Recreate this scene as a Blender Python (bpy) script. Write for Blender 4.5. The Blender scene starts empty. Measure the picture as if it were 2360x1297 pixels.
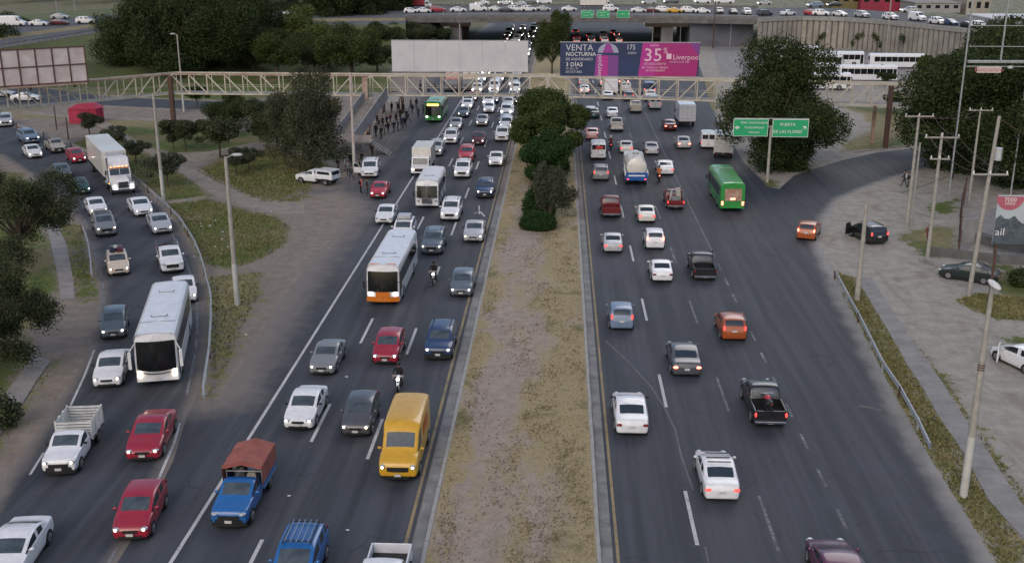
import bpy, bmesh, math, random
import numpy as np
from mathutils import Vector, Matrix, Euler
from mathutils.geometry import delaunay_2d_cdt
random.seed(7); rng = np.random.default_rng(7)
S = bpy.context.scene
COL = S.collection

# ------------------------------------------------------------------ camera, sky, sun, exposure
FPX, CX, CY = 2500.0, 1180.0, 648.5
HOR, VPX = -135.0, 1294.0
PITCH = math.atan((CY - HOR) / FPX)
YAW = math.atan((VPX - CX) / math.hypot(FPX, CY - HOR))
HCAM = 26.9 * math.cos(PITCH)
cam = bpy.data.cameras.new('camera'); camo = bpy.data.objects.new('camera', cam); COL.objects.link(camo)
cam.sensor_width = 36.0; cam.lens = 36.0 * FPX / 2360.0
cam.clip_start = 0.5; cam.clip_end = 6000
camo.location = (0, 0, HCAM); camo.rotation_euler = Euler((math.pi/2 - PITCH, 0, YAW))
S.camera = camo
CR = camo.rotation_euler.to_matrix()
W = bpy.data.worlds.new("World"); S.world = W; W.use_nodes = True
nt = W.node_tree; bg = nt.nodes['Background']
sky = nt.nodes.new('ShaderNodeTexSky'); sky.sky_type = 'NISHITA'; sky.sun_disc = False
sky.sun_elevation = math.radians(38); sky.sun_rotation = math.radians(200)
sky.air_density = 1.0; sky.dust_density = 3.0; sky.ozone_density = 1.0
nt.links.new(sky.outputs[0], bg.inputs[0]); bg.inputs[1].default_value = 0.11
sun = bpy.data.lights.new('sun', 'SUN'); suno = bpy.data.objects.new('sun', sun); COL.objects.link(suno)
sun.energy = 0.55; sun.angle = math.radians(35); sun.color = (1.0, 0.94, 0.88)
suno.rotation_euler = (math.radians(52), 0, math.radians(-20 + 180))
S.view_settings.view_transform = 'Standard'; S.view_settings.look = 'None'
S.view_settings.exposure = 0.62; S.view_settings.gamma = 1.0; S.view_settings.use_curve_mapping = False

# ------------------------------------------------------------------ helpers
def at(px, py, z=0.0):
    """the point at height z of the place that is seen at this spot of the photograph"""
    d = CR @ Vector((px - CX, -(py - CY), -FPX))
    t = (z - HCAM) / d.z
    return Vector((d.x * t, d.y * t, z))
def proj(p):
    q = CR.transposed() @ (Vector(p) - Vector((0, 0, HCAM)))
    return (CX + FPX * q.x / -q.z, CY - FPX * q.y / -q.z)
def zat(X, Y, py):
    lo, hi = -5.0, 60.0
    for _ in range(40):
        m = (lo + hi) / 2
        if proj((X, Y, m))[1] > py: lo = m
        else: hi = m
    return (lo + hi) / 2
def tag(o, label=None, cat=None, group=None, kind=None):
    if label: o['label'] = label
    if cat: o['category'] = cat
    if group: o['group'] = group
    if kind: o['kind'] = kind
    return o
def empty(name, loc, rz=0.0, label=None, cat=None, group=None):
    o = bpy.data.objects.new(name, None); COL.objects.link(o)
    o.empty_display_size = 0.1
    o.location = loc; o.rotation_euler = (0, 0, rz)
    return tag(o, label, cat, group)
def link(name, me, parent=None, mats=None):
    o = bpy.data.objects.new(name, me); COL.objects.link(o)
    if parent is not None: o.parent = parent
    if mats:
        for i, m in mats.items():
            if i < len(o.material_slots):
                o.material_slots[i].link = 'OBJECT'; o.material_slots[i].material = m
    return o

class MB:
    """collects vertices and faces of one mesh"""
    def __init__(s): s.v = []; s.f = []; s.m = []; s.smooth = []
    def add(s, verts, faces, m=0, smooth=False):
        b = len(s.v); s.v += [tuple(v) for v in verts]
        for f in faces: s.f.append(tuple(i + b for i in f)); s.m.append(m); s.smooth.append(smooth)
        return s
    def box(s, x0, x1, y0, y1, z0, z1, m=0, M=None, bev=0.0):
        if bev > 0:
            b = bev; vs = []; 
            for z, i in ((z0, b), (z0 + b, 0), (z1 - b, 0), (z1, b)):
                vs += [(x0+i+b*(i==0)*0, y0+i, z), (x1-i, y0+i, z), (x1-i, y1-i, z), (x0+i, y1-i, z)]
            fs = [(3, 2, 1, 0), (12, 13, 14, 15)]
            for k in range(3):
                for j in range(4):
                    a = k*4+j; c = k*4+(j+1) % 4; fs.append((a, c, c+4, a+4))
            if M is not None: vs = [M @ Vector(v) for v in vs]
            return s.add(vs, fs, m)
        vs = [(x0,y0,z0),(x1,y0,z0),(x1,y1,z0),(x0,y1,z0),(x0,y0,z1),(x1,y0,z1),(x1,y1,z1),(x0,y1,z1)]
        if M is not None: vs = [M @ Vector(v) for v in vs]
        return s.add(vs, [(3,2,1,0),(4,5,6,7),(0,1,5,4),(1,2,6,5),(2,3,7,6),(3,0,4,7)], m)
    def tube(s, a, b, r0, r1=None, n=8, m=0, smooth=True, cap=True):
        r1 = r0 if r1 is None else r1
        a = Vector(a); b = Vector(b); d = (b - a)
        if d.length < 1e-6: return s
        d.normalize(); u = d.orthogonal().normalized(); w = d.cross(u)
        vs = []
        for p, r in ((a, r0), (b, r1)):
            for k in range(n):
                t = 2*math.pi*k/n; vs.append(p + (u*math.cos(t) + w*math.sin(t))*r)
        s.add(vs, [(k, (k+1) % n, n+(k+1) % n, n+k) for k in range(n)], m, smooth)
        if cap: s.add(vs[:n], [tuple(range(n))[::-1]], m); s.add(vs[n:], [tuple(range(n))], m)
        return s
    def bar(s, a, b, w, h, m=0):
        a = Vector(a); b = Vector(b); d = b - a; L = d.length
        if L < 1e-6: return s
        q = d.to_track_quat('Y', 'Z').to_matrix().to_4x4(); q.translation = a
        return s.box(-w/2, w/2, 0, L, -h/2, h/2, m, q)
    def ell(s, c, rx, ry, rz, n=10, k=6, m=0, M=None):
        vs = [(c[0], c[1], c[2]-rz)]
        for i in range(1, k):
            t = -math.pi/2 + math.pi*i/k
            for j in range(n):
                p = 2*math.pi*j/n
                vs.append((c[0]+rx*math.cos(t)*math.cos(p), c[1]+ry*math.cos(t)*math.sin(p), c[2]+rz*math.sin(t)))
        vs.append((c[0], c[1], c[2]+rz)); fs = []
        for j in range(n):
            fs.append((0, 1+(j+1) % n, 1+j)); e = len(vs)-1; q = 1+(k-2)*n
            fs.append((q+j, q+(j+1) % n, e))
        for i in range(k-2):
            for j in range(n):
                a = 1+i*n+j; b = 1+i*n+(j+1) % n; fs.append((a, b, b+n, a+n))
        if M is not None: vs = [M @ Vector(v) for v in vs]
        return s.add(vs, fs, m, True)
    def prism(s, pts, z0, z1, m=0):
        n = len(pts); a = sum(pts[i][0]*pts[(i+1) % n][1]-pts[(i+1) % n][0]*pts[i][1] for i in range(n))
        if a < 0: pts = pts[::-1]
        vs = [(p[0], p[1], z0) for p in pts] + [(p[0], p[1], z1) for p in pts]
        return s.add(vs, [tuple(range(n))[::-1], tuple(range(n, 2*n))] + [(k, (k+1) % n, n+(k+1) % n, n+k) for k in range(n)], m)
    def sideprism(s, pts, x0, x1, m=0):
        """outline in (y,z) pushed from x0 to x1"""
        n = len(pts); vs = [(x0, p[0], p[1]) for p in pts] + [(x1, p[0], p[1]) for p in pts]
        a = sum(pts[i][0]*pts[(i+1) % n][1]-pts[(i+1) % n][0]*pts[i][1] for i in range(n))
        fs = [tuple(range(n))[::-1], tuple(range(n, 2*n))] + [(k, (k+1) % n, n+(k+1) % n, n+k) for k in range(n)]
        if a < 0: fs = [f[::-1] for f in fs]
        return s.add(vs, fs, m)
    def merge(s, o, mmap=None):
        b = len(s.v); s.v += o.v
        for f, m, sm in zip(o.f, o.m, o.smooth):
            s.f.append(tuple(i+b for i in f)); s.m.append(mmap(m) if mmap else m); s.smooth.append(sm)
        return s
    def xf(s, M):
        s.v = [tuple(M @ Vector(v)) for v in s.v]; return s
    def mesh(s, name, mats):
        me = bpy.data.meshes.new(name); me.from_pydata(s.v, [], s.f)
        for m in mats: me.materials.append(m)
        me.polygons.foreach_set('material_index', s.m); me.polygons.foreach_set('use_smooth', s.smooth)
        me.update(); return me
    def obj(s, name, mats, parent=None):
        if not isinstance(mats, (list, tuple)): mats = [mats]
        return link(name, s.mesh(name, mats), parent)

# ------------------------------------------------------------------ materials
def mat(name, col, rough=0.6, metal=0.0, noise=0.0, scale=5.0, col2=None, spec=0.5, bump=0.0, bscale=20.0, emit=None, estr=0.0, coat=0.0, gen=True):
    m = bpy.data.materials.new(name); m.use_nodes = True; t = m.node_tree; b = t.nodes['Principled BSDF']
    c = (*col, 1.0); b.inputs['Base Color'].default_value = c; b.inputs['Roughness'].default_value = rough
    b.inputs['Metallic'].default_value = metal; b.inputs['Specular IOR Level'].default_value = spec
    if coat: b.inputs['Coat Weight'].default_value = coat; b.inputs['Coat Roughness'].default_value = 0.08
    tc = t.nodes.new('ShaderNodeTexCoord')
    if noise > 0 or col2:
        n = t.nodes.new('ShaderNodeTexNoise'); n.inputs['Scale'].default_value = scale; n.inputs['Detail'].default_value = 6
        n.inputs['Roughness'].default_value = 0.65
        t.links.new(tc.outputs['Object'], n.inputs['Vector'])
        r = t.nodes.new('ShaderNodeValToRGB'); r.color_ramp.elements[0].position = 0.35; r.color_ramp.elements[1].position = 0.68
        c2 = col2 or tuple(x*(1-noise) for x in col)
        r.color_ramp.elements[0].color = (*c2, 1); r.color_ramp.elements[1].color = c
        t.links.new(n.outputs['Fac'], r.inputs[0]); t.links.new(r.outputs[0], b.inputs['Base Color'])
    if bump > 0:
        n2 = t.nodes.new('ShaderNodeTexNoise'); n2.inputs['Scale'].default_value = bscale; n2.inputs['Detail'].default_value = 4
        t.links.new(tc.outputs['Object'], n2.inputs['Vector'])
        bp = t.nodes.new('ShaderNodeBump'); bp.inputs['Strength'].default_value = bump; bp.inputs['Distance'].default_value = 0.05
        t.links.new(n2.outputs['Fac'], bp.inputs['Height']); t.links.new(bp.outputs[0], b.inputs['Normal'])
    if emit:
        b.inputs['Emission Color'].default_value = (*emit, 1); b.inputs['Emission Strength'].default_value = estr
    return m
def paint(name, col, rough=0.32, metal=0.0):
    return mat('paint_' + name, col, rough=rough, metal=metal, coat=0.5, col2=tuple(c*0.82 for c in col), scale=2.2, spec=0.5)
P = {k: paint(k, c) for k, c in dict(
    white=(.74,.74,.76), offwhite=(.66,.63,.58), cream=(.62,.52,.42), silver=(.42,.43,.45), grey=(.20,.21,.22), darkgrey=(.075,.08,.09),
    black=(.014,.014,.016), navy=(.02,.045,.12), blue=(.015,.09,.33), steelblue=(.16,.22,.32), slate=(.10,.13,.16), red=(.32,.016,.035), brightred=(.46,.025,.05),
    maroon=(.09,.008,.02), darkred=(.14,.012,.012), orange=(.33,.075,.018), pink=(.60,.30,.28), green=(.03,.26,.05), darkgreen=(.010,.022,.020),
    yellow=(.62,.34,.02), beige=(.42,.38,.32), skyblue=(.015,.12,.36), plum=(.10,.02,.06), busorange=(.62,.17,.01), teal=(.03,.09,.09)).items()}
GLASS = mat('car_glass', (.018,.023,.028), rough=0.05, spec=1.0)
WGLASS = mat('windshield_glass', (.075,.095,.105), rough=0.05, spec=1.0, col2=(.030,.040,.046), scale=1.8)  # raised blue-grey base: sky reflection and light inside the car put into the colour
RGLASS = mat('rear_window_glass', (.026,.036,.044), rough=0.06, spec=1.0, noise=.2)  # base raised likewise, with some interior light in the colour
BGLASS = mat('bus_glass', (.006,.008,.009), rough=0.12, spec=0.4)
TYRE = mat('tyre_rubber', (.012,.012,.013), rough=0.85, noise=.3, scale=30)
RIM = mat('rim_metal', (.35,.36,.38), rough=0.35, metal=0.8, noise=.2)
RIMD = mat('dark_rim_metal', (.06,.06,.065), rough=0.5, metal=0.6, noise=.2)
BLACKP = mat('black_plastic', (.012,.012,.013), rough=0.55, noise=.3, scale=8)
CHROME = mat('chrome', (.55,.56,.58), rough=0.2, metal=1.0, noise=.1)
PLATE = mat('number_plate_white', (.6,.6,.58), rough=0.5, noise=.35, scale=40)
HLON = mat('headlight_lit', (.9,.9,.9), rough=0.2, emit=(1.0,.95,.86), estr=5.0)
HLW = mat('headlight_lit_warm', (.9,.9,.9), rough=0.2, emit=(1.0,.80,.56), estr=4.0)
HLOFF = mat('headlight_off', (.45,.47,.5), rough=0.12, metal=0.3, noise=.2)
TLON = mat('tail_light_lit', (.6,.02,.02), rough=0.3, emit=(1.0,.06,.05), estr=1.6)
TLBR = mat('brake_light_lit', (.8,.05,.04), rough=0.3, emit=(1.0,.16,.10), estr=5.0)
TLOFF = mat('tail_light_off', (.22,.008,.01), rough=0.2, noise=.2)
AMBER = mat('amber_marker_lit', (.8,.3,.02), rough=0.3, emit=(1.0,.35,.04), estr=3.0)
STEEL = mat('galvanised_steel', (.38,.39,.40), rough=0.5, metal=0.35, noise=.35, scale=4)
CONC = mat('concrete', (.30,.29,.27), rough=0.9, noise=.35, scale=1.2, bump=.2)
CONCP = mat('pole_concrete', (.36,.34,.30), rough=0.9, noise=.3, scale=2.5, bump=.15)
CONCD = mat('concrete_dark', (.15,.145,.14), rough=0.95, noise=.45, scale=.6, bump=.2)
WOODW = mat('white_painted_slats', (.62,.62,.60), rough=0.6, noise=.3, scale=3)
BRIDGEP = mat('bridge_cream_paint', (.52,.49,.42), rough=0.6, col2=(.36,.30,.23), scale=.9)
BRIDGER = mat('bridge_rusty_paint', (.42,.33,.27), rough=0.7, col2=(.24,.13,.09), scale=.8)
RUSTD = mat('dark_rusty_steel', (.06,.045,.04), rough=0.8, col2=(.10,.04,.025), scale=2)
BARK = mat('bark', (.10,.075,.055), rough=0.95, noise=.5, scale=6, bump=.4)

# ------------------------------------------------------------------ ground materials
def noise_node(t, vec, scale, detail=6, rough=.6, dist=0.0):
    n = t.nodes.new('ShaderNodeTexNoise'); n.inputs['Scale'].default_value = scale; n.inputs['Detail'].default_value = detail
    n.inputs['Roughness'].default_value = rough; n.inputs['Distortion'].default_value = dist
    t.links.new(vec, n.inputs['Vector']); return n.outputs['Fac']
def mathn(t, op, a, b=None, c=None, clamp=False):
    n = t.nodes.new('ShaderNodeMath'); n.operation = op; n.use_clamp = clamp
    for i, x in enumerate((a, b, c)):
        if x is None: continue
        if isinstance(x, (int, float)): n.inputs[i].default_value = x
        else: t.links.new(x, n.inputs[i])
    return n.outputs[0]
def mixc(t, fac, a, b):
    n = t.nodes.new('ShaderNodeMix'); n.data_type = 'RGBA'
    for inp, x in ((n.inputs['Factor'], fac), (n.inputs[6], a), (n.inputs[7], b)):
        if isinstance(x, (int, float)): inp.default_value = x
        elif isinstance(x, tuple): inp.default_value = (*x, 1)
        else: t.links.new(x, inp)
    return n.outputs[2]
def smooth(t, x, lo, hi):
    n = t.nodes.new('ShaderNodeMapRange'); n.interpolation_type = 'SMOOTHSTEP'
    t.links.new(x, n.inputs[0]); n.inputs[1].default_value = lo; n.inputs[2].default_value = hi
    n.inputs[3].default_value = 0; n.inputs[4].default_value = 1; return n.outputs[0]
def attr(t, name):
    n = t.nodes.new('ShaderNodeAttribute'); n.attribute_name = name; return n.outputs['Fac']
def newmat(name, rough=0.9, spec=0.25):
    m = bpy.data.materials.new(name); m.use_nodes = True; t = m.node_tree; b = t.nodes['Principled BSDF']
    b.inputs['Roughness'].default_value = rough; b.inputs['Specular IOR Level'].default_value = spec
    tc = t.nodes.new('ShaderNodeTexCoord'); return m, t, b, tc.outputs['Object']
def bumpn(t, b, h, strength, dist):
    bp = t.nodes.new('ShaderNodeBump'); bp.inputs['Strength'].default_value = strength; bp.inputs['Distance'].default_value = dist
    t.links.new(h, bp.inputs['Height']); t.links.new(bp.outputs[0], b.inputs['Normal'])
DIRT_L, DIRT_R = (.185,.155,.135), (.27,.25,.225)
def ground_material():
    m, t, b, v = newmat('ground_earth_and_grass')
    n1 = noise_node(t, v, .12, 8, .65); n2 = noise_node(t, v, .9, 8, .7); n3 = noise_node(t, v, 5, 5, .7); n4 = noise_node(t, v, .35, 6, .6, .6)
    dirtL = mixc(t, smooth(t, n2, .3, .7), (.165,.138,.115), (.25,.213,.180))
    dirtR = mixc(t, smooth(t, n2, .3, .72), (.245,.225,.195), (.365,.338,.295))
    dirt = mixc(t, attr(t, 'pale'), dirtL, dirtR)
    dirt = mixc(t, mathn(t, 'MULTIPLY', smooth(t, n4, .55, .70), .7), dirt, (.19,.15,.125))
    mp = t.nodes.new('ShaderNodeMapping'); mp.inputs['Scale'].default_value = (1.0, .12, 1); mp.inputs['Rotation'].default_value = (0, 0, .5); t.links.new(v, mp.inputs[0])
    nt_ = noise_node(t, mp.outputs[0], .8, 7, .65, .8)
    dirt = mixc(t, mathn(t, 'MULTIPLY', smooth(t, nt_, .53, .68), .28), dirt, (.14,.125,.11))
    dirt = mixc(t, mathn(t, 'MULTIPLY', smooth(t, n3, .55, .75), .35), dirt, (.11,.095,.08))
    gr = mixc(t, smooth(t, n2, .35, .65), (.045,.072,.014), (.11,.14,.032))
    gr = mixc(t, smooth(t, n1, .48, .62), gr, (.155,.135,.065))
    gr = mixc(t, mathn(t, 'MULTIPLY', smooth(t, n3, .48, .7), .5), gr, (.04,.045,.018))
    dry = mixc(t, smooth(t, n2, .35, .65), (.19,.155,.075), (.28,.23,.13))
    gr = mixc(t, mathn(t, 'MULTIPLY', attr(t, 'dry'), .8), gr, dry)
    g = mathn(t, 'ADD', attr(t, 'grass'), mathn(t, 'MULTIPLY', mathn(t, 'SUBTRACT', n2, .5), 1.7))
    g = mathn(t, 'ADD', g, mathn(t, 'MULTIPLY', mathn(t, 'SUBTRACT', n4, .5), .9))
    g = mathn(t, 'ADD', g, mathn(t, 'MULTIPLY', mathn(t, 'SUBTRACT', n3, .5), .7))
    c = mixc(t, smooth(t, g, .4, .62), dirt, gr)
    t.links.new(c, b.inputs['Base Color']); bumpn(t, b, n3, .7, .12); return m
def asphalt_material():
    m, t, b, v = newmat('asphalt', .75, .35)
    mp = t.nodes.new('ShaderNodeMapping'); mp.inputs['Scale'].default_value = (1.0, .03, 1); t.links.new(v, mp.inputs[0])
    ns = noise_node(t, mp.outputs[0], 1.2, 5, .6); n2 = noise_node(t, v, .5, 8, .7); n3 = noise_node(t, v, 14, 4, .7); n4 = noise_node(t, v, .09, 6, .6)
    c = mixc(t, smooth(t, ns, .35, .68), (.031,.0355,.045), (.055,.060,.071))
    c = mixc(t, mathn(t, 'MULTIPLY', smooth(t, n4, .5, .62), .35), c, (.058,.065,.085))
    c = mixc(t, mathn(t, 'MULTIPLY', smooth(t, n3, .5, .8), .3), c, (.085,.085,.088))
    mp2 = t.nodes.new('ShaderNodeMapping'); mp2.inputs['Scale'].default_value = (1.6, .05, 1); t.links.new(v, mp2.inputs[0])
    no = noise_node(t, mp2.outputs[0], .55, 4, .6); nq = noise_node(t, v, .25, 7, .7, 1.2)
    c = mixc(t, mathn(t, 'MULTIPLY', smooth(t, no, .52, .70), .5), c, (.024,.026,.032))
    c = mixc(t, mathn(t, 'MULTIPLY', smooth(t, nq, .60, .68), .4), c, (.028,.029,.033))
    vo = t.nodes.new('ShaderNodeTexVoronoi'); vo.feature = 'DISTANCE_TO_EDGE'; vo.inputs['Scale'].default_value = .16; mv = t.nodes.new('ShaderNodeMixRGB'); mv.blend_type = 'ADD'; mv.inputs[0].default_value = 1.0; t.links.new(v, mv.inputs[1]); nv = t.nodes.new('ShaderNodeTexNoise'); nv.inputs['Scale'].default_value = .7; nv.inputs['Detail'].default_value = 6; t.links.new(v, nv.inputs['Vector']); t.links.new(nv.outputs['Color'], mv.inputs[2]); t.links.new(mv.outputs[0], vo.inputs['Vector'])
    ck = mathn(t, 'MULTIPLY', mathn(t, 'SUBTRACT', 1.0, smooth(t, vo.outputs['Distance'], .002, .008)), smooth(t, nq, .42, .58))
    c = mixc(t, mathn(t, 'MULTIPLY', ck, .55), c, (.016,.017,.02))
    d = mathn(t, 'SUBTRACT', 1.0, attr(t, 'edge'))
    d = mathn(t, 'ADD', d, mathn(t, 'MULTIPLY', mathn(t, 'SUBTRACT', n2, .5), .7))
    side = mixc(t, attr(t, 'pale'), (.17,.145,.128), (.25,.235,.215))
    c = mixc(t, mathn(t, 'MULTIPLY', smooth(t, d, .38, 1.02), .96), c, side)
    t.links.new(c, b.inputs['Base Color']); bumpn(t, b, n3, .3, .02); return m
def median_material():
    m, t, b, v = newmat('median_dry_grass')
    mp = t.nodes.new('ShaderNodeMapping'); mp.inputs['Scale'].default_value = (1.0, .35, 1); t.links.new(v, mp.inputs[0])
    n1 = noise_node(t, mp.outputs[0], .35, 8, .65, .4); n2 = noise_node(t, v, 1.6, 8, .75); n3 = noise_node(t, v, 7, 5, .75); n4 = noise_node(t, v, .22, 6, .6)
    dirt = mixc(t, smooth(t, n2, .3, .7), (.27,.215,.175), (.38,.315,.265))
    gr = mixc(t, smooth(t, n3, .35, .65), (.255,.20,.10), (.39,.32,.185))
    gr = mixc(t, mathn(t, 'MULTIPLY', smooth(t, n2, .54, .66), .6), gr, (.12,.105,.045))
    gr = mixc(t, mathn(t, 'MULTIPLY', smooth(t, n4, .57, .66), .7), gr, (.11,.115,.04))
    g = mathn(t, 'ADD', attr(t, 'grass'), mathn(t, 'MULTIPLY', mathn(t, 'SUBTRACT', n1, .5), 1.6))
    g = mathn(t, 'ADD', g, mathn(t, 'MULTIPLY', mathn(t, 'SUBTRACT', n3, .5), .8))
    c = mixc(t, smooth(t, g, .38, .62), dirt, gr)
    t.links.new(c, b.inputs['Base Color']); bumpn(t, b, n3, .8, .12); return m
def sidewalk_material():
    m, t, b, v = newmat('worn_concrete_paving', .9, .25)
    n2 = noise_node(t, v, .6, 8, .7); n3 = noise_node(t, v, 6, 5, .7)
    c = mixc(t, smooth(t, n2, .3, .7), (.19,.18,.175), (.27,.26,.25))
    c = mixc(t, mathn(t, 'MULTIPLY', smooth(t, n3, .52, .75), .4), c, (.13,.12,.11))
    t.links.new(c, b.inputs['Base Color']); bumpn(t, b, n3, .3, .03); return m
def line_material(name, col, wear):
    m, t, b, v = newmat(name, .7, .3)
    n3 = noise_node(t, v, 9, 6, .8); n2 = noise_node(t, v, .8, 4, .6)
    f = mathn(t, 'ADD', mathn(t, 'MULTIPLY', n3, .7), mathn(t, 'MULTIPLY', n2, .3))
    c = mixc(t, smooth(t, f, wear - .06, wear + .07), (.06,.06,.065), col)
    t.links.new(c, b.inputs['Base Color']); return m
GROUND = ground_material(); ASPH = asphalt_material(); MEDIAN = median_material(); WALK = sidewalk_material()
LWHITE = line_material('road_paint_white', (.46,.46,.47), .42); LFAINT = line_material('road_paint_worn', (.22,.23,.25), .51)
LYEL = line_material('road_paint_yellow', (.27,.20,.10), .45); SEAM = line_material('road_seam', (.12,.125,.13), .46)
# ------------------------------------------------------------------ ground geometry
def wpts(px, z=0.0): return [at(x, y, z) for x, y in px]
def segdist(P2, line, closed=False):
    L = np.array([(p[0], p[1]) for p in line]); d = np.full(len(P2), 1e9)
    n = len(L); rngk = range(n if closed else n-1)
    for k in rngk:
        a = L[k]; b = L[(k+1) % n]; ab = b-a; q = (ab*ab).sum() + 1e-12
        t = np.clip(((P2-a) @ ab)/q, 0, 1); c = a + t[:, None]*ab
        d = np.minimum(d, np.hypot(*(P2-c).T))
    return d
def inside(P2, poly):
    x, y = P2[:, 0], P2[:, 1]; r = np.zeros(len(P2), bool); n = len(poly)
    for i in range(n):
        x1, y1 = poly[i][0], poly[i][1]; x2, y2 = poly[(i+1) % n][0], poly[(i+1) % n][1]
        if y1 == y2: continue
        c = ((y1 > y) != (y2 > y)) & (x < (x2-x1)*(y-y1)/(y2-y1)+x1); r ^= c
    return r
def softmask(P2, polys, w=.8):
    m = np.zeros(len(P2))
    for p in polys:
        sd = segdist(P2, p, True); sd = np.where(inside(P2, p), sd, -sd)
        m = np.maximum(m, np.clip(sd/w*.5+.5, 0, 1))
    return m
def set_attr(me, name, arr):
    a = me.attributes.new(name, 'FLOAT', 'POINT'); a.data.foreach_set('value', np.asarray(arr, np.float32))
def sheet(name, pts, z, material, res=2.0, soft=(), softw=3.0, emax=1.0, pale=None, kind='structure', zfun=None, grass=None, parent=None):
    """a flat sheet with a clean outline, a fine inner grid and an 'edge' attribute: 0 at its worn borders"""
    P2 = np.array([(p[0], p[1]) for p in pts]); n0 = len(P2)
    # refine the border
    B = []
    for i in range(n0):
        a = P2[i]; b = P2[(i+1) % n0]; k = max(1, int(np.hypot(*(b-a))/(res*1.5)))
        for j in range(k): B.append(a+(b-a)*j/k)
    B = np.array(B); nb = len(B)
    x0, y0 = P2.min(0); x1, y1 = P2.max(0)
    gx, gy = np.meshgrid(np.arange(x0+res*.5, x1, res), np.arange(y0+res*.5, y1, res)); G = np.c_[gx.ravel(), gy.ravel()]
    G = G + rng.uniform(-.2, .2, G.shape)*res
    G = G[inside(G, B)]; G = G[segdist(G, B, True) > res*.45] if len(G) else G
    V = np.r_[B, G] if len(G) else B
    out = delaunay_2d_cdt([Vector(v) for v in V], [(i, (i+1) % nb) for i in range(nb)], [], 1, 1e-5)
    vs, fs = out[0], out[2]
    A = np.array([(v.x, v.y) for v in vs])
    zz = np.full(len(A), z) if zfun is None else zfun(A)
    me = bpy.data.meshes.new(name); me.from_pydata([(a[0], a[1], c) for a, c in zip(A, zz)], [], fs)
    me.materials.append(material); me.update()
    if me.polygons and me.polygons[0].normal.z < 0: me.flip_normals()
    e = np.full(len(A), emax)
    for s_ in soft: e = np.minimum(e, np.clip(segdist(A, s_)/softw, 0, 1))
    set_attr(me, 'edge', e); set_attr(me, 'pale', (A[:, 0] > 6).astype(float) if pale is None else np.full(len(A), pale))
    if grass is not None: set_attr(me, 'grass', grass(A))
    o = link(name, me, parent)
    if kind: o['kind'] = kind
    return o

# polygons read off the photograph, on the ground
GREEN = [
 [(-150,262),(60,262),(160,268),(330,275),(400,282),(520,300),(600,300),(700,300),(760,330),(790,368),(765,372),(700,352),(600,328),(480,350),(400,352),(330,338),(270,305),(160,275),(40,272),(-150,290)],
 [(-200,60),(400,40),(900,60),(900,215),(480,232),(254,222),(76,200),(-200,190)],
 [(163,332),(215,312),(265,315),(330,345),(385,385),(425,405),(470,440),(480,455),(430,460),(380,462),(303,402)],
 [(455,395),(500,372),(560,350),(640,345),(700,362),(760,380),(720,430),(715,448),(690,462),(620,468),(570,452),(520,430)],
 [(385,470),(430,466),(480,458),(560,482),(640,502),(668,525),(660,560),(620,590),(560,612),(500,616),(466,606),(440,555)],
 [(480,640),(520,632),(600,628),(598,680),(560,750),(530,830),(500,890),(478,922),(486,860),(490,720)],
 [(127,505),(190,520),(203,564),(212,640),(222,690),(190,696),(172,690),(168,640),(152,560)],
 [(-200,380),(60,400),(100,500),(114,549),(135,648),(120,700),(60,770),(80,815),(10,915),(-200,1000)],
 [(118,832),(128,836),(70,930),(20,1010),(-60,1100),(-60,1060),(40,950)],
 [(1925,625),(1965,640),(1981,655),(2053,775),(2091,843),(2167,968),(2220,1043),(2277,1152),(2370,1262),(2450,1400),(2390,1400),(2300,1300),(2205,1150),(2140,1050),(2085,950),(2000,790)],
 [(2103,785),(2150,835),(2215,930),(2330,1095),(2400,1180),(2400,1230),(2280,1046),(2228,968),(2167,874)],
 [(2200,692),(2245,676),(2420,690),(2420,745),(2300,735),(2240,716)],
 [(2310,775),(2420,770),(2420,800),(2330,792)],
 [(2065,540),(2110,530),(2205,520),(2210,590),(2130,592),(2100,570)],
 [(2290,610),(2420,620),(2420,720),(2290,700)],
 [(1930,245),(2100,250),(2200,290),(2100,335),(2000,345),(1950,350),(1940,330),(2010,300),(1990,265)],
 [(1745,408),(1800,420),(1790,440),(1760,436)],
 [(1600,180),(1640,180),(1660,250),(1640,262),(1625,255)],
 [(2130,470),(2200,460),(2205,490),(2150,500)],
]
DRY = [[(-200,255),(0,252),(250,262),(420,276),(430,300),(160,285),(-200,275)], [(1925,625),(1981,655),(2220,1043),(2370,1262),(2300,1300),(2085,950)],
 [(480,640),(600,628),(598,680),(500,890),(478,922)], [(1600,180),(1640,180),(1660,250),(1625,255)], [(2065,540),(2205,520),(2210,590)], [(2200,692),(2420,690),(2420,745)], [(1930,245),(2200,290),(1950,350)], [(70,930),(128,836),(20,1010)]]
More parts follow.
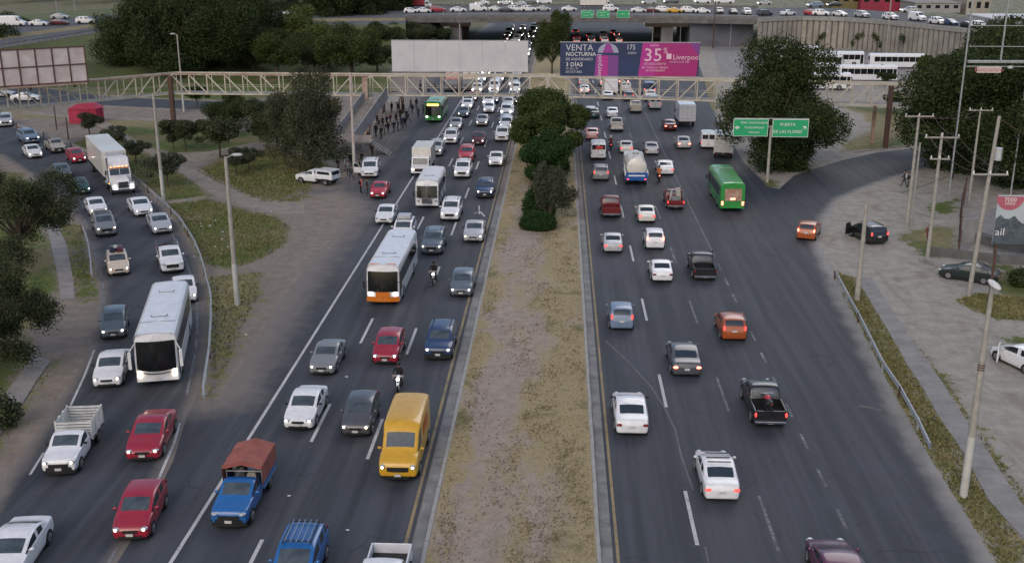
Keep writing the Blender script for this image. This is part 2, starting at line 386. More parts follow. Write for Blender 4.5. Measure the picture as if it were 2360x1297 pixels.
def build_ground():
    def axis(a, b, d, lo, hi):
        inner = np.arange(a, b+d/2, d); out = []; x = b; s_ = d
        while x < hi: s_ *= 1.5; x += s_; out.append(x)
        L = []; x = a; s_ = d
        while x > lo: s_ *= 1.5; x -= s_; L.append(x)
        return np.r_[L[::-1], inner, out]
    xs = axis(-75, 75, .7, -3500, 3500); ys = axis(34, 300, .7, -300, 4500)
    X, Y = np.meshgrid(xs, ys); A = np.c_[X.ravel(), Y.ravel()]; nx, ny = len(xs), len(ys)
    idx = np.arange(nx*ny).reshape(ny, nx)
    q = np.c_[idx[:-1, :-1].ravel(), idx[:-1, 1:].ravel(), idx[1:, 1:].ravel(), idx[1:, :-1].ravel()]
    me = bpy.data.meshes.new('ground'); me.vertices.add(len(A)); me.loops.add(q.size); me.polygons.add(len(q))
    z = np.zeros(len(A)); me.vertices.foreach_set('co', np.c_[A, z].ravel().astype(np.float32))
    me.loops.foreach_set('vertex_index', q.ravel()); me.polygons.foreach_set('loop_start', np.arange(0, q.size, 4))
    me.materials.append(GROUND); me.update(calc_edges=True)
    g = softmask(A, [wpts(p) for p in GREEN], 1.6)
    far = (A[:, 1] > 320) | (np.abs(A[:, 0]) > 80); g = np.where(far, .55, g)
    set_attr(me, 'grass', g*.95); set_attr(me, 'dry', softmask(A, [wpts(p) for p in DRY], 1.5))
    set_attr(me, 'pale', np.clip((A[:, 0]-8)/4, 0, 1))
    tag(link('ground', me), kind='structure')
build_ground()

def xl(x, py): # pixel of a line running along the road at lateral position x
    return VPX + x/26.9*(py-HOR)
# left carriageway with the entry ramp, asphalt
LW, LD1, LD2, LY, LK = -16.57, -13.1, -9.73, -6.61, -5.75
RK, RY, R1, R2, R3 = 2.05, 2.82, 6.4, 9.92, 13.3
YN, YF = 30.0, 420.0
edgeL = wpts([(500,1297+160),(420,1160),(470,990),(505,920),(560,835),(640,705),(700,625),(760,555),(800,500),(812,480),(800,462),(770,448),(700,452),(640,462),(690,436),(745,432),(800,405),(836,385),(858,358),(880,326),(905,285),(930,245),(955,205),(1000,150),(1070,95),(1125,55)])
pl = [Vector((LK, YN, 0)), Vector((LK, YF, 0)), Vector((-21, YF, 0))] + edgeL[::-1] + [Vector((-23, YN, 0))]
pl = [Vector((LK-.6, YN, 0)), Vector((LK-.6, YF, 0)), Vector((-26, YF, 0))] + edgeL[::-1][0:]
pl[-1] = Vector((-14.5, YN, 0))
sheet('left_carriageway', pl, .006, ASPH, 1.5, [edgeL[3:]], 6.0)
rampR = [(38,291),(100,311),(163,337),(240,374),(300,408),(345,450),(377,476),(412,516),(436,556),(463,620),(474,680),(478,740),(476,800),(465,880),(452,925),(430,960),(400,1060),(330,1200),(270,1297),(180,1460)]
rampL = [(-120,372),(-40,362),(0,358),(60,400),(120,450),(160,490),(190,523),(206,564),(217,610),(226,660),(228,700),(222,740),(212,780),(195,825),(170,870),(130,930),(90,990),(40,1060),(0,1120),(-60,1220),(-160,1400)]
rw = wpts(rampR); lw = wpts(rampL)
sheet('entry_ramp_road', wpts([(-120,262),(0,262)]) + rw + lw[::-1], .012, ASPH, 1.2, [rw[:19], lw], 1.8)
# merge triangle between ramp and carriageway
sheet('merge_pavement', wpts([(452,925),(505,920),(470,990),(420,1160),(500,1457),(180,1460),(270,1297),(330,1200),(400,1060),(430,960)]), .003, ASPH, 1.2, [wpts([(452,920),(505,915)])], 7.0, emax=.80)
# right carriageway
edgeR = wpts([(2480,1600),(2292,1297),(2220,1175),(2140,1050),(2085,950),(2040,870),(1990,765),(1945,690),(1925,640),(1905,600),(1890,560),(1905,505),(1935,462),(1985,440),(2060,412),(2130,392),(2190,378),(2260,372)])
edgeR2 = wpts([(2260,335),(2180,340),(2100,343),(2020,352),(1940,370),(1880,388),(1830,405),(1795,436),(1770,430),(1745,405),(1712,372),(1700,350),(1682,320),(1655,280),(1640,250),(1632,225),(1625,190),(1615,160),(1600,130)])
pr = [Vector((RK+.5, YN, 0)), Vector((23, YN, 0))] + edgeR[1:] + edgeR2 + [Vector((28, 300, 0)), Vector((26, YF, 0)), Vector((RK+.5, YF, 0))]
sheet('right_carriageway', pr, .006, ASPH, 1.2, [edgeR], 2.2, pale=1.0)
# dusty forecourt over the mouth of the side street
fore = wpts([(1890,560),(1905,505),(1935,462),(1985,440),(2060,412),(2130,392),(2190,378)])
# service road behind the bridge and bus yard
sheet('service_road', wpts([(-200,190),(76,201),(254,224),(483,234),(700,232),(700,246),(432,252),(242,243),(142,238),(0,245),(-200,262)]), .006, ASPH, 2, [wpts([(-200,262),(0,245),(142,238)])], 1.2)
sheet('bus_yard', wpts([(1640,108),(1750,112),(2060,118),(2200,150),(2180,205),(1990,196),(1760,180),(1660,175)]), .007, WALK, 3)
sheet('right_footpath', wpts([(1975,640),(1981,655),(2053,775),(2091,843),(2124,889),(2167,968),(2220,1043),(2277,1152),(2358,1240),(2480,1380),(2560,1380),(2360,1168),(2280,1046),(2228,968),(2167,874),(2103,785),(2050,705),(2009,640)]), .01, WALK, .8)
sheet('left_footpath', wpts([(100,470),(102,506),(114,549),(135,648),(140,690),(172,690),(170,648),(153,562),(127,508),(115,470)]), .008, WALK, .8)
sheet('lower_footpath', wpts([(76,818),(60,842),(5,917),(-60,1000),(-60,1090),(0,1000),(40,950),(118,832)]), .008, WALK, .8)
for k, pth in enumerate([
    [(215,255),(270,296),(330,334),(352,345),(400,352),(440,351),(480,350),(560,334),(600,326),(650,330),(650,338),(600,342),(540,352),(480,372),(455,386),(480,400),(530,425),(575,448),(640,462),(700,468),(700,492),(640,492),(570,478),(500,452),(455,425),(410,392),(370,372),(320,350),(255,306),(190,272),(150,262)],
    [(400,468),(475,455),(478,450),(398,461)], [(51,256),(153,265),(356,273),(356,280),(153,272),(51,262)]]):
    sheet('dirt_path', wpts(pth), .005, GROUND, .8, pale=.35, grass=lambda A: np.zeros(len(A)))
    bpy.data.objects['dirt_path' if k == 0 else 'dirt_path.%03d' % k].data.attributes.new('dry', 'FLOAT', 'POINT')

# footpaths laid as separate slabs with open joints
JOINT = mat('joint_dirt', (.10,.09,.075), rough=.95, noise=.4, scale=3)
def slabs(base, A_, B_, step, z):
    base = bpy.data.objects[base]; base.data.materials[0] = JOINT
    a, b_ = wpts(A_), wpts(B_)
    def samp(p, t):
        L_ = [0]
        for u, v_ in zip(p[:-1], p[1:]): L_.append(L_[-1]+(v_-u).length)
        s_ = t*L_[-1]
        for i in range(len(p)-1):
            if s_ <= L_[i+1] or i == len(p)-2: return p[i].lerp(p[i+1], (s_-L_[i])/max(1e-6, L_[i+1]-L_[i]))
    tot = sum((v_-u).length for u, v_ in zip(a[:-1], a[1:])); n = int(tot/step)
    for k in range(n):
        t0, t1 = k/n, (k+1)/n-.035/tot; q = [samp(a, t0), samp(b_, t0), samp(b_, t1), samp(a, t1)]; cc = sum(q, Vector())/4
        zt = z+random.uniform(0, .02); tl = [random.uniform(-.006, .006) for _ in q]
        vs = [(p.x+(cc.x-p.x)*.012, p.y, zt+d_) for p, d_ in zip(q, tl)]; vs += [(x, y, -.03) for x, y, _ in vs]
        mb = MB(); mb.add(vs, [(0, 1, 2, 3), (0, 4, 5, 1), (1, 5, 6, 2), (2, 6, 7, 3), (3, 7, 4, 0)]); o = mb.obj('paving_slab', WALK, base)
        if (o.data.polygons[0].normal.z < 0): o.data.flip_normals()
slabs('right_footpath', [(1975,640),(1981,655),(2053,775),(2091,843),(2124,889),(2167,968),(2220,1043),(2277,1152),(2358,1240),(2480,1380)], [(2009,640),(2050,705),(2103,785),(2167,874),(2228,968),(2280,1046),(2360,1168),(2460,1290),(2560,1390)], 1.6, .03)
slabs('left_footpath', [(100,470),(102,506),(114,549),(135,648),(140,690)], [(115,470),(127,508),(153,562),(170,648),(172,690)], 1.5, .025)
slabs('lower_footpath', [(76,818),(60,842),(5,917),(-60,1000)], [(118,832),(90,868),(40,950),(-30,1045)], 1.4, .025)

# median with kerbs and gutters
def along(name, x0, x1, y0, y1, z0, z1, m, step=4.0):
    b = MB(); n = int((y1-y0)/step)
    for k in range(n):
        b.box(x0, x1, y0+k*step+.012, y0+(k+1)*step-.012, z0, z1 + random.uniform(-.006, .006), 0)
    return tag(b.obj(name, m), kind='structure')
ML, MR = -5.55, 1.88
def kerbrun(name, x0, x1, y0, y1, z1, m, L_=2.5):
    base = MB().box(x0+.03, x1-.03, y0, y1, -.05, z1-.03).obj(name, m); tag(base, kind='structure')
    ms = [MB().box(x0, x1, .012, L_-.012, -.05, z1, bev=.018).mesh('kerb_stone', [m]) for k in range(1)]
    for k in range(int((y1-y0)/L_)):
        o = link('kerb_stone', ms[0], base); o.location = (random.uniform(-.008, .008), y0+k*L_, random.uniform(-.012, .006)); o.rotation_euler = (0, 0, random.uniform(-.003, .003))
med = [Vector((ML, YN, 0)), Vector((MR, YN, 0)), Vector((MR, 300, 0)), Vector((ML, 300, 0))]
def medz(A): return .13 + .05*np.sin(A[:, 0]*1.7)*np.sin(A[:, 1]*.35) + rng.uniform(0, .03, len(A))
sheet('median', med, .13, MEDIAN, .6, zfun=lambda A: np.where((A[:, 0] < ML+.1) | (A[:, 0] > MR-.1), .12, medz(A)),
      grass=lambda A: .35 + .3*np.clip((A[:, 0]+2.6)/2.0, 0, 1) + .45*np.clip((A[:, 1]-105)/25, 0, 1) + .25*(A[:, 0] < ML+.9))
GUT = mat('gutter_concrete', (.24,.24,.235), rough=.9, col2=(.12,.12,.12), scale=.8, bump=.3)
KERB = mat('kerb_concrete', (.36,.35,.33), rough=.85, noise=.35, scale=1.5, bump=.2)
yl = at(1155, 470).y; yr = at(1345, 500).y
kerbrun('left_kerb', ML-.2, ML, YN, 300, .16, KERB)
kerbrun('right_kerb', MR, MR+.2, YN, 300, .16, KERB)
along('left_gutter', LK-.55, LK-.003, YN, yl, -.05, .03, GUT, 3)
along('left_gutter_far', LK-.10, LK-.003, yl+.1, 300, -.05, .02, GUT, 6)
along('right_gutter', MR+.203, MR+.72, YN, yr, -.05, .03, GUT, 3)
along('right_gutter_far', MR+.203, MR+.63, yr+.1, 300, -.05, .006, ASPH, 6)

# painted markings
def strip(b, x0, x1, y0, y1, z=.011):
    n = max(1, int((y1-y0)/6))
    for k in range(n):
        a = y0+(y1-y0)*k/n; c = y0+(y1-y0)*(k+1)/n
        b.add([(x0, a, z), (x1, a, z), (x1, c, z), (x0, c, z)], [(0, 1, 2, 3)])
def marks(name, m, items, z=.011):
    b = MB()
    for it in items: strip(b, *it, z)
    return tag(b.obj(name, m), kind='structure')
marks('yellow_edge_line', LYEL, [(LY-.08, LY+.08, YN, 300)]); marks('right_yellow_edge_line', LYEL, [(RY-.07, RY+.07, YN, 300)])
marks('white_edge_line', LWHITE, [(LW-.09, LW+.09, YN, 280)])
def dashes(x, ynear, L=5.0, per=15.0, y1=300, w=.08):
    out = []; y = ynear - per*2
    while y < y1:
        if y > YN: out.append((x-w, x+w, y, y+L))
        y += per
    return out
marks('lane_dashes', LWHITE, dashes(LD1, at(730,1018).y, w=.09) + dashes(LD2, at(860,1058).y, w=.09) + dashes(R1, at(1625,1256).y, w=.09))
marks('worn_lane_dashes', LFAINT, dashes(R2, at(1812,1270).y, w=.075))
y3 = at(1650, 590).y
marks('short_lane_dashes', LFAINT, dashes(R3+.1, at(1965,1220).y, 1.9, 4.1, y3, .08)); marks('right_edge_line', LFAINT, [(R3+.05, R3+.17, y3+1, 300)])
def ribbon(name, px, w, m, z=.0185):
    p = wpts(px); b = MB(); vs = []
    for i, q in enumerate(p):
        d = (p[min(i+1, len(p)-1)] - p[max(i-1, 0)]); d.z = 0; d.normalize(); nrm = Vector((-d.y, d.x, 0))*w/2
        vs += [(q-nrm)[:2] + (z,), (q+nrm)[:2] + (z,)]
    b.add(vs, [(2*i, 2*i+1, 2*i+3, 2*i+2) for i in range(len(p)-1)]); return tag(b.obj(name, m), kind='structure')
ribbon('ramp_left_line', [(195,505),(201,523),(222,590),(237,650),(240,696),(234,740)], .13, LFAINT)
ribbon('ramp_left_dash', [(217,807),(195,865),(163,934)], .13, LWHITE)
ribbon('ramp_lower_dash', [(101,1043),(69,1094)], .13, LWHITE)
ribbon('ramp_right_line', [(290,428),(309,442),(356,488),(397,541),(430,605),(443,645),(454,698),(455,760),(450,818),(430,912)], .13, LFAINT)
ribbon('ramp_merge_line', [(415,975),(401,1022),(360,1116),(345,1145)], .14, LWHITE)
ribbon('ramp_merge_dash', [(270,1262),(243,1310)], .12, LFAINT)
ribbon('road_seam', [(1395,785),(1450,835),(1500,890),(1535,945),(1556,990),(1570,1050),(1597,1128)], .10, SEAM, .0115)
ribbon('road_seam_near', [(1625,1258),(1640,1330)], .08, SEAM, .0115)
ribbon('painted_arrow', [(1104,474),(1105,494)], .14, LWHITE, .0125); ribbon('painted_arrow_head', [(1093,492),(1107,488),(1117,499)], .2, LWHITE, .0128)
ribbon('tyre_skid', [(1980,935),(2010,940),(2036,948)], .35, mat('skid_rubber', (.025,.025,.028), noise=.4), .0115)
KW = mat('pavement_kerb', (.27,.26,.25), rough=.9, noise=.35, scale=1.5)
def kerbline(name, px, w=.15, h=.12, m=None):
    p = wpts(px); b = MB()
    for a, c in zip(p[:-1], p[1:]):
        n = max(1, int((c-a).length/2.5))
        for k in range(n):
            u = a.lerp(c, k/n); v_ = a.lerp(c, (k+.98)/n); u.z = v_.z = h/2-.02; b.bar(u, v_, w, h+.04)
    return tag(b.obj(name, m or KW), kind='structure')
kerbline('bus_stop_kerb', [(862,362),(885,328),(912,292),(940,255),(960,225)])
kerbline('service_road_kerb', [(254,221),(360,228),(500,232)]); kerbline('service_road_near_kerb', [(242,246),(432,255)])
kerbline('street_kerb', [(1970,352),(2060,340),(2100,338)]); kerbline('corner_kerb', [(2120,600),(2150,612),(2180,618),(2300,632)], .25, .3)
kerbline('street_pavement_kerb', [(2075,445),(2120,432),(2178,410)]); kerbline('far_kerb', [(1645,255),(1665,285),(1690,320)])
# bare footing walls of the lot on the right
def softpatch(): pass

# overpass: embankment, highway on top, bridge deck, retaining wall
ZD = 7.0
EMB = mat('embankment_grass', (.05,.075,.02), rough=.95, col2=(.10,.11,.035), scale=.12, bump=.5, bscale=3)
DRYG = mat('dry_verge', (.24,.19,.10), rough=.95, col2=(.15,.13,.07), scale=.3)
ASPH2 = mat('overpass_asphalt', (.085,.087,.095), rough=.85, noise=.3, scale=.3)
rows = {'toe': ([215,205,203,200,190,172,150], 0.0), 'rb': ([128,112,92,69,64,60,56], 6.4), 'rt': ([106,92,75,58,52,50,48], 6.5),
        'hn': ([96,83,66,50,44,43,42], ZD), 'hf': ([62,56,44,34,24,12,2], ZD), 'back': ([44,38,28,18,8,-2,-12], 3.0)}
XS = [-160, 0, 127, 267, 450, 680, 935]
R = {k: [at(x, y, z) for x, y in zip(XS, ys)] for k, (ys, z) in rows.items()}
def loft(name, a, b, m, kind='structure', n=4, dz=0.0):
    mb = MB(); vs = []
    for i in range(len(a)-1):
        for k in range(n + (i == len(a)-2)):
            t = k/n; vs += [a[i].lerp(a[i+1], t)+Vector((0, 0, dz)), b[i].lerp(b[i+1], t)+Vector((0, 0, dz))]
    m2 = len(vs)//2
    mb.add(vs, [(2*i, 2*i+2, 2*i+3, 2*i+1) for i in range(m2-1)], 0, True)
    return tag(mb.obj(name, m), kind=kind)
loft('embankment', R['toe'], R['rb'], EMB); loft('slip_road', R['rb'], R['rt'], ASPH2); loft('dry_grass_strip', R['rt'], R['hn'], DRYG)
loft('overpass_highway', R['hn'], R['hf'], ASPH2); loft('embankment_back', R['hf'], R['back'], EMB)
front = [at(x, y, ZD) for x, y in [(935,42),(1250,41),(1500,42),(1745,46)]]
back = [at(x, y, ZD) for x, y in [(935,10),(1250,-8),(1500,-12),(1745,-10)]]
for p, q in zip(front, back): q.y = p.y + 52; q.x = p.x*(q.y/p.y)
DECK = empty('overpass_bridge', front[1], 0, 'concrete overpass carrying a queue of cars across both carriageways', 'bridge')
def world_part(mb, name, m, root):
    o = mb.obj(name, m, root); o.matrix_parent_inverse = Matrix.Translation(-root.location); return o
b = MB()
for i in range(3): b.add([front[i], front[i+1], back[i+1], back[i]], [(0, 1, 2, 3)])
world_part(b, 'road_deck', ASPH2, DECK)
for i in range(3):
    for e_ in (front, back): world_part(MB().bar(e_[i]+Vector((0, 0, -.6)), e_[i+1]+Vector((0, 0, -.6)), .5, 1.1), 'edge_beam', CONCD, DECK)
b = MB()
for i in range(3):
    f0, f1, k0, k1 = [v+Vector((0, 0, -1.15)) for v in (front[i], front[i+1], back[i], back[i+1])]
    b.add([f0, f1, k1, k0], [(3, 2, 1, 0)])
world_part(b, 'deck_underside', CONCD, DECK)
PAR = mat('parapet_concrete', (.17,.165,.155), rough=.9, noise=.4, scale=.5)
for nm, L_ in (('parapet', front), ('rear_parapet', back)):
    b = MB()
    for i in range(3): b.bar(L_[i]+Vector((0, 0, .28)), L_[i+1]+Vector((0, 0, .28)), .3, .62)
    world_part(b, 'parapet', PAR, DECK)
    b = MB()
    for i in range(3):
        b.bar(L_[i]+Vector((0, 0, .95)), L_[i+1]+Vector((0, 0, .95)), .07, .07)
        for k in range(12): q = L_[i].lerp(L_[i+1], k/12); b.bar(q+Vector((0, 0, .6)), q+Vector((0, 0, .96)), .06, .06)
    world_part(b, 'railing', STEEL, DECK)
PIERC = mat('pier_concrete', (.20,.19,.19), rough=.9, noise=.4, scale=.4); CAPC = mat('pier_cap_concrete', (.36,.28,.22), rough=.9, noise=.35, scale=.5)
def lineY(x, L_=front):
    for a, c in zip(L_[:-1], L_[1:]):
        if a.x <= x <= c.x: return a.y + (c.y-a.y)*(x-a.x)/(c.x-a.x)
    return L_[0].y
for px, w, capw in ((1048, 3.2, 7.5), (1548, 3.0, 11), (1262, 2.4, 5)):
    g = at(px, 100); X = front[0].x + (px-935)/(1745-935)*(front[3].x-front[0].x); Y = lineY(X)
    for k in range(2):
        yy = Y + 3 + k*22
        b = MB(); b.box(X-w/2, X+w/2, yy, yy+1.6, -.1, ZD-2.3, bev=.15); world_part(b, 'pier', PIERC, DECK)
        b = MB(); b.sideprism([(yy-.8, ZD-2.3), (yy+2.4, ZD-2.3), (yy+2.8, ZD-1.16), (yy-3.35, ZD-1.16)], X-capw/2, X+capw/2); world_part(b, 'pier_cap', CAPC, DECK)
for s_, (xa, xb) in (('l', (front[0].x-5, front[0].x+6)), ('r', (front[3].x-16, front[3].x))):
    b = MB(); y = lineY(min(max(xa, front[0].x), front[3].x)); b.sideprism([(y+1, -.1), (y+34, -.1), (y+34, ZD-1.2), (y+1.5, ZD-1.2)], xa, xb)
    world_part(b, 'abutment', mat('abutment_' + s_, (.12,.125,.15), rough=.9, noise=.3, scale=.3), DECK)
# retaining wall with vertical flutes
WALLP = mat('fluted_concrete', (.33,.30,.26), rough=.9, col2=(.20,.18,.155), scale=.35, bump=.2)
wl = [at(x, y, ZD) for x, y in [(1748,47),(1850,43),(1950,46),(2030,52),(2110,60),(2180,67),(2245,74),(2400,92)]]
RW = empty('retaining_wall', (wl[2].x, wl[2].y, 0), 0, 'long fluted concrete retaining wall behind the parked buses', 'wall')
b = MB(); b2 = MB(); b3 = MB()
for i in range(len(wl)-1):
    a, c = wl[i], wl[i+1]; L_ = (c-a).length; n = max(2, int(L_/1.5)); nrm = Vector((c.y-a.y, -(c.x-a.x), 0)).normalized()
    if nrm.y > 0: nrm = -nrm
    b2.bar(a+Vector((0, 0, .1)), c+Vector((0, 0, .1)), .8, 1.0)
    a0 = a-Vector((0, 0, ZD)); c0 = c-Vector((0, 0, ZD))
    b3.add([a0, c0, c0+Vector((0, 0, ZD-.42)), a0+Vector((0, 0, ZD-.42))], [(0, 1, 2, 3)])
    for k in range(n):
        u = a0.lerp(c0, k/n); v_ = a0.lerp(c0, (k+.72)/n); w_ = .16
        pf = world_part(MB().add([u, v_, v_+nrm*w_, u+nrm*w_, u+Vector((0,0,ZD-.45)), v_+Vector((0,0,ZD-.45)), v_+nrm*w_+Vector((0,0,ZD-.45)), u+nrm*w_+Vector((0,0,ZD-.45))], [(3,2,1,0),(4,5,6,7),(0,1,5,4),(1,2,6,5),(2,3,7,6),(3,0,4,7)]), 'wall_panel', WALLP, RW)
world_part(b2, 'coping', CONC, RW); world_part(b3, 'backing', CONCD, RW)
hw = wl; hb = [p + Vector((p.x, p.y, 0)).normalized()*w for p, w in zip(wl, (52,50,48,46,44,42,40,40))]
loft('approach_highway', hw, hb, ASPH2)
hb2 = [p+Vector((6, 30, -7.0)) for p in hb]; loft('approach_slope', hb, hb2, DRYG)
# ------------------------------------------------------------------ vehicles
PK = '__paint__'
def subdiv(v, f, mi, levels=2, crease=None):
    me = bpy.data.meshes.new('tmp'); me.from_pydata(v, [], f); me.polygons.foreach_set('material_index', mi)
    for k in range(max(mi)+1): me.materials.append(None)
    me.update()
    if crease:
        cr = me.attributes.new('crease_edge', 'FLOAT', 'EDGE'); arr = np.zeros(len(me.edges), np.float32)
        for i, e in enumerate(me.edges):
            c = crease.get(tuple(sorted(e.vertices)))
            if c: arr[i] = c
        cr.data.foreach_set('value', arr)
    o = bpy.data.objects.new('tmp', me); COL.objects.link(o)
    md = o.modifiers.new('s', 'SUBSURF'); md.levels = levels; md.render_levels = levels
    dg = bpy.context.evaluated_depsgraph_get(); ev = o.evaluated_get(dg); m2 = ev.to_mesh()
    V = [tuple(x.co) for x in m2.vertices]; F = [(tuple(p.vertices), p.material_index) for p in m2.polygons]
    ev.to_mesh_clear(); bpy.data.objects.remove(o); bpy.data.meshes.remove(me)
    return V, F
def split(V, F, which, off=0.0):
    idx = {}; vs = []; fs = []
    for f, m in F:
        if m in which:
            g = []
            for i in f:
                if i not in idx: idx[i] = len(vs); vs.append(V[i])
                g.append(idx[i])
            fs.append(tuple(g))
    mb = MB(); mb.add(vs, fs, 0, True); return mb
def car_cage(st, W_, lv=2):
    """st: list of (y, z_low, belt z, half width factor at belt, roof-or-hood z, kind of cross section, kind of cells up to the next station)
    cells: dict of j -> material index"""
    h = W_/2; v = []; f = []; mi = []; crease = {}; nr = 15
    def ring(y, zl, zb, wf, zt, g):
        w = h*wf
        if g == 'hood': pts = [(w*.93, zl), (w*1.0, zl+.16), (w*1.0, zb-.16), (w*.975, zb-.03), (w*.90, zt-.012), (w*.80, zt), (w*.66, zt+.012), (0, zt+.03)]
        elif g == 'cowl': pts = [(w*.93, zl), (w*1.0, zl+.16), (w*1.0, zb-.16), (w*.985, zb-.01), (w*.955, zb+.005), (w*.925, zb+.01), (w*.89, zt), (0, zt+.03)]
        elif g == 'cab': pts = [(w*.93, zl), (w*1.0, zl+.16), (w*1.0, zb-.16), (w*.985, zb-.005), (w*.955, zb+.03), (w*.875, zt-.10), (w*.835, zt-.03), (0, zt+.02)]
        elif g == 'van': pts = [(w*.95, zl), (w*1.0, zl+.16), (w*1.0, zb-.16), (w*.995, zb), (w*.99, zb+.10), (w*.955, zt-.16), (w*.87, zt-.03), (0, zt+.01)]
        return [(-x, y, z) for x, z in pts] + [(x, y, z) for x, z in pts[:-1][::-1]]
    for s in st: v += ring(*s[:6])
    n = len(st)
    for i in range(n-1):
        cells = st[i][6] if len(st[i]) > 6 else {}
        for j in range(nr-1):
            jj = j if j < 7 else 13-j
            m = cells.get((jj, 'l' if j < 7 else 'r'), cells.get(jj, 0))
            a = i*nr+j; f.append((a, a+nr, a+nr+1, a+1)); mi.append(m)
        f.append((i*nr+nr-1, (i+1)*nr+nr-1, (i+1)*nr, i*nr)); mi.append(0)
        for j in (4, 5, 9, 10):
            crease[tuple(sorted((i*nr+j, (i+1)*nr+j)))] = .45
        for j in (0, 14): crease[tuple(sorted((i*nr+j, (i+1)*nr+j)))] = .8
        for j in (3, 11): crease[tuple(sorted((i*nr+j, (i+1)*nr+j)))] = .35
    for i in range(n):
        if len(st[i]) > 7:
            for j in range(nr-1): crease[tuple(sorted((i*nr+j, i*nr+j+1)))] = st[i][7]
    for base, rev in ((0, False), ((n-1)*nr, True)):
        for j in range(7):
            a, b_, c, d = base+j, base+j+1, base+13-j, base+14-j
            q = (a, b_, c, d) if j < 6 else (a, b_, d)
            if rev: q = q[::-1]
            f.append(q); mi.append(0)
    # closed ring: fix winding so that normals look outwards
    V, F = subdiv(v, f, mi, lv, crease)
    # outward test on the roof
    s_ = 0
    for q, m in F:
        a, b_, c = [Vector(V[i]) for i in q[:3]]; nn = (b_-a).cross(c-a); ce = sum((Vector(V[i]) for i in q), Vector())/len(q)
        if abs(nn.z) > abs(nn.x)+abs(nn.y): s_ += (1 if (nn.z > 0) == (ce.z > .6) else -1)
    if s_ < 0: F = [(q[::-1], m) for q, m in F]
    return V, F
WS, RG, SF, SR, SQ = 1, 2, 3, 5, 7   # windshield, rear glass, side front (l 3, r 4), side rear (5, 6), quarter (7, 8)
def sides(k): return {(4, 'l'): k, (4, 'r'): k+1}
def wheel_parts(parts, xs, ys, r=.32, w=.2, rim=RIM, par=None):
    t = MB(); t.tube((-w/2, 0, 0), (w/2, 0, 0), r, n=20)
    t2 = MB()
    for s_ in (-1, 1):
        t2.tube((s_*(w/2-.02), 0, 0), (s_*(w/2+.012), 0, 0), r*.64, n=14)
        for k in range(5):
            a = 2*math.pi*k/5; t2.bar((s_*(w/2+.014), 0, 0), (s_*(w/2+.014), math.cos(a)*r*.6, math.sin(a)*r*.6), .02, .05)
    tm = t.mesh('wheel', [TYRE]); rm = t2.mesh('rim', [rim])
    for y in ys:
        for x in xs: parts.append(('wheel', tm, (x, y, r), [('rim', rm)]))
def arch(b, x, y, r):
    s_ = 1 if x > 0 else -1
    pts = [(y+math.cos(a)*r, .3+math.sin(a)*r) for a in np.linspace(-.35, math.pi+.35, 14)]
    b.sideprism(pts, min(x, x+s_*.02), max(x, x+s_*.02), 0)
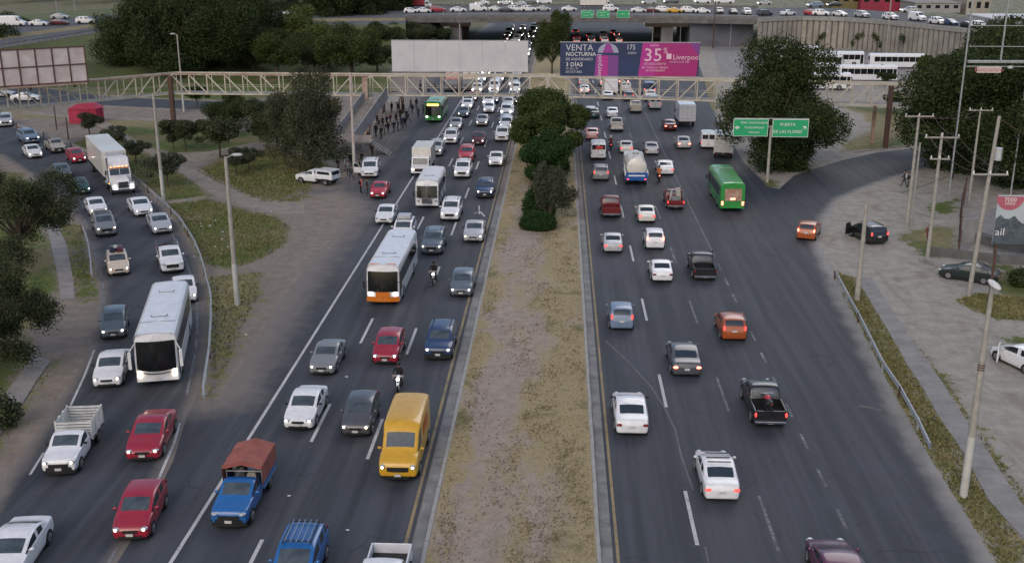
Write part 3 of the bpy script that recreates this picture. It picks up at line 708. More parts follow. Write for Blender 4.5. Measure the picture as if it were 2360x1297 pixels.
def make_proto(st, W_, L, wheel_y, r=.32, hl=(.36, .07, .64), tl=(.38, .74), grille=(.19, .50, .10), lv=2, plate_z=(.42, .62), rim=RIM, rails=False, extra=None, hlsize=(.19, .15, .085), tlsize=(.17, .06, .085), lowblack=False, mirror=True):
    """list of parts: (name, mesh, location or None, children)"""
    V, F = car_cage(st, W_, lv); parts = []; h = W_/2
    body = split(V, F, {0})
    parts.append(('body', body.mesh('body', [P['white']]), None, []))
    for k, nm in ((1, 'windshield'), (2, 'rear_window'), (3, 'side_window'), (4, 'side_window'), (5, 'side_window'), (6, 'side_window'), (7, 'quarter_window'), (8, 'quarter_window')):
        g = split(V, F, {k})
        if g.f: parts.append((nm, g.mesh(nm, [{'windshield': WGLASS, 'rear_window': RGLASS}.get(nm, GLASS)]), None, []))
    tr = MB()
    for y in wheel_y:
        for x in (-h*.985, h*.985): arch(tr, x, y, r+.06)
    tr.box(-h*.9, h*.9, .35, L-.35, .14, .24)
    parts.append(('underbody', tr.mesh('underbody', [BLACKP]), None, []))
    wheel_parts(parts, (-h+.09, h-.09), wheel_y, r, .21, rim)
    fx = lambda x: .02 + .16*(abs(x)/h)**2.2   # how far the nose curves back
    gx, gz, gh = grille
    g = MB(); n = 8
    for z0, z1, xx in ((gz, gz+gh, gx*W_), (.21, .33, .30*W_)):
        vs = []
        for i in range(n+1):
            x = -xx + 2*xx*i/n; yy = fx(x)-.055; vs += [(x, yy, z0), (x, yy-.0, z1), (x, yy+.12, z0), (x, yy+.12, z1)]
        fs = []
        for i in range(n): a = 4*i; fs += [(a, a+4, a+5, a+1), (a+1, a+5, a+7, a+3), (a, a+2, a+6, a+4)]
        fs += [(0, 1, 3, 2), (4*n, 4*n+2, 4*n+3, 4*n+1)]
        g.add(vs, fs)
    parts.append(('grille', g.mesh('grille', [BLACKP]), None, []))
    if lowblack:
        lb = MB(); vs = []
        for i in range(n+1):
            x = -h*.93 + 2*h*.93*i/n; yy = fx(x)-.05; vs += [(x, yy, .2), (x, yy, gz+.02), (x, yy+.2, .2), (x, yy+.2, gz+.02)]
        fs = []
        for i in range(n): a = 4*i; fs += [(a, a+4, a+5, a+1), (a+1, a+5, a+7, a+3), (a, a+2, a+6, a+4)]
        lb.add(vs, fs); parts.append(('front_bumper', lb.mesh('front_bumper', [BLACKP]), None, []))
    p = MB(); p.box(-.16, .16, -.062, -.04, plate_z[0]-.06, plate_z[0]+.07); parts.append(('number_plate', p.mesh('number_plate', [PLATE]), None, []))
    p = MB(); p.box(-.16, .16, L-.02, L+.012, plate_z[1]-.07, plate_z[1]+.07); parts.append(('number_plate', p.mesh('number_plate', [PLATE]), None, []))
    for s_ in (-1, 1):
        a = MB(); a.ell((0, 0, 0), *hlsize, n=10, k=6); M = Matrix.Rotation(s_*.5, 4, 'Z')
        a.xf(M); q_ = MB(); q_.ell((0, -hlsize[1]*.62, 0), .085, .075, .07, n=8, k=6); parts.append(('headlight', a.mesh('headlight', [HLOFF]), (s_*hl[0]*W_, fx(hl[0]*W_)+hl[1]-.03, hl[2]), [('bulb', q_.mesh('bulb', [HLOFF]))]))
        a = MB(); a.ell((0, 0, 0), *tlsize, n=8, k=6); parts.append(('tail_light', a.mesh('tail_light', [TLOFF]), (s_*tl[0]*W_, L-.045, tl[1]), []))
        if mirror:
            ym = [s[0] for s in st if s[5] == 'cowl'][0] + .35; zm = [s[2] for s in st if s[5] == 'cowl'][0] + .10
            a = MB(); a.ell((s_*.1, 0, 0), .11, .06, .075, n=8, k=5); a.box(min(0, s_*-.06), max(0, s_*-.06), -.02, .02, -.05, -.01); parts.append(('wing_mirror', a.mesh('wing_mirror', [P['white']]), (s_*(h-.01), ym, zm), []))
    w_ = MB()
    cw = [s for s in st if s[5] == 'cowl'][0]
    for s_ in (0, 1): w_.bar((-.45+.6*s_, cw[0]+.06, cw[4]+.045), (.1+.55*s_, cw[0]+.26, cw[4]+.15), .02, .02)
    parts.append(('wiper', w_.mesh('wiper', [BLACKP]), None, []))
    if rails:
        for s_ in (-1, 1):
            a = MB(); ys = [s[0] for s in st if s[5] == 'cab']; zt = max(s[4] for s in st)
            a.bar((s_*h*.66, ys[0]+.15, zt+.045), (s_*h*.66, ys[-1]-.2, zt+.04), .035, .035)
            for y in (ys[0]+.2, ys[-1]-.25): a.box(s_*h*.66-.02, s_*h*.66+.02, y, y+.06, zt-.03, zt+.04)
            parts.append(('roof_rail', a.mesh('roof_rail', [BLACKP]), None, []))
    if extra: extra(parts)
    return dict(parts=parts, L=L, W=W_)
def sedan_st(L=4.45, zr=1.45, zb=.93, hoodz=.84, trunkz=1.0, c=(1.15, 1.95, 3.15, 3.75)):
    a, b_, c_, d = c
    return [(0.03, .24, .50, .80, .52, 'hood'), (.13, .19, .62, .92, .66, 'hood'), (.42, .18, .78, .985, hoodz-.06, 'hood'), (.85, .18, .87, 1.0, hoodz+.03, 'hood'),
     (a, .18, zb, 1.0, zb+.02, 'cowl', {6: WS, **sides(SF)}), (b_, .18, zb+.01, 1.0, zr-.04, 'cab', sides(SF)), (b_+.5, .18, zb+.02, 1.0, zr, 'cab', {}), (b_+.6, .18, zb+.02, 1.0, zr, 'cab', sides(SR)),
     (c_, .18, zb+.04, .995, zr-.06, 'cab', {6: RG}), (d, .18, trunkz-.03, .985, trunkz, 'cowl'), (L-.35, .2, trunkz-.05, .97, trunkz, 'hood'), (L-.10, .24, .92, .93, trunkz-.03, 'hood'), (L, .30, .66, .85, .68, 'hood')]
def hatch_st(L=3.95, zr=1.52, zb=.95, hoodz=.86, c=(.95, 1.7), rr=3.45, rg=3.8):
    a, b_ = c; m = (b_+rr)/2
    return [(0.03, .24, .50, .80, .54, 'hood'), (.12, .19, .64, .93, .70, 'hood'), (.38, .18, .80, .985, hoodz-.04, 'hood'), (a-.22, .18, .89, 1.0, hoodz+.06, 'hood'),
     (a, .18, zb, 1.0, zb+.04, 'cowl', {6: WS, **sides(SF)}), (b_, .18, zb+.01, 1.0, zr-.04, 'cab', sides(SF)), (m-.15, .18, zb+.03, 1.0, zr, 'cab', {}), (m-.05, .18, zb+.03, 1.0, zr, 'cab', sides(SR)),
     (rr-.35, .18, zb+.06, 1.0, zr-.02, 'cab', {}), (rr, .18, zb+.07, .99, zr-.06, 'cab', {6: RG}), (rg, .2, zb+.07, .96, zb+.10, 'cowl'), (L-.07, .22, .88, .93, zb-.02, 'hood'), (L, .28, .64, .88, .66, 'hood')]
def suv_st(L=4.6, zr=1.72, zb=1.08, hoodz=1.0, c=(1.12, 1.85), rr=4.2, rg=4.48):
    a, b_ = c; m = b_+.75
    return [(0.03, .32, .66, .84, .68, 'hood'), (.12, .27, .80, .94, .88, 'hood'), (.34, .25, .93, .985, hoodz-.02, 'hood'), (a-.25, .25, 1.01, 1.0, hoodz+.06, 'hood'),
     (a, .25, zb, 1.0, zb+.03, 'cowl', {6: WS, **sides(SF)}), (b_, .25, zb+.01, 1.0, zr-.04, 'cab', sides(SF)), (m, .25, zb+.02, 1.0, zr, 'cab', {}), (m+.1, .25, zb+.02, 1.0, zr, 'cab', sides(SR)),
     (m+.95, .25, zb+.03, 1.0, zr, 'cab', {}), (m+1.05, .25, zb+.04, 1.0, zr-.01, 'cab', sides(SQ)), (rr, .25, zb+.06, .99, zr-.05, 'cab', {6: RG}), (rg, .26, zb+.04, .97, zb+.07, 'cowl'), (L-.05, .3, .95, .95, zb-.03, 'hood'), (L, .34, .70, .90, .72, 'hood')]
def pickup_st(cabr=3.15, zr=1.72, zb=1.10, hoodz=1.0, c=(1.25, 1.9), crew=True):
    a, b_ = c; m = (b_+cabr)/2
    base = [(0.03, .34, .70, .86, .72, 'hood'), (.10, .30, .86, .95, .92, 'hood'), (.34, .28, .96, .99, hoodz, 'hood'), (a-.25, .28, 1.03, 1.0, hoodz+.07, 'hood'),
     (a, .28, zb, 1.0, zb+.03, 'cowl', {6: WS, **sides(SF)})]
    if crew: base += [(b_, .28, zb+.01, 1.0, zr-.04, 'cab', sides(SF)), (m-.05, .28, zb+.02, 1.0, zr, 'cab', {}), (m+.05, .28, zb+.02, 1.0, zr, 'cab', sides(SR)), (cabr-.25, .28, zb+.02, 1.0, zr-.03, 'cab', {6: RG})]
    else: base += [(b_, .28, zb+.01, 1.0, zr-.04, 'cab', sides(SF)), (cabr-.28, .28, zb+.02, 1.0, zr-.03, 'cab', {6: RG})]
    return base + [(cabr-.08, .28, zb+.0, .99, zb+.04, 'cowl'), (cabr, .30, zb-.06, .98, zb-.04, 'hood', {}, .6)]
def bed_extra(y0, y1, W_=1.78, z0=.62, z1=1.08, tailz=.8, light=(.84, .86), bars=True):
    def f(parts):
        h = W_/2; b = MB()
        b.box(-h+.06, h-.06, y0, y1, .36, z0); parts.append(('bed_floor', b.mesh('bed_floor', [BLACKP]), None, []))
        for s_ in (-1, 1):
            b = MB(); x0, x1 = sorted((s_*h*.985, s_*(h-.09))); b.box(x0, x1, y0, y1-.005, .34, z1, bev=.025); parts.append(('bed_side', b.mesh('bed_side', [P['white']]), None, []))
        b = MB(); b.box(-h+.10, h-.10, y1-.07, y1+.004, .46, z1-.01, bev=.02); parts.append(('tailgate', b.mesh('tailgate', [P['white']]), None, []))
        b = MB(); b.box(-h*.95, h*.95, y1+.005, y1+.13, .34, .48, bev=.03); parts.append(('rear_bumper', b.mesh('rear_bumper', [CHROME if bars else BLACKP]), None, []))
    return f
def build_protos():
    PR = {}
    PR['sedan'] = make_proto(sedan_st(), 1.75, 4.45, (.85, 3.5))
    PR['sedan_old'] = make_proto(sedan_st(4.35, 1.40, .90, .82, .96, (1.25, 1.9, 2.95, 3.5)), 1.68, 4.35, (.82, 3.35), hlsize=(.20, .1, .085), hl=(.34, .07, .62))
    PR['sedan_big'] = make_proto(sedan_st(4.75, 1.46, .96, .88, 1.02, (1.25, 2.1, 3.3, 4.0)), 1.84, 4.75, (.92, 3.8), r=.34)
    PR['hatch'] = make_proto(hatch_st(), 1.70, 3.95, (.72, 3.2), tl=(.41, .98), tlsize=(.08, .06, .17), plate_z=(.42, .78))
    PR['hatch_tall'] = make_proto(hatch_st(3.75, 1.58, .98, .90, (.85, 1.5), 3.3, 3.62), 1.66, 3.75, (.68, 3.05), tl=(.42, 1.05), tlsize=(.07, .06, .2), plate_z=(.42, .72))
    PR['suv'] = make_proto(suv_st(), 1.86, 4.6, (.9, 3.65), r=.37, tl=(.42, 1.12), tlsize=(.08, .06, .18), hl=(.37, .05, .84), grille=(.24, .56, .24), plate_z=(.5, .82), rails=True)
    PR['suv_small'] = make_proto(suv_st(4.3, 1.64, 1.03, .95, (1.02, 1.72), 3.9, 4.18), 1.80, 4.3, (.84, 3.4), r=.35, tl=(.42, 1.05), tlsize=(.08, .06, .16), hl=(.37, .05, .78), grille=(.22, .5, .2), plate_z=(.48, .8), lowblack=True, rails=True)
    PR['minivan'] = make_proto(suv_st(4.9, 1.78, 1.05, .92, (.95, 1.75), 4.6, 4.8), 1.92, 4.9, (.9, 3.85), r=.34, tl=(.43, 1.1), tlsize=(.07, .06, .2), hl=(.37, .05, .78), grille=(.26, .5, .16), plate_z=(.48, .85), rails=True)
    PR['pickup'] = make_proto(pickup_st(3.35), 1.84, 5.2, (.92, 4.15), r=.38, tl=(.45, .86), tlsize=(.06, .06, .14), hl=(.37, .04, .86), grille=(.26, .56, .26), plate_z=(.5, .41), extra=bed_extra(3.33, 5.1))
    PR['pickup_single'] = make_proto(pickup_st(2.75, 1.62, 1.04, .95, (1.2, 1.8), False), 1.74, 5.0, (.85, 3.9), r=.35, tl=(.45, .82), tlsize=(.06, .06, .13), hl=(.37, .04, .80), grille=(.28, .52, .2), plate_z=(.46, .40), lowblack=True, extra=bed_extra(2.73, 4.9, 1.7, .6, 1.0))
    PR['pickup_long'] = make_proto(pickup_st(2.75, 1.62, 1.04, .95, (1.2, 1.8), False), 1.74, 2.8, (.85,), r=.35, tl=(.2, .3), tlsize=(.01, .01, .01), hl=(.37, .04, .80), grille=(.28, .52, .2), plate_z=(.46, .40), lowblack=True)
    # tall panel van
    def van_st(L=5.9, zr=2.45, zb=1.15):
        return [(0.03, .34, .70, .86, .74, 'hood'), (.10, .30, .92, .95, .98, 'hood'), (.32, .28, 1.04, .99, 1.10, 'hood'), (.72, .28, zb, 1.0, 1.24, 'hood'),
         (.98, .28, zb, 1.0, 1.34, 'cowl', {6: WS, **sides(SF)}), (1.68, .28, zb+.02, 1.0, 2.10, 'cab', sides(SF)), (1.95, .28, zb+.05, 1.0, zr-.10, 'van', {}), (2.4, .28, zb+.05, 1.0, zr, 'van', {}),
         (L-.7, .28, zb+.05, 1.0, zr-.01, 'van', {}), (L-.12, .3, zb+.05, .985, zr-.06, 'van', {}, .5), (L, .34, zb, .95, zr-.16, 'van', {}, .8)]
    def van_extra(L, glass=False):
        def f(parts):
            for s_ in (-1, 1):
                b = MB(); b.box(min(s_*.08, s_*.80), max(s_*.08, s_*.80), L-.01, L+.018, 1.35, 1.92, bev=.01); parts.append(('rear_window', b.mesh('rear_window', [GLASS]), None, []))
            b = MB(); b.box(-.012, .012, L-.01, L+.012, .5, 2.1); parts.append(('door_seam', b.mesh('door_seam', [BLACKP]), None, []))
        return f
    PR['van'] = make_proto(van_st(), 1.99, 5.9, (1.0, 4.6), r=.35, tl=(.465, .95), tlsize=(.045, .05, .22), hl=(.38, .0, .84), grille=(.27, .60, .22), plate_z=(.42, .7), extra=van_extra(5.9), hlsize=(.14, .14, .13))
    PR['van_short'] = make_proto(van_st(5.0, 2.2, 1.1), 1.88, 5.0, (.95, 3.9), r=.34, tl=(.465, .95), tlsize=(.045, .05, .22), hl=(.38, .0, .84), grille=(.27, .60, .2), plate_z=(.42, .7), extra=van_extra(5.0), hlsize=(.14, .14, .12))
    return PR
PR = build_protos()
PAINTED = {'body', 'wing_mirror', 'bed_side', 'tailgate'}
ALLV = []
def spawn(kind, name, color, label, cat, loc, rz, head=None, tail=None, group=None, glass=None):
    pr = PR[kind]; pm = P[color] if isinstance(color, str) else color
    root = empty(name, loc, rz, label, cat, group)
    for nm, me, lc, ch in pr['parts']:
        o = bpy.data.objects.new(nm, me); COL.objects.link(o); o.parent = root
        if lc: o.location = lc
        sl = None
        if nm in PAINTED or (nm == 'cab_roof'): sl = pm
        if nm == 'wing_mirror' and color in ('white', 'silver', 'grey') and len(ALLV) % 2: sl = BLACKP
        if nm == 'headlight' and head: ch = [(c_, m_) for c_, m_ in ch]
        if nm == 'tail_light' and tail: sl = tail
        if sl is not None: o.material_slots[0].link = 'OBJECT'; o.material_slots[0].material = sl
        for cn, cm in ch:
            c = bpy.data.objects.new(cn, cm); COL.objects.link(c); c.parent = o
            if cn == 'bulb' and head: c.material_slots[0].link = 'OBJECT'; c.material_slots[0].material = head
    ALLV.append(root); return root
# one joined mesh each for the cars too small in the photograph to show parts
FARM = {}
def far_mesh(kind, lit):
    key = (kind, lit)
    if key in FARM: return FARM[key]
    bm = bmesh.new(); mats = [P['white']]
    for nm, me, lc, ch in PR[kind]['parts']:
        if nm in ('wiper', 'roof_rail', 'number_plate'): continue
        m = me.materials[0]
        if nm in PAINTED: k = 0
        else:
            if nm == 'headlight' and lit == 'h': m = HLON
            if nm == 'tail_light' and lit in ('t', 'b'): m = TLON if lit == 't' else TLBR
            if m not in mats: mats.append(m)
            k = mats.index(m)
        n0 = len(bm.verts); f0 = len(bm.faces); bm.from_mesh(me); bm.verts.ensure_lookup_table(); bm.faces.ensure_lookup_table()
        if lc: bmesh.ops.translate(bm, verts=bm.verts[n0:], vec=lc)
        for f in bm.faces[f0:]: f.material_index = k
    me = bpy.data.meshes.new('far_' + kind); bm.to_mesh(me); bm.free()
    for m in mats: me.materials.append(m)
    FARM[key] = me; return me
def spawn_far(kind, name, color, label, cat, loc, rz, lit='', group=None):
    o = bpy.data.objects.new(name, far_mesh(kind, lit)); COL.objects.link(o); o.location = loc; o.rotation_euler = (0, 0, rz)
    o.material_slots[0].link = 'OBJECT'; o.material_slots[0].material = P[color]
    return tag(o, label, cat, group)

# ---- heading helpers.  The model's nose is at y=0 and points to -Y.
RAMPC = wpts([(-60,285),(0,297),(60,322),(130,352),(190,395),(240,450),(290,510),(325,570),(345,640),(348,740),(335,850),(292,950),(225,1070),(140,1210),(80,1300),(20,1400)])
def pair_rz(f_, r_p, z):
    a, b_ = at(*f_, z), at(*r_p, z); d = a-b_; return math.atan2(d.y, d.x)+math.pi/2
def ramp_rz(p):
    best = None
    for a, b_ in zip(RAMPC[:-1], RAMPC[1:]):
        ab = (b_-a); t = max(0, min(1, (p-a).dot(ab)/ab.length_squared)); c = a+ab*t; d = (p-c).length
        if best is None or d < best[0]: best = (d, a, b_)
    i = RAMPC.index(best[1]); a = RAMPC[max(0, i-1)]; b_ = RAMPC[min(len(RAMPC)-1, i+2)]; d = (b_-a)
    d2 = (best[2]-best[1]).normalized() + d.normalized()*.8
    return math.atan2(d2.y, d2.x) + math.pi/2     # travelling direction -> rotation for a -Y nose
def car(kind, name, color, label, cat, px, py, mode='f', rz=None, head=None, tail=None, group=None, z=0.012):
    """mode f: nose seen at the pixel (travelling towards us); r: tail seen at the pixel (travelling away); ramp: nose, heading along the ramp; R: roof centre"""
    L = PR[kind]['L']
    if mode == 'R': 
        p = at(px, py, 1.45); p.z = z; rz = 0 if rz is None else rz
        d = Vector((math.sin(rz), -math.cos(rz), 0)); loc = p + d*(L*.56)
    elif mode == 'Rramp':
        p = at(px, py, 1.45); p.z = z; rz = ramp_rz(p); d = Vector((math.sin(rz), -math.cos(rz), 0)); loc = p + d*(L*.56)
    elif mode == 'f': loc = at(px, py, z); rz = 0 if rz is None else rz
    elif mode == 'ramp': loc = at(px, py, z); rz = ramp_rz(loc) if rz is None else rz
    elif mode == 'r':
        rz = math.pi if rz is None else rz; d = Vector((math.sin(rz), -math.cos(rz), 0)); loc = at(px, py, z) + d*L
    return spawn(kind, name, color, label, cat, loc, rz, head, tail, group)
def kid(root, name, mb, m, mats=None):
    return mb.obj(name, mats or m, root)
# ------------------------------------------------------------------ cars, one by one
r_ = math.radians
G_R, G_L, G_M = 'vehicles on the curved entry ramp', 'vehicles on the carriageway coming towards us', 'vehicles on the carriageway driving away'
H, HW_ = HLON, HLW
C = car
# curved ramp on the left
C('suv','silver_suv','silver','silver car with headlights on, entering the ramp at the left edge','car',14,294,'ramp',r_(25),H,None,G_R)
C('suv','silver_suv','steelblue','blue grey suv ahead of the white truck at the top of the ramp','suv',78,332,'ramp',None,H,None,G_R)
C('sedan','white_sedan','white','white sedan at the outer edge of the ramp behind the tree top','car',84,366,'ramp',None,H,None,G_R)
C('pickup_single','grey_pickup','beige','beige pickup beside the box trailer on the ramp','pickup truck',138,354,'ramp',None,None,None,G_R)
C('hatch','red_hatchback','red','red car half hidden behind the white semi trailer','car',185,377,'ramp',None,H,None,G_R)
C('sedan','dark_sedan','slate','dark slate sedan with its nose over the tree branches','car',150,414,'ramp',None,None,None,G_R)
C('sedan','dark_green_sedan','teal','dark green sedan beside the nose of the white semi truck','car',192,450,'ramp',None,H,None,G_R)
C('sedan','white_sedan','white','white sedan tailing the dark suv on the ramp','car',230,499,'ramp',None,HW_,None,G_R)
C('sedan_big','white_sedan','white','white sedan behind the silver sedan at the ramp guardrail','car',334,500,'ramp',None,H,None,G_R)
suvd = C('suv','dark_suv','grey','dark grey off road suv with a roof tray on the ramp','suv',248,547,'ramp',None,HW_,None,G_R)
C('sedan_big','silver_sedan','silver','silver sedan following the loaded white pickup','car',377,541,'ramp',None,H,None,G_R)
lug = C('hatch','cream_hatchback','cream','cream hatchback with luggage strapped on its roof','car',276,637,'ramp',None,H,None,G_R)
pkb = C('pickup','white_pickup','white','white pickup with its railed bed full of bicycles and a sack','pickup truck',400,632,'ramp',None,None,None,G_R)
C('sedan','white_sedan','white','white sedan mostly hidden behind the tall white coach','car',429,701,'ramp',None,H,None,G_R)
C('hatch_tall','blue_grey_hatchback','slate','slate grey hatchback beside the white coach, headlights on','car',262,784,'ramp',None,H,None,G_R)
C('sedan','white_sedan','white','white sedan with a sunroof next to the nose of the white coach','car',247,897,'ramp',None,HW_,None,G_R)
C('sedan_big','red_sedan','red','red sedan directly ahead of the white coach','car',329,1067,'ramp',None,HW_,None,G_R)
C('hatch','red_hatchback','red','red hatchback lowest in the photo, with fog lamps on','car',301,1251,'ramp',None,HW_,None,G_R)
C('sedan_big','white_coupe','white','white sedan cut off by the lower left corner','car',36,1218,'Rramp',None,None,None,G_R)
stake = spawn('pickup_long','stake_pickup','white','white pickup with a tall white slatted stake bed','pickup truck',at(137,1100,.012),ramp_rz(at(137,1100)),HW_,None,G_R)
# left carriageway
tarp = spawn('pickup_long','tarp_pickup','skyblue','blue pickup with a rusty red tarpaulin cover over its bed','pickup truck',at(528,1222,.012),0,None,None,G_L)
C('sedan','white_sedan','white','white sedan level with the dark grey hatchback near the long white line','car',687,995,'f',0,H,None,G_L)
C('hatch_tall','grey_hatchback','darkgrey','dark grey hatchback beside the yellow van','car',819,1010,'f',0,HW_,None,G_L)
yv = C('van','yellow_van','yellow','tall yellow panel van with orange red lettering on its side','van',917,1112,'f',0,H,None,G_L)
C('sedan_old','grey_sedan','grey','old grey sedan straddling the lane beside the long white line','car',741,868,'f',0,HW_,None,G_L)
C('hatch','red_hatchback','red','dark red hatchback with a black roof front, ahead of the orange nosed bus','car',887,843,'f',0,H,None,G_L)
C('suv_small','navy_suv','navy','navy crossover with chrome grille beside the yellow line','car',1009,833,'f',0,H,None,G_L)
rack = C('suv_small','blue_suv','skyblue','blue car with a silver roof basket, cut by the lower edge','car',690,1247,'R',0,None,None,G_L)
C('pickup','white_pickup','white','white pickup with an empty black bed at the bottom edge','pickup truck',884,1297,'R',0,None,None,G_L)
C('hatch','grey_hatchback','slate','grey hatchback close to the yellow line, level with the motorcycle','car',1062,687,'f',0,H,None,G_L)
C('suv','grey_pickup','slate','slate grey suv behind the motorcycle','suv',994,590,'f',0,H,None,G_L)
C('sedan_big','silver_sedan','silver','silver sedan beside the start of the raised kerb','car',1090,561,'f',0,HW_,None,G_L)
C('suv','white_suv','white','white suv following the slate grey suv, behind the painted dash','suv',1036,512,'f',0,H,None,G_L)
C('sedan','white_sedan','white','white sedan right behind the orange nosed bus on the outer side','car',884,519,'f',0,None,None,G_L)
ladr = C('suv_small','white_suv','white','white car with a roof box, hidden behind the orange nosed bus','car',925,560,'f',0,None,None,G_L)
C('suv_small','navy_suv','navy','dark navy suv alone beside the yellow line','suv',1117,459,'f',0,H,None,G_L)
C('suv','white_suv','white','white suv tight behind, below the bright red pickup','suv',1064,413,'f',0,H,None,G_L)
C('suv','red_suv','brightred','bright red suv followed by no car, above the white suv','suv',1073,376,'f',0,None,None,G_L)
C('sedan','white_sedan','white','white sedan near the first trees of the median','car',1142,385,'f',0,H,None,G_L)
C('suv','silver_suv','silver','silver suv squeezed beside the white box truck','suv',1002,362,'f',0,HW_,None,G_L)
C('suv','white_suv','white','white suv with very bright headlights behind the box truck','suv',1037,334,'f',0,H,None,G_L)
C('sedan','dark_red_sedan','maroon','maroon sedan in the middle lane level with the bright headlights','car',1101,336,'f',0,H,None,G_L)
C('suv','black_suv','white','white nosed suv closest to the big median tree','suv',1156,328,'f',0,None,None,G_L)
C('sedan','white_sedan','silver','silver sedan behind the very bright headlights','car',1049,300,'f',0,H,None,G_L)
C('sedan','silver_sedan','silver','silver sedan alone in the middle lane beyond the maroon one','car',1110,292,'f',0,HW_,None,G_L)
C('suv','white_suv','white','white suv beside the median tree, second back from the trunk side','suv',1166,302,'f',0,H,None,G_L)
C('sedan','blue_sedan','slate','dark blue sedan beside the green bus','car',1067,272,'f',0,H,None,G_L)
C('suv','white_suv','white','white suv below the footbridge beside the green bus','suv',1077,249,'f',0,H,None,G_L)
C('sedan','white_sedan','white','white sedan under the footbridge in the middle lane','car',1126,262,'f',0,H,None,G_L)
C('sedan','white_sedan','white','white sedan in the inner lane just this side of the footbridge','car',1171,268,'f',0,H,None,G_L)
C('sedan','navy_sedan','navy','navy sedan in the middle lane in the footbridge shadow','car',1136,240,'f',0,H,None,G_L)
C('sedan','black_sedan','black','black sedan in the inner lane under the footbridge','car',1181,243,'f',0,H,None,G_L)
# parked or stopped on the left shoulder
crew = C('pickup_long','camper_pickup','white','white pickup with a camper shell parked on the dirt by the big tree','pickup truck',690,417,'f',r_(-113),None,None,None)
vand = C('minivan','white_minivan','white','white minivan stopped at the bus stop with its door open','van',851,412,'f',r_(5),None,None,None)
C('sedan_old','red_sedan','brightred','bright red car stopped beside two standing people','car',870,459,'f',0,H,None,None)
# right carriageway, driving away
C('sedan_big','plum_sedan','plum','dark plum sedan cut off by the bottom edge','car',1938,1278,'R',r_(180),None,None,G_M)
taxi = C('sedan','white_taxi','white','white sedan with roof bars nearest to us on the right carriageway','car',1664,1162,'r',r_(180),None,TLON,G_M)
C('sedan_big','white_sedan','white','white sedan hugging the right kerb line','car',1457,1009,'r',r_(180),None,TLOFF,G_M)
moto_pk = C('pickup','black_pickup','black','black pickup carrying a red motorcycle in its bed','pickup truck',1775,990,'r',r_(180),None,TLON,G_M)
C('sedan_big','grey_sedan','darkgrey','dark grey sedan with red tail lights left of the orange car','car',1583,873,'r',r_(180),None,TLBR,G_M)
C('hatch','orange_hatchback','orange','orange car close to the short lane dashes','car',1692,789,'r',r_(180),None,TLON,G_M)
C('hatch_tall','blue_grey_hatchback','steelblue','blue grey hatchback with tall red tail lights in the inner lane','car',1433,764,'r',r_(180),None,TLON,G_M)
C('sedan_old','white_sedan','white','white sedan left of the black pickup','car',1527,654,'r',r_(180),None,TLOFF,G_M)
C('pickup','black_pickup','black','black pickup with an empty bed beside a white sedan','pickup truck',1625,650,'r',r_(180),None,TLOFF,G_M)
C('sedan_old','silver_sedan','silver','silver sedan in the inner lane beside the white hatchback','car',1413,586,'r',r_(180),None,TLON,G_M)
C('hatch_tall','white_hatchback','white','white hatchback with lit tail lights in the middle lane','car',1510,577,'r',r_(180),None,TLBR,G_M)
C('pickup','red_pickup','darkred','red pickup in the inner lane','pickup truck',1409,504,'r',r_(180),None,TLOFF,G_M)
C('sedan_old','white_sedan','offwhite','cream white sedan with warm tail lights behind the water truck','car',1491,516,'r',r_(180),None,TLON,G_M)
lad = C('pickup_single','red_pickup','darkred','old dark red pickup hauling white boards upright in its bed','pickup truck',1557,485,'r',r_(180),None,TLON,G_M)
C('suv_small','grey_hatchback','grey','grey hatchback beside the water truck','car',1385,419,'r',r_(180),None,TLON,G_M)
C('sedan_big','white_suv','white','white car right of the water tank truck','car',1535,406,'r',r_(180),None,TLON,G_M)
wv = C('van_short','white_van','white','white panel van with a red badge on its rear doors','van',1379,370,'r',r_(180),None,TLOFF,G_M)
C('sedan_old','white_sedan','offwhite','off white sedan between the white van and the silver sedan','car',1444,355,'r',r_(180),None,TLON,G_M)
C('sedan','silver_sedan','silver','silver sedan ahead of the white car beside the water truck','car',1503,359,'r',r_(180),None,TLOFF,G_M)
C('sedan','silver_sedan','silver','silver sedan in the outer lane behind the black car','car',1577,345,'r',r_(180),None,TLBR,G_M)
C('sedan','pink_beige_sedan','pink','pale pink sedan at the inner kerb beyond the white van','car',1365,324,'r',r_(180),None,TLOFF,G_M)
C('pickup','white_pickup','offwhite','off white pickup with a dark bed in the inner lanes beyond the motorcycle','pickup truck',1422,305,'r',r_(180),None,TLOFF,G_M)
C('sedan','black_sedan','darkred','black red car left of the white box truck','car',1545,303,'r',r_(180),None,TLBR,G_M)
C('sedan','grey_sedan','teal','grey green sedan half under the median tree','car',1368,274,'r',r_(180),None,TLOFF,G_M)
C('sedan','white_sedan','white','white sedan just this side of the footbridge, driving away','car',1412,273,'r',r_(180),None,TLOFF,G_M)
C('pickup','white_pickup','beige','beige pickup with a black bed under the colourful billboard','pickup truck',1466,262,'r',r_(180),None,TLOFF,G_M)
# side street and lot on the right
C('hatch','orange_taxi','orange','orange and yellow taxi turning into the side street','taxi',1856,556,'r',r_(180-20),None,TLBR,None)
blk = C('suv_small','black_suv','black','black suv parked on the lot with its front door open','suv',2026,566,'r',r_(180+14),None,TLON,None)
C('sedan','dark_green_sedan','darkgreen','dark green sedan crossing the lot behind the leaning pole','car',2165,633,'f',r_(-122),None,None,None)
edge = C('hatch','white_hatchback','white','white car with an open door at the right edge','car',2300,818,'f',r_(201.7),None,None,None)

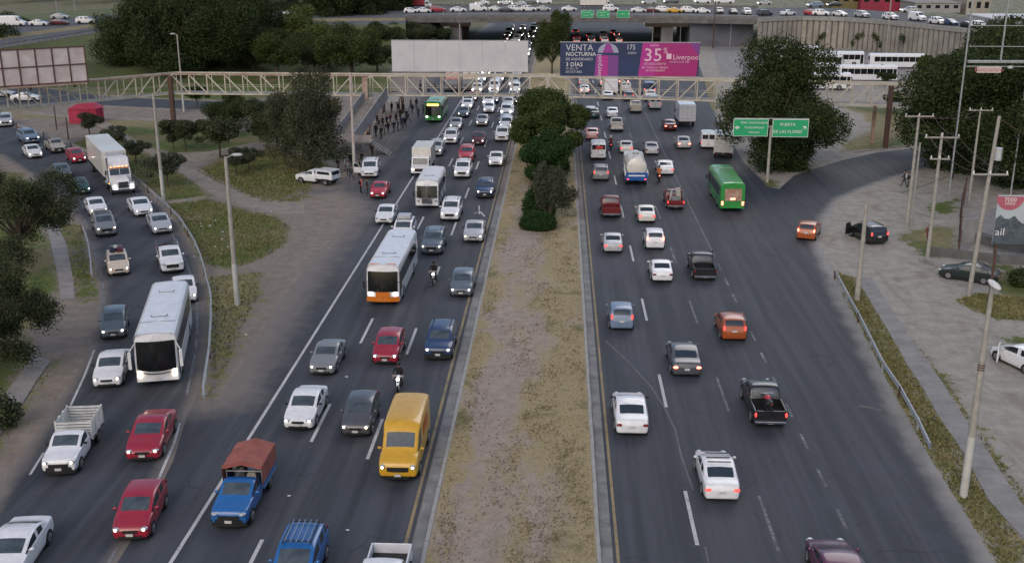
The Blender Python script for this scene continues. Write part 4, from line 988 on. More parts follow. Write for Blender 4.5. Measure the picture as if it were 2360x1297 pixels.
# extras on cars
def roof_bars(root, n=3, z=1.47, w=1.1, y0=1.9, y1=3.0, m=STEEL, name='roof_bar', long=False):
    for k in range(n):
        b = MB()
        if long: x = -w/2 + w*k/(n-1); b.bar((x, y0, z+.03), (x, y1, z+.03), .05, .04)
        else: y = y0+(y1-y0)*k/(n-1); b.bar((-w/2, y, z+.05), (w/2, y, z+.05), .05, .04)
        kid(root, name, b, m)
roof_bars(taxi, 3, 1.43, 1.15, 1.95, 2.9, BLACKP); roof_bars(rack, 5, 1.72, 1.0, 1.9, 3.7, CHROME, 'roof_rack_bar', True); roof_bars(rack, 2, 1.66, 1.15, 2.0, 3.6, BLACKP)
roof_bars(suvd, 5, 1.76, 1.2, 2.0, 3.9, BLACKP, 'roof_rack_bar')
b = MB(); b.box(-.6, .6, 2.0, 3.0, 1.68, 2.05, bev=.06); kid(ladr, 'roof_box', b, P['silver'])
# door standing open
def open_door(root, x, y, ang, color, z0=.35, z1=1.05, L=1.05, s=1):
    b = MB(); b.box(0, .07, 0, L, 0, z1-z0, bev=.02); b.bar((.035, .25, z1-z0), (.035, .5, z1-z0+.45), .05, .05); b.bar((.035, .5, z1-z0+.45), (.035, L-.05, z1-z0+.45), .05, .05); b.bar((.035, L-.03, z1-z0), (.035, L-.03, z1-z0+.45), .05, .05)
    o = b.obj('open_door', P[color], root); o.location = (x, y, z0); o.rotation_euler = (0, 0, ang)
    g = MB(); g.box(.02, .04, .3, L-.06, z1-z0, z1-z0+.42); kid(o, 'door_window', g, GLASS)
open_door(vand, -.93, 1.15, r_(62), 'white', .4, 1.05, 1.1); open_door(blk, .9, 1.05, r_(-60), 'black', .4, 1.0); open_door(edge, .83, 1.0, r_(-50), 'white')
# luggage pieces rest on the roof: things of their own
def on(root, pts): return root.matrix_world
def world_of(root, p):
    return Matrix.Translation(root.location) @ Matrix.Rotation(root.rotation_euler.z, 4, 'Z') @ Vector(p)
def cargo(name, mb, m, root, p, label, cat, group=None):
    o = mb.obj(name, m); o.location = world_of(root, p); o.rotation_euler = root.rotation_euler; return tag(o, label, cat, group)
LUG = {k: mat('luggage_'+k, c, rough=.8, noise=.3, scale=5) for k, c in dict(navy=(.02,.025,.06), red=(.16,.015,.03), grey=(.2,.2,.21), white=(.5,.48,.45), wine=(.10,.02,.04)).items()}
for i, (x, y, sx, sy, sz, m, lb) in enumerate([(-.30,1.95,.42,.9,.28,'navy','dark blue suitcase lying on the roof of the cream hatchback'), (.28,1.9,.5,.8,.3,'wine','wine red suitcase on the roof of the cream hatchback'),
    (0,2.75,1.0,.45,.3,'grey','grey bundle at the rear of the loaded car roof'), (-.05,2.0,.3,.5,.22,'white','pale bag on top of the roof luggage')]):
    b = MB(); b.box(-sx/2, sx/2, 0, sy, 0, sz, bev=.06); cargo('suitcase', b, LUG[m], lug, (x, y, 1.50 + (.3 if i == 3 else 0)), lb, 'luggage', 'luggage on a car roof')
b = MB(); b.box(-.5, .5, 0, .35, 0, .05)
for k in range(5): b.bar((-.48+.24*k, .0, .05), (-.48+.24*k, .0, .25), .03, .03)
kid(lug, 'roof_rack', b, BLACKP).location = (0, 2.3, 1.49)

# motorcycles: frame, two wheels, tank, seat, handlebar, headlamp
def motorcycle(px, py, rz, label, color, lit=None, tail=None, z=.012, loc=None, group='motorcycles in the traffic'):
    p = loc if loc is not None else at(px, py, z)
    root = empty('motorcycle', p, rz, label, 'motorcycle', group)
    for y in (.32, 1.62):
        b = MB(); n = 16
        for k in range(n):
            a0 = 2*math.pi*k/n; a1 = 2*math.pi*(k+1)/n; b.tube((0, y+math.cos(a0)*.27, .31+math.sin(a0)*.27), (0, y+math.cos(a1)*.27, .31+math.sin(a1)*.27), .05, n=6, cap=False)
        for k in range(6): a0 = math.pi*k/3; b.tube((0, y, .31), (0, y+math.cos(a0)*.26, .31+math.sin(a0)*.26), .012, n=4)
        kid(root, 'wheel', b, TYRE)
    b = MB(); b.tube((0, 1.62, .31), (0, .95, .42), .04); b.tube((0, .95, .42), (0, .62, .80), .045); b.tube((0, 1.45, .72), (0, .62, .80), .035); b.box(-.14, .14, .75, 1.15, .26, .56, bev=.04); b.tube((.14, .8, .3), (.16, 1.75, .36), .04); kid(root, 'frame', b, BLACKP)
    b = MB(); b.tube((-.07, .32, .31), (-.07, .58, .95), .025); b.tube((.07, .32, .31), (.07, .58, .95), .025); b.tube((-.36, .66, 1.02), (.36, .66, 1.02), .018); kid(root, 'handlebar', b, CHROME)
    b = MB(); b.ell((0, .86, .86), .15, .27, .13); b.ell((0, .32, .60), .08, .25, .05); kid(root, 'fuel_tank', b, P[color])
    b = MB(); b.ell((0, 1.35, .82), .14, .38, .07); kid(root, 'seat', b, BLACKP)
    b = MB(); b.ell((0, .47, .86), .10, .07, .10); kid(root, 'headlight', b, lit or HLOFF)
    b = MB(); b.ell((0, 1.76, .78), .07, .04, .05); kid(root, 'tail_light', b, tail or TLOFF)
    return root
# ------------------------------------------------------------------ pickup bodies built on a bare cab
def bed_box(root, y0, y1, W_=1.86, z0=.70, color='white'):
    b = MB(); b.box(-W_/2, W_/2, y0, y1, z0-.1, z0, bev=.02); kid(root, 'bed_floor', b, BLACKP if color == 'white' else P[color])
    b = MB(); b.box(-.4, .4, y0-.3, y1-.1, .38, z0-.1); kid(root, 'chassis', b, BLACKP)
    for x in (-.77, .77):
        w = MB(); w.tube((-.11, 0, 0), (.11, 0, 0), .35, n=18); o = kid(root, 'wheel', w, TYRE); o.location = (x, (y0+y1)/2+.15, .35)
        r = MB()
        for s_ in (-1, 1): r.tube((s_*.10, 0, 0), (s_*.125, 0, 0), .22, n=14)
        kid(o, 'rim', r, RIM)
        b = MB(); b.box(x-.14, x+.14, (y0+y1)/2-.3, (y0+y1)/2+.6, .66, .74); kid(root, 'mudguard', b, BLACKP)
    for s_ in (-1, 1):
        b = MB(); b.box(s_*.78-.06, s_*.78+.06, y1-.01, y1+.03, z0-.12, z0-.02); kid(root, 'tail_light', b, TLOFF)
y0, y1 = 2.86, 5.0
bed_box(stake, y0, y1)
for s_ in (-1, 1):
    for k in range(6): b = MB(); z = .78+.165*k; b.box(s_*.90-.02, s_*.90+.02, y0, y1, z, z+.105); kid(stake, 'slat', b, WOODW)
    for k in range(4): b = MB(); y = y0+.03+(y1-y0-.1)*k/3; b.box(s_*.90-.045, s_*.90+.045, y, y+.06, .68, 1.78); kid(stake, 'stake', b, WOODW)
for yy in (y0, y1-.04):
    for k in range(6): b = MB(); z = .78+.165*k; b.box(-.88, .88, yy, yy+.04, z, z+.105); kid(stake, 'slat', b, WOODW)
for k in range(5): b = MB(); b.box(-.86, .86, y0+.3+.42*k, y0+.34+.42*k, .80, .84); kid(stake, 'floor_cleat', b, WOODW)
bed_box(tarp, y0, 5.1, color='skyblue')
for s_ in (-1, 1): b = MB(); b.box(s_*.90-.02, s_*.90+.02, y0, 5.1, .70, 1.15); kid(tarp, 'bed_side', b, P['skyblue'])
TARP = mat('rusty_red_tarpaulin', (.30,.095,.07), rough=.85, col2=(.22,.06,.045), scale=1.6, bump=.6, bscale=2.5)
b = MB(); pr_ = [(-.95, 1.0), (-.95, 1.95), (0, 2.22), (.95, 1.95), (.95, 1.0)]
vs = []; n = 5
for k in range(n+1):
    y = y0-.35 + (5.15-y0+.35)*k/n; sag = .0 if k % 2 == 0 else -.035
    vs += [(x*(1-.01*(k % 2)), y, z+(sag if z > 1.5 else 0)) for x, z in pr_]
fs = [(5*k+j, 5*k+j+1, 5*k+6+j, 5*k+5+j) for k in range(n) for j in range(4)]
b.add(vs, fs); b.add(vs[-5:], [(0, 1, 2, 3, 4)]); b.add([(-.95, y0-.35, 1.95), (0, y0-.35, 2.22), (.95, y0-.35, 1.95), (.95, y0-.35, 1.80), (0, y0-.35, 2.02), (-.95, y0-.35, 1.80)], [(0, 1, 4, 5), (1, 2, 3, 4)])
kid(tarp, 'tarpaulin', b, TARP)
b = MB()
for x in (-.85, .85): b.tube((x, y0-.02, .7), (x, y0-.02, 1.95), .03)
b.tube((-.85, y0-.02, 1.55), (.85, y0-.02, 1.55), .03); b.tube((-.5, y0+.2, 1.0), (-.1, y0+.1, 1.7), .03); kid(tarp, 'canopy_frame', b, STEEL)
for i, (x, y, z, s_, lb) in enumerate([(.25, 3.1, .72, .45, 'pale sack just inside the mouth of the red tarpaulin'), (-.4, 3.4, .72, .5, 'grey crate in the shade of the red tarpaulin')]):
    b = MB(); b.box(-s_/2, s_/2, 0, s_, 0, s_*1.3, bev=.08); cargo('sack' if i == 0 else 'crate', b, LUG['white' if i == 0 else 'grey'], tarp, (x, y, z), lb, 'cargo')
# camper shell pickup
bed_box(crew, y0, 5.0)
b = MB(); b.box(-.88, .88, 2.83, 4.98, .66, 1.12, bev=.04); kid(crew, 'bed_side', b, P['white'])
b = MB(); b.sideprism([(2.83, 1.12), (4.98, 1.12), (4.86, 1.66), (2.90, 1.68)], -.84, .84); kid(crew, 'camper_shell', b, P['white'])
for s_ in (-1, 1): b = MB(); b.sideprism([(3.05, 1.22), (4.72, 1.22), (4.62, 1.52), (3.10, 1.54)], min(s_*.83, s_*.86), max(s_*.83, s_*.86)); kid(crew, 'side_window', b, GLASS)
b = MB(); b.sideprism([(4.985, 1.18), (5.0, 1.18), (4.90, 1.56), (4.87, 1.56)], -.68, .68); kid(crew, 'rear_window', b, GLASS)
# open black bed floors with rails: loaded pickup on the ramp
for s_ in (-1, 1):
    for z in (1.3, 1.55): b = MB(); b.bar((s_*.86, 3.4, z), (s_*.86, 5.1, z), .04, .04); kid(pkb, 'bed_rail', b, P['darkred'] if s_ < 0 else STEEL)
    for y in (3.4, 4.2, 5.08): b = MB(); b.bar((s_*.86, y, 1.05), (s_*.86, y, 1.56), .04, .04); kid(pkb, 'rail_post', b, P['darkred'] if s_ < 0 else STEEL)
b = MB(); b.ell((0, 0, .25), .42, .36, .26, 12, 8); cargo('white_sack', b, LUG['white'], pkb, (0, 3.75, .85), 'bulging white sack behind the cab of the loaded pickup', 'sack')
def bicycle(root, p, rot, col, label):
    b = MB(); n = 14
    for y in (-.5, .5):
        for k in range(n): a0 = 2*math.pi*k/n; a1 = 2*math.pi*(k+1)/n; b.tube((0, y+math.cos(a0)*.33, .35+math.sin(a0)*.33), (0, y+math.cos(a1)*.33, .35+math.sin(a1)*.33), .022, n=5, cap=False)
    for a_, c_ in (((0,-.5,.35),(0,-.35,.85)), ((0,-.35,.8),(0,.15,.75)), ((0,.15,.8),(0,.0,.35)), ((0,0,.35),(0,-.35,.7)), ((0,0,.35),(0,.5,.35)), ((0,.5,.35),(0,.15,.75)), ((-.25,-.38,.92),(.25,-.38,.92))): b.tube(a_, c_, .022, n=5)
    b.ell((0, .15, .85), .07, .12, .04, 6, 4)
    o = b.obj('bicycle', LUG[col]); o.matrix_world = Matrix.Translation(world_of(root, p)) @ Matrix.Rotation(root.rotation_euler.z+rot, 4, 'Z') @ Matrix.Rotation(.2, 4, 'Y')
    tag(o, label, 'bicycle', 'bicycles in the pickup bed')
for i, (x, y, rot, c_, lb) in enumerate([(-.45, 4.3, .2, 'red', 'red bicycle standing at the left rail of the pickup bed'), (.05, 4.5, 1.4, 'navy', 'dark bicycle lying crosswise behind the white sack'), (.45, 4.3, -.1, 'grey', 'grey bicycle standing against the guardrail side of the bed')]):
    bicycle(pkb, (x, y, .65), rot, c_, lb)
# bags in the bed near the bottom pickup: none; motorcycle carried by the black pickup
mp = motorcycle(0, 0, 0, 'red motorcycle tied down in the bed of the black pickup', 'brightred', loc=world_of(moto_pk, (.1, 3.3, .64)), group=None); mp.rotation_euler = (0, 0, moto_pk.rotation_euler.z+.08)
# upright white boards in the old red pickup
for i, (x, rz, w, h_, lb) in enumerate([(-.45, .15, .45, 1.5, 'wide white board standing upright in the old red pickup'), (.5, -.1, .16, 1.4, 'narrow white board at the right of the old red pickup bed')]):
    b = MB(); b.box(-w/2, w/2, 0, .06, 0, h_); o = cargo('white_board', b, LUG['white'], lad, (x, 3.5+.3*i, .65), lb, 'board'); o.rotation_euler = (-.25, rz, lad.rotation_euler.z)
b = MB(); b.box(-.35, .35, 0, .9, 0, .55, bev=.05); cargo('washing_machine', b, LUG['grey'], lad, (0, 3.7, .65), 'grey metal box between the boards in the old pickup', 'box')
# red badge and yellow van lettering: flat print
def text(root, s, size, loc, rot, m, name='lettering', ext=.004, align='CENTER', sx=1.0):
    c = bpy.data.curves.new('lettering', 'FONT'); c.body = s; c.size = size; c.align_x = align; c.align_y = 'CENTER'; c.extrude = ext; c.resolution_u = 2; c.space_character = 1.02
    o = bpy.data.objects.new(name, c); COL.objects.link(o)
    dg = bpy.context.evaluated_depsgraph_get(); me = bpy.data.meshes.new_from_object(o.evaluated_get(dg)); bpy.data.objects.remove(o); bpy.data.curves.remove(c)
    me.materials.clear(); me.materials.append(m)
    if sx != 1.0: me.transform(Matrix.Diagonal((sx, 1, 1, 1)))
    o = bpy.data.objects.new(name, me); COL.objects.link(o); o.parent = root; o.location = loc; o.rotation_euler = rot; return o
PRW = mat('print_white', (.72,.72,.72), rough=.6, noise=.1); PRR = mat('print_red', (.55,.05,.05), rough=.6, noise=.2); PRO = mat('print_orange_red', (.60,.12,.02), rough=.6, noise=.2)
b = MB(); b.box(-.55, .35, 5.02, 5.035, 1.45, 1.78); b.box(-.2, .55, 5.02, 5.035, 1.35, 1.43); kid(wv, 'red_badge', b, PRR)
b = MB(); b.box(-.6, -.25, 5.02, 5.035, .62, .72); kid(wv, 'dark_lettering', b, BLACKP)
b = MB()
for k, (ya, yb) in enumerate(((2.6, 3.1), (3.2, 3.7), (3.8, 4.35))): b.sideprism([(ya, 1.35), (yb, 1.45), (yb-.05, 2.0), (ya+.12, 1.85)], .985, 1.0)
kid(yv, 'side_lettering', b, PRO)

# ------------------------------------------------------------------ buses and trucks
def bus_wheels(root, ys, W_, r=.48):
    for y in ys:
        for s_ in (-1, 1):
            w = MB(); w.tube((-.14, 0, 0), (.14, 0, 0), r, n=20); o = kid(root, 'wheel', w, TYRE); o.location = (s_*(W_/2-.13), y, r)
            q = MB(); q.tube((s_*.13, 0, 0), (s_*.165, 0, 0), r*.6, n=14); kid(o, 'rim', q, RIM)
def bus(name, label, loc, rz, L, W_, Hh, body, roof=None, skirt=None, front='coach', nwin=8, away=False, group=None, tail=None, lit=HLON, hatch=2, sign=None, roofline=True):
    root = empty(name, loc, rz, label, 'bus', group); h = W_/2; zs = .38; bm_ = P[body]; rm = P[roof or body]
    # shell: rounded section pushed along the bus, nose leaning back a little
    sec = [(-h, zs), (-h, Hh*.55), (-h*.985, Hh-.35), (-h*.93, Hh-.14), (-h*.80, Hh-.03), (0, Hh+.03), (h*.80, Hh-.03), (h*.93, Hh-.14), (h*.985, Hh-.35), (h, Hh*.55), (h, zs)]
    b = MB(); vs = []; ys = [.0, .10, .35, L-.35, L-.08, L]; ins = [.10, .03, 0, 0, .03, .10]; n = len(sec)
    for y, i in zip(ys, ins):
        for x, z in sec:
            lean = .30*max(0, (z-1.3))/(Hh-1.3) if y < .2 else 0
            vs.append((x*(1-i*.5), y+lean+(.16*(abs(x)/h)**2 if y < .2 else 0), z-(i*1.2 if z > Hh*.8 else 0)))
    b.add(vs, [(k*n+j, (k+1)*n+j, (k+1)*n+j+1, k*n+j+1) for k in range(len(ys)-1) for j in range(n-1)] + [(k*n+n-1, (k+1)*n+n-1, (k+1)*n, k*n) for k in range(len(ys)-1)], 0, False)
    b.add(vs[:n], [tuple(range(n))]); b.add(vs[-n:], [tuple(range(n))[::-1]])
    kid(root, 'body', b, bm_)
    if roof and roof != body:
        b = MB(); b.box(-h*.90, h*.90, .45, L-.3, Hh-.05, Hh+.045, bev=.04); kid(root, 'roof_panel', b, rm)
    # side glazing: a pane per bay
    zw0, zw1 = Hh*.47, Hh*.80; bay = (L-2.0)/nwin
    for s_ in (-1, 1):
        for k in range(nwin):
            b = MB(); y0_ = 1.15+k*bay; x0, x1 = sorted((s_*(h-.02), s_*(h+.012)))
            b.sideprism([(y0_, zw0), (y0_+bay-.07, zw0), (y0_+bay-.07, zw1), (y0_, zw1)], x0, x1); kid(root, 'side_window', b, BGLASS)
        b = MB(); b.box(min(s_*h, s_*(h+.014)), max(s_*h, s_*(h+.014)), .45, 1.05, .55, zw1); kid(root, 'door' if s_ < 0 else 'driver_window', b, BGLASS)
    # windscreen in the leaning nose
    def nosey(z, x): return .30*max(0, (z-1.3))/(Hh-1.3) + .16*(abs(x)/h)**2 - .03
    z0, z1 = (Hh*.36, Hh*.86) if front == 'coach' else (Hh*.40, Hh*.80)
    if front == 'city': z0, z1 = Hh*.36, Hh*.84
    halves = ((-h*.90, h*.90),) if front != 'micro' else ((-h*.88, -.03), (.03, h*.88))
    for xa, xb in halves:
        b = MB(); m_ = 8; vs = []
        for i in range(m_+1):
            x = xa+(xb-xa)*i/m_; zz0 = z0 - (.14*(1-(x/h)**2) if front == 'coach' else 0)
            for z in (zz0, (zz0+z1)/2, z1): vs.append((x, nosey(z, x), z))
        b.add(vs, [(3*i+j, 3*i+3+j, 3*i+4+j, 3*i+1+j) for i in range(m_) for j in range(2)], 0, True); kid(root, 'windscreen', b, BGLASS)
    for s_ in (-1, 1):
        if front == 'coach':
            for z in (.75, 1.02): b = MB(); b.ell((0, 0, 0), .13, .07, .10); o = kid(root, 'headlight', b, lit); o.location = (s_*h*.80, nosey(z, h*.8)+.02, z)
            b = MB(); b.bar((s_*h*.96, .3, Hh*.82), (s_*(h+.22), -.12, Hh*.72), .05, .05); b.box(s_*(h+.22)-.09, s_*(h+.22)+.09, -.2, -.1, Hh*.40, Hh*.72, bev=.03); kid(root, 'wing_mirror', b, bm_)
        else:
            b = MB(); b.ell((0, 0, 0), .15, .07, .13); o = kid(root, 'headlight', b, lit or HLOFF); o.location = (s_*h*.74, nosey(.9, h*.74)+.02, .92)
            b = MB(); b.box(s_*(h+.14)-.08, s_*(h+.14)+.08, .0, .08, Hh*.45, Hh*.62, bev=.02); b.bar((s_*h*.9, .2, Hh*.6), (s_*(h+.14), .05, Hh*.6), .03, .03); kid(root, 'wing_mirror', b, BLACKP)
        zt = .95
        b = MB(); b.box(s_*h*.82-.11, s_*h*.82+.11, L-.01, L+.03, zt-.05, zt+.13, bev=.01); b.box(s_*h*.82-.1, s_*h*.82+.1, L-.01, L+.03, zt-.24, zt-.1, bev=.01); kid(root, 'tail_light', b, tail or TLOFF)
    b = MB(); b.box(-h*.62, h*.62, L-.01, L+.016, Hh*.55, Hh*.80, bev=.01); kid(root, 'rear_window', b, BGLASS)
    b = MB(); b.box(-.18, .18, -.03, -.012, .52, .66); kid(root, 'number_plate', b, PLATE)
    if front == 'coach':
        b = MB(); pts = [(-h*.62, .98), (-h*.3, .90), (h*.3, .90), (h*.62, .98)]
        for p, q in zip(pts[:-1], pts[1:]): b.bar((p[0], nosey(1, p[0])-.0, p[1]), (q[0], nosey(1, q[0])-.0, q[1]), .05, .05)
        kid(root, 'nose_trim', b, BLACKP)
    if front == 'micro':
        b = MB(); b.box(-h*.42, h*.42, -.05, -.01, .62, 1.12); kid(root, 'grille', b, CHROME)
        for k in range(5): b = MB(); b.box(-h*.40, h*.40, -.065, -.05, .66+.09*k, .70+.09*k); kid(root, 'grille_slot', b, BLACKP)
    if skirt:
        b = MB(); m_ = 8; vs = []
        for i in range(m_+1):
            x = -h+2*h*i/m_
            for z in (zs-.02, .74): vs.append((x*.99, .16*(abs(x)/h)**2-.035, z))
        b.add(vs, [(2*i, 2*i+2, 2*i+3, 2*i+1) for i in range(m_)], 0, True); b.box(-h*.42, h*.42, -.04, .0, .70, Hh*.355, bev=.01)
        kid(root, 'bumper', b, P[skirt])
    for k in range(hatch):
        y = L*(.30+.45*k); b = MB()
        b.box(-.42, .42, y, y+.03, Hh+.03, Hh+.06)
        for s_ in (-1, 1): b.bar((s_*.42, y, Hh+.045), (s_*.50, y+.35, Hh+.045), .04, .04)
        kid(root, 'roof_hatch', b, mat('roof_trim_%d' % len(bpy.data.materials), (.16,.17,.19), noise=.3) if k == 0 else bpy.data.materials[-1])
    if roofline:
        b = MB(); b.box(-h*.84, h*.84, L*.22, L*.22+.03, Hh+.0, Hh+.036); kid(root, 'roof_seam', b, STEEL)
    bus_wheels(root, (2.3, L-2.6), W_); return root
def busat(px, py, rz, L, away=False):
    p = at(px, py, .012)
    return p + (Vector((math.sin(rz), -math.cos(rz), 0))*L if away else Vector())
p = at(366, 893, .012)
rz_c = pair_rz((364, 806), (404, 665), 3.3)
coach = bus('white_coach', 'tall white coach on the ramp with a black windscreen', p, rz_c, 11.2, 2.5, 3.35, 'white', front='coach', nwin=8, group=G_R, lit=HLW)
b = MB(); b.box(-.1, .25, .06, .08, 1.30, 1.48); kid(coach, 'windscreen_card', b, PLATE)
ob = bus('orange_nosed_bus', 'white city bus with an orange nose beside the long white line', at(883, 706, .012), 0, 10.8, 2.45, 3.1, 'white', skirt='busorange', front='city', nwin=7, group=G_L, lit=HLON)
b = MB(); b.box(-.35, .1, -.0, .03, 1.16, 1.28); kid(ob, 'windscreen_card', b, mat('yellow_card', (.6,.5,.1), noise=.2))
b = MB(); b.box(-.95, .95, .5, .62, 3.02, 3.12); kid(ob, 'visor', b, P['busorange'])
bus('white_microbus', 'white midibus with split windscreen and chrome grille behind the orange nosed bus', at(984, 483, .012), 0, 7.6, 2.35, 2.95, 'white', front='micro', nwin=5, group=G_L, lit=HLOFF, hatch=1, roofline=False)
gb = bus('green_bus', 'green city bus with an orange route display at the bus stop', at(998, 284, .012), 0, 10.5, 2.45, 3.1, 'green', front='city', nwin=7, group=G_L, lit=HLON, hatch=1)
DISP = mat('route_display_lit', (.5,.3,.05), emit=(1.0,.55,.12), estr=2.5)
b = MB(); b.box(-.85, .85, .16, .24, 2.50, 2.78); kid(gb, 'route_display', b, DISP)
g2 = bus('green_bus', 'green city bus driving away with a large advertisement on its tail', busat(1687, 489, math.pi, 9.6, True), math.pi, 9.6, 2.45, 2.95, 'green', front='city', nwin=6, group=G_M, lit=HLOFF, tail=TLBR, hatch=1)
ADV = mat('tail_advert_print', (.42,.33,.27), rough=.6, col2=(.25,.10,.05), scale=4); b = MB(); b.box(-.85, .8, 9.615, 9.635, 1.15, 2.35, bev=.01); kid(g2, 'tail_advert', b, ADV)
b = MB(); b.box(-.25, .25, 9.63, 9.65, 1.25, 1.45); kid(g2, 'brake_lamp', b, TLBR)
b = MB(); b.box(-1.1, 1.1, 9.6, 9.72, .40, .60, bev=.03); kid(g2, 'bumper', b, P['green'])
for i, (px, py, rzd, lb) in enumerate([(1960, 207, 88, 'white bus in front of the row in the yard beside the wall'), (1940, 158, 88, 'white bus behind the big roadside tree'), (2066, 188, 87, 'long white bus in the middle of the yard row'), (2130, 158, 87, 'white bus at the right end of the yard row'), (1885, 138, 88, 'white bus at the back of the yard by the wall'), (1990, 152, 88, 'white bus directly left of the one at the right end of the yard row'), (1912, 183, 88, 'white bus left of the middle one, mostly behind the big tree')]):
    bus('parked_bus', lb, at(px, py, .012), r_(rzd), 11.6, 2.5, 3.05, 'white', front='city', nwin=8, group='white buses parked in the yard', lit=HLOFF, hatch=0, roofline=False)

def box_truck(name, label, loc, rz, Lb=4.8, Hb=3.1, W_=2.2, box='offwhite', cab='white', lit=HLOFF, tail=TLOFF, group=None, slats=False, far=False):
    root = empty(name, loc, rz, label, 'truck', group); h = W_/2
    b = MB(); b.sideprism([(0, .45), (0, 1.05), (.62, 1.22), (1.12, 2.05), (1.9, 2.12), (1.95, .45)], -h*.88, h*.88); kid(root, 'cab', b, P[cab])
    b = MB(); b.sideprism([(.655, 1.28), (1.06, 1.93), (1.03, 1.96), (.62, 1.30)], -h*.78, h*.78); kid(root, 'windshield', b, WGLASS)
    for s_ in (-1, 1):
        b = MB(); b.sideprism([(.85, 1.25), (1.7, 1.25), (1.7, 1.85), (1.15, 1.85)], min(s_*h*.87, s_*h*.895), max(s_*h*.87, s_*h*.895)); kid(root, 'side_window', b, GLASS)
        b = MB(); b.ell((0, 0, 0), .15, .06, .11); kid(root, 'headlight', b, lit).location = (s_*h*.68, .0, .86)
        b = MB(); b.box(s_*(h+.02)-.07, s_*(h+.02)+.07, .75, .82, 1.4, 1.75); kid(root, 'wing_mirror', b, BLACKP)
        b = MB(); b.box(s_*h*.8-.1, s_*h*.8+.1, 2.1+Lb, 2.13+Lb, .68, .80); kid(root, 'tail_light', b, tail)
    b = MB(); b.box(-h*.5, h*.5, -.03, .0, .62, .95); kid(root, 'grille', b, BLACKP)
    b = MB(); b.box(-.45, .45, 1.2, 2.0+Lb, .5, .8); kid(root, 'chassis', b, BLACKP)
    z0, y0_, y1_ = .85, 2.1, 2.1+Lb
    if not slats:
        b = MB(); b.box(-h, h, y0_, y1_, z0, Hb, bev=.04); kid(root, 'cargo_box', b, P[box])
        b = MB(); b.box(-.012, .012, y1_-.01, y1_+.012, z0+.1, Hb-.1)
        for z in (z0+.4, Hb-.5): b.box(-h*.9, h*.9, y1_-.01, y1_+.01, z, z+.03)
        kid(root, 'rear_door_seam', b, STEEL)
    else:
        b = MB(); b.box(-h, h, y0_, y1_, z0-.08, z0); kid(root, 'bed_floor', b, BLACKP)
        n_ = 9
        for k in range(n_):
            z = z0+.06+(Hb-z0-.1)*k/n_
            for s_ in (-1, 1): b = MB(); b.box(min(s_*h, s_*(h-.04)), max(s_*h, s_*(h-.04)), y0_, y1_, z, z+.13); kid(root, 'slat', b, WOODW)
            for yy in (y0_, y1_-.04): b = MB(); b.box(-h+.05, h-.05, yy, yy+.04, z, z+.13); kid(root, 'slat', b, WOODW)
        b = MB(); b.box(-h+.08, h-.08, y0_+.08, y1_-.08, z0, Hb-.02); kid(root, 'slat_liner', b, P['silver'])  # pale inner box, added so the gaps between slats look less dark
        for x in (-h+.03, 0, h-.03): b = MB(); b.box(x-.05, x+.05, y1_, y1_+.05, z0-.1, Hb); kid(root, 'stake', b, WOODW)
        b = MB(); b.box(-h, h, y0_, y1_, Hb, Hb+.05, bev=.02); kid(root, 'canvas_top', b, P['silver'])
    bus_wheels(root, (1.0, y1_-1.2), W_*.96, .42); return root
box_truck('white_box_truck', 'white box truck just behind the midibus, headlight glowing', at(967, 408, .012), 0, 4.6, 3.0, 2.2, 'offwhite', 'white', HLW, group=G_L)
def back_at(px, py, L, rz=math.pi): return at(px, py, .012) + Vector((math.sin(rz), -math.cos(rz), 0))*L
box_truck('white_box_truck', 'white box truck with its rear doors towards us beyond the green bus', back_at(1583, 294, 7.2), math.pi, 5.1, 3.3, 2.35, 'white', 'white', group=G_M)
box_truck('stake_truck', 'white slatted stake truck stopped at the outer edge by the footpath', back_at(1666, 368, 6.6, r_(172)), r_(172), 4.5, 2.9, 2.3, slats=True, group=G_M)
spawn('van_short', 'white_van', 'white', 'white van just ahead of the slatted stake truck', 'van', back_at(1632, 345, 5.0, r_(176)), r_(176), None, TLON, None)
for px, py, lb, bx, Lb, hb in ((1040, 213, 'truck with a pink covered load just beyond the footbridge', 'pink', 6.0, 3.2), (1080, 213, 'truck with a pale green canvas top just beyond the footbridge', 'cream', 6.0, 3.2)):
    box_truck('canvas_truck', lb, at(px, py, .012), 0, Lb, hb, 2.35, bx, 'darkgrey', HLOFF, group=G_L)
box_truck('white_box_truck', 'white box truck seen through the footbridge, driving away', back_at(1408, 224, 6.8), math.pi, 4.7, 3.1, 2.3, 'white', 'white', group=G_M)

# water tank truck
wt = empty('water_truck', back_at(1467, 429, 7.4), math.pi, 'white round water tank truck with a blue tail panel', 'truck', G_M)
b = MB(); b.tube((0, 2.2, 1.95), (0, 6.9, 1.95), 1.12, n=28); b.ell((0, 6.9, 1.95), 1.12, .28, 1.12, 28, 10); kid(wt, 'tank', b, P['offwhite'])
b = MB(); b.box(-1.2, 1.2, 7.1, 7.25, .55, 1.45, bev=.04); kid(wt, 'tail_panel', b, P['blue'])
b = MB(); b.box(-1.15, 1.15, 2.1, 7.0, .7, 1.0); kid(wt, 'chassis', b, BLACKP)
b = MB(); b.box(-1.08, 1.08, 0, 2.0, .55, 2.5, bev=.1); kid(wt, 'cab', b, P['white']); b = MB(); b.box(-.95, .95, -.02, .02, 1.5, 2.2); kid(wt, 'windshield', b, GLASS)
for s_ in (-1, 1):
    b = MB(); b.box(s_*.95-.1, s_*.95+.1, 7.25, 7.28, .66, .80); kid(wt, 'tail_light', b, TLON)
    b = MB(); b.box(min(s_*1.1, s_*1.3), max(s_*1.1, s_*1.3), 4.2, 6.8, 1.0, 1.5, bev=.03); kid(wt, 'side_locker', b, P['white'])
    b = MB(); b.bar((s_*.35, 7.24, 1.4), (s_*.2, 6.6, 3.1), .04, .04); kid(wt, 'ladder_rail', b, STEEL)
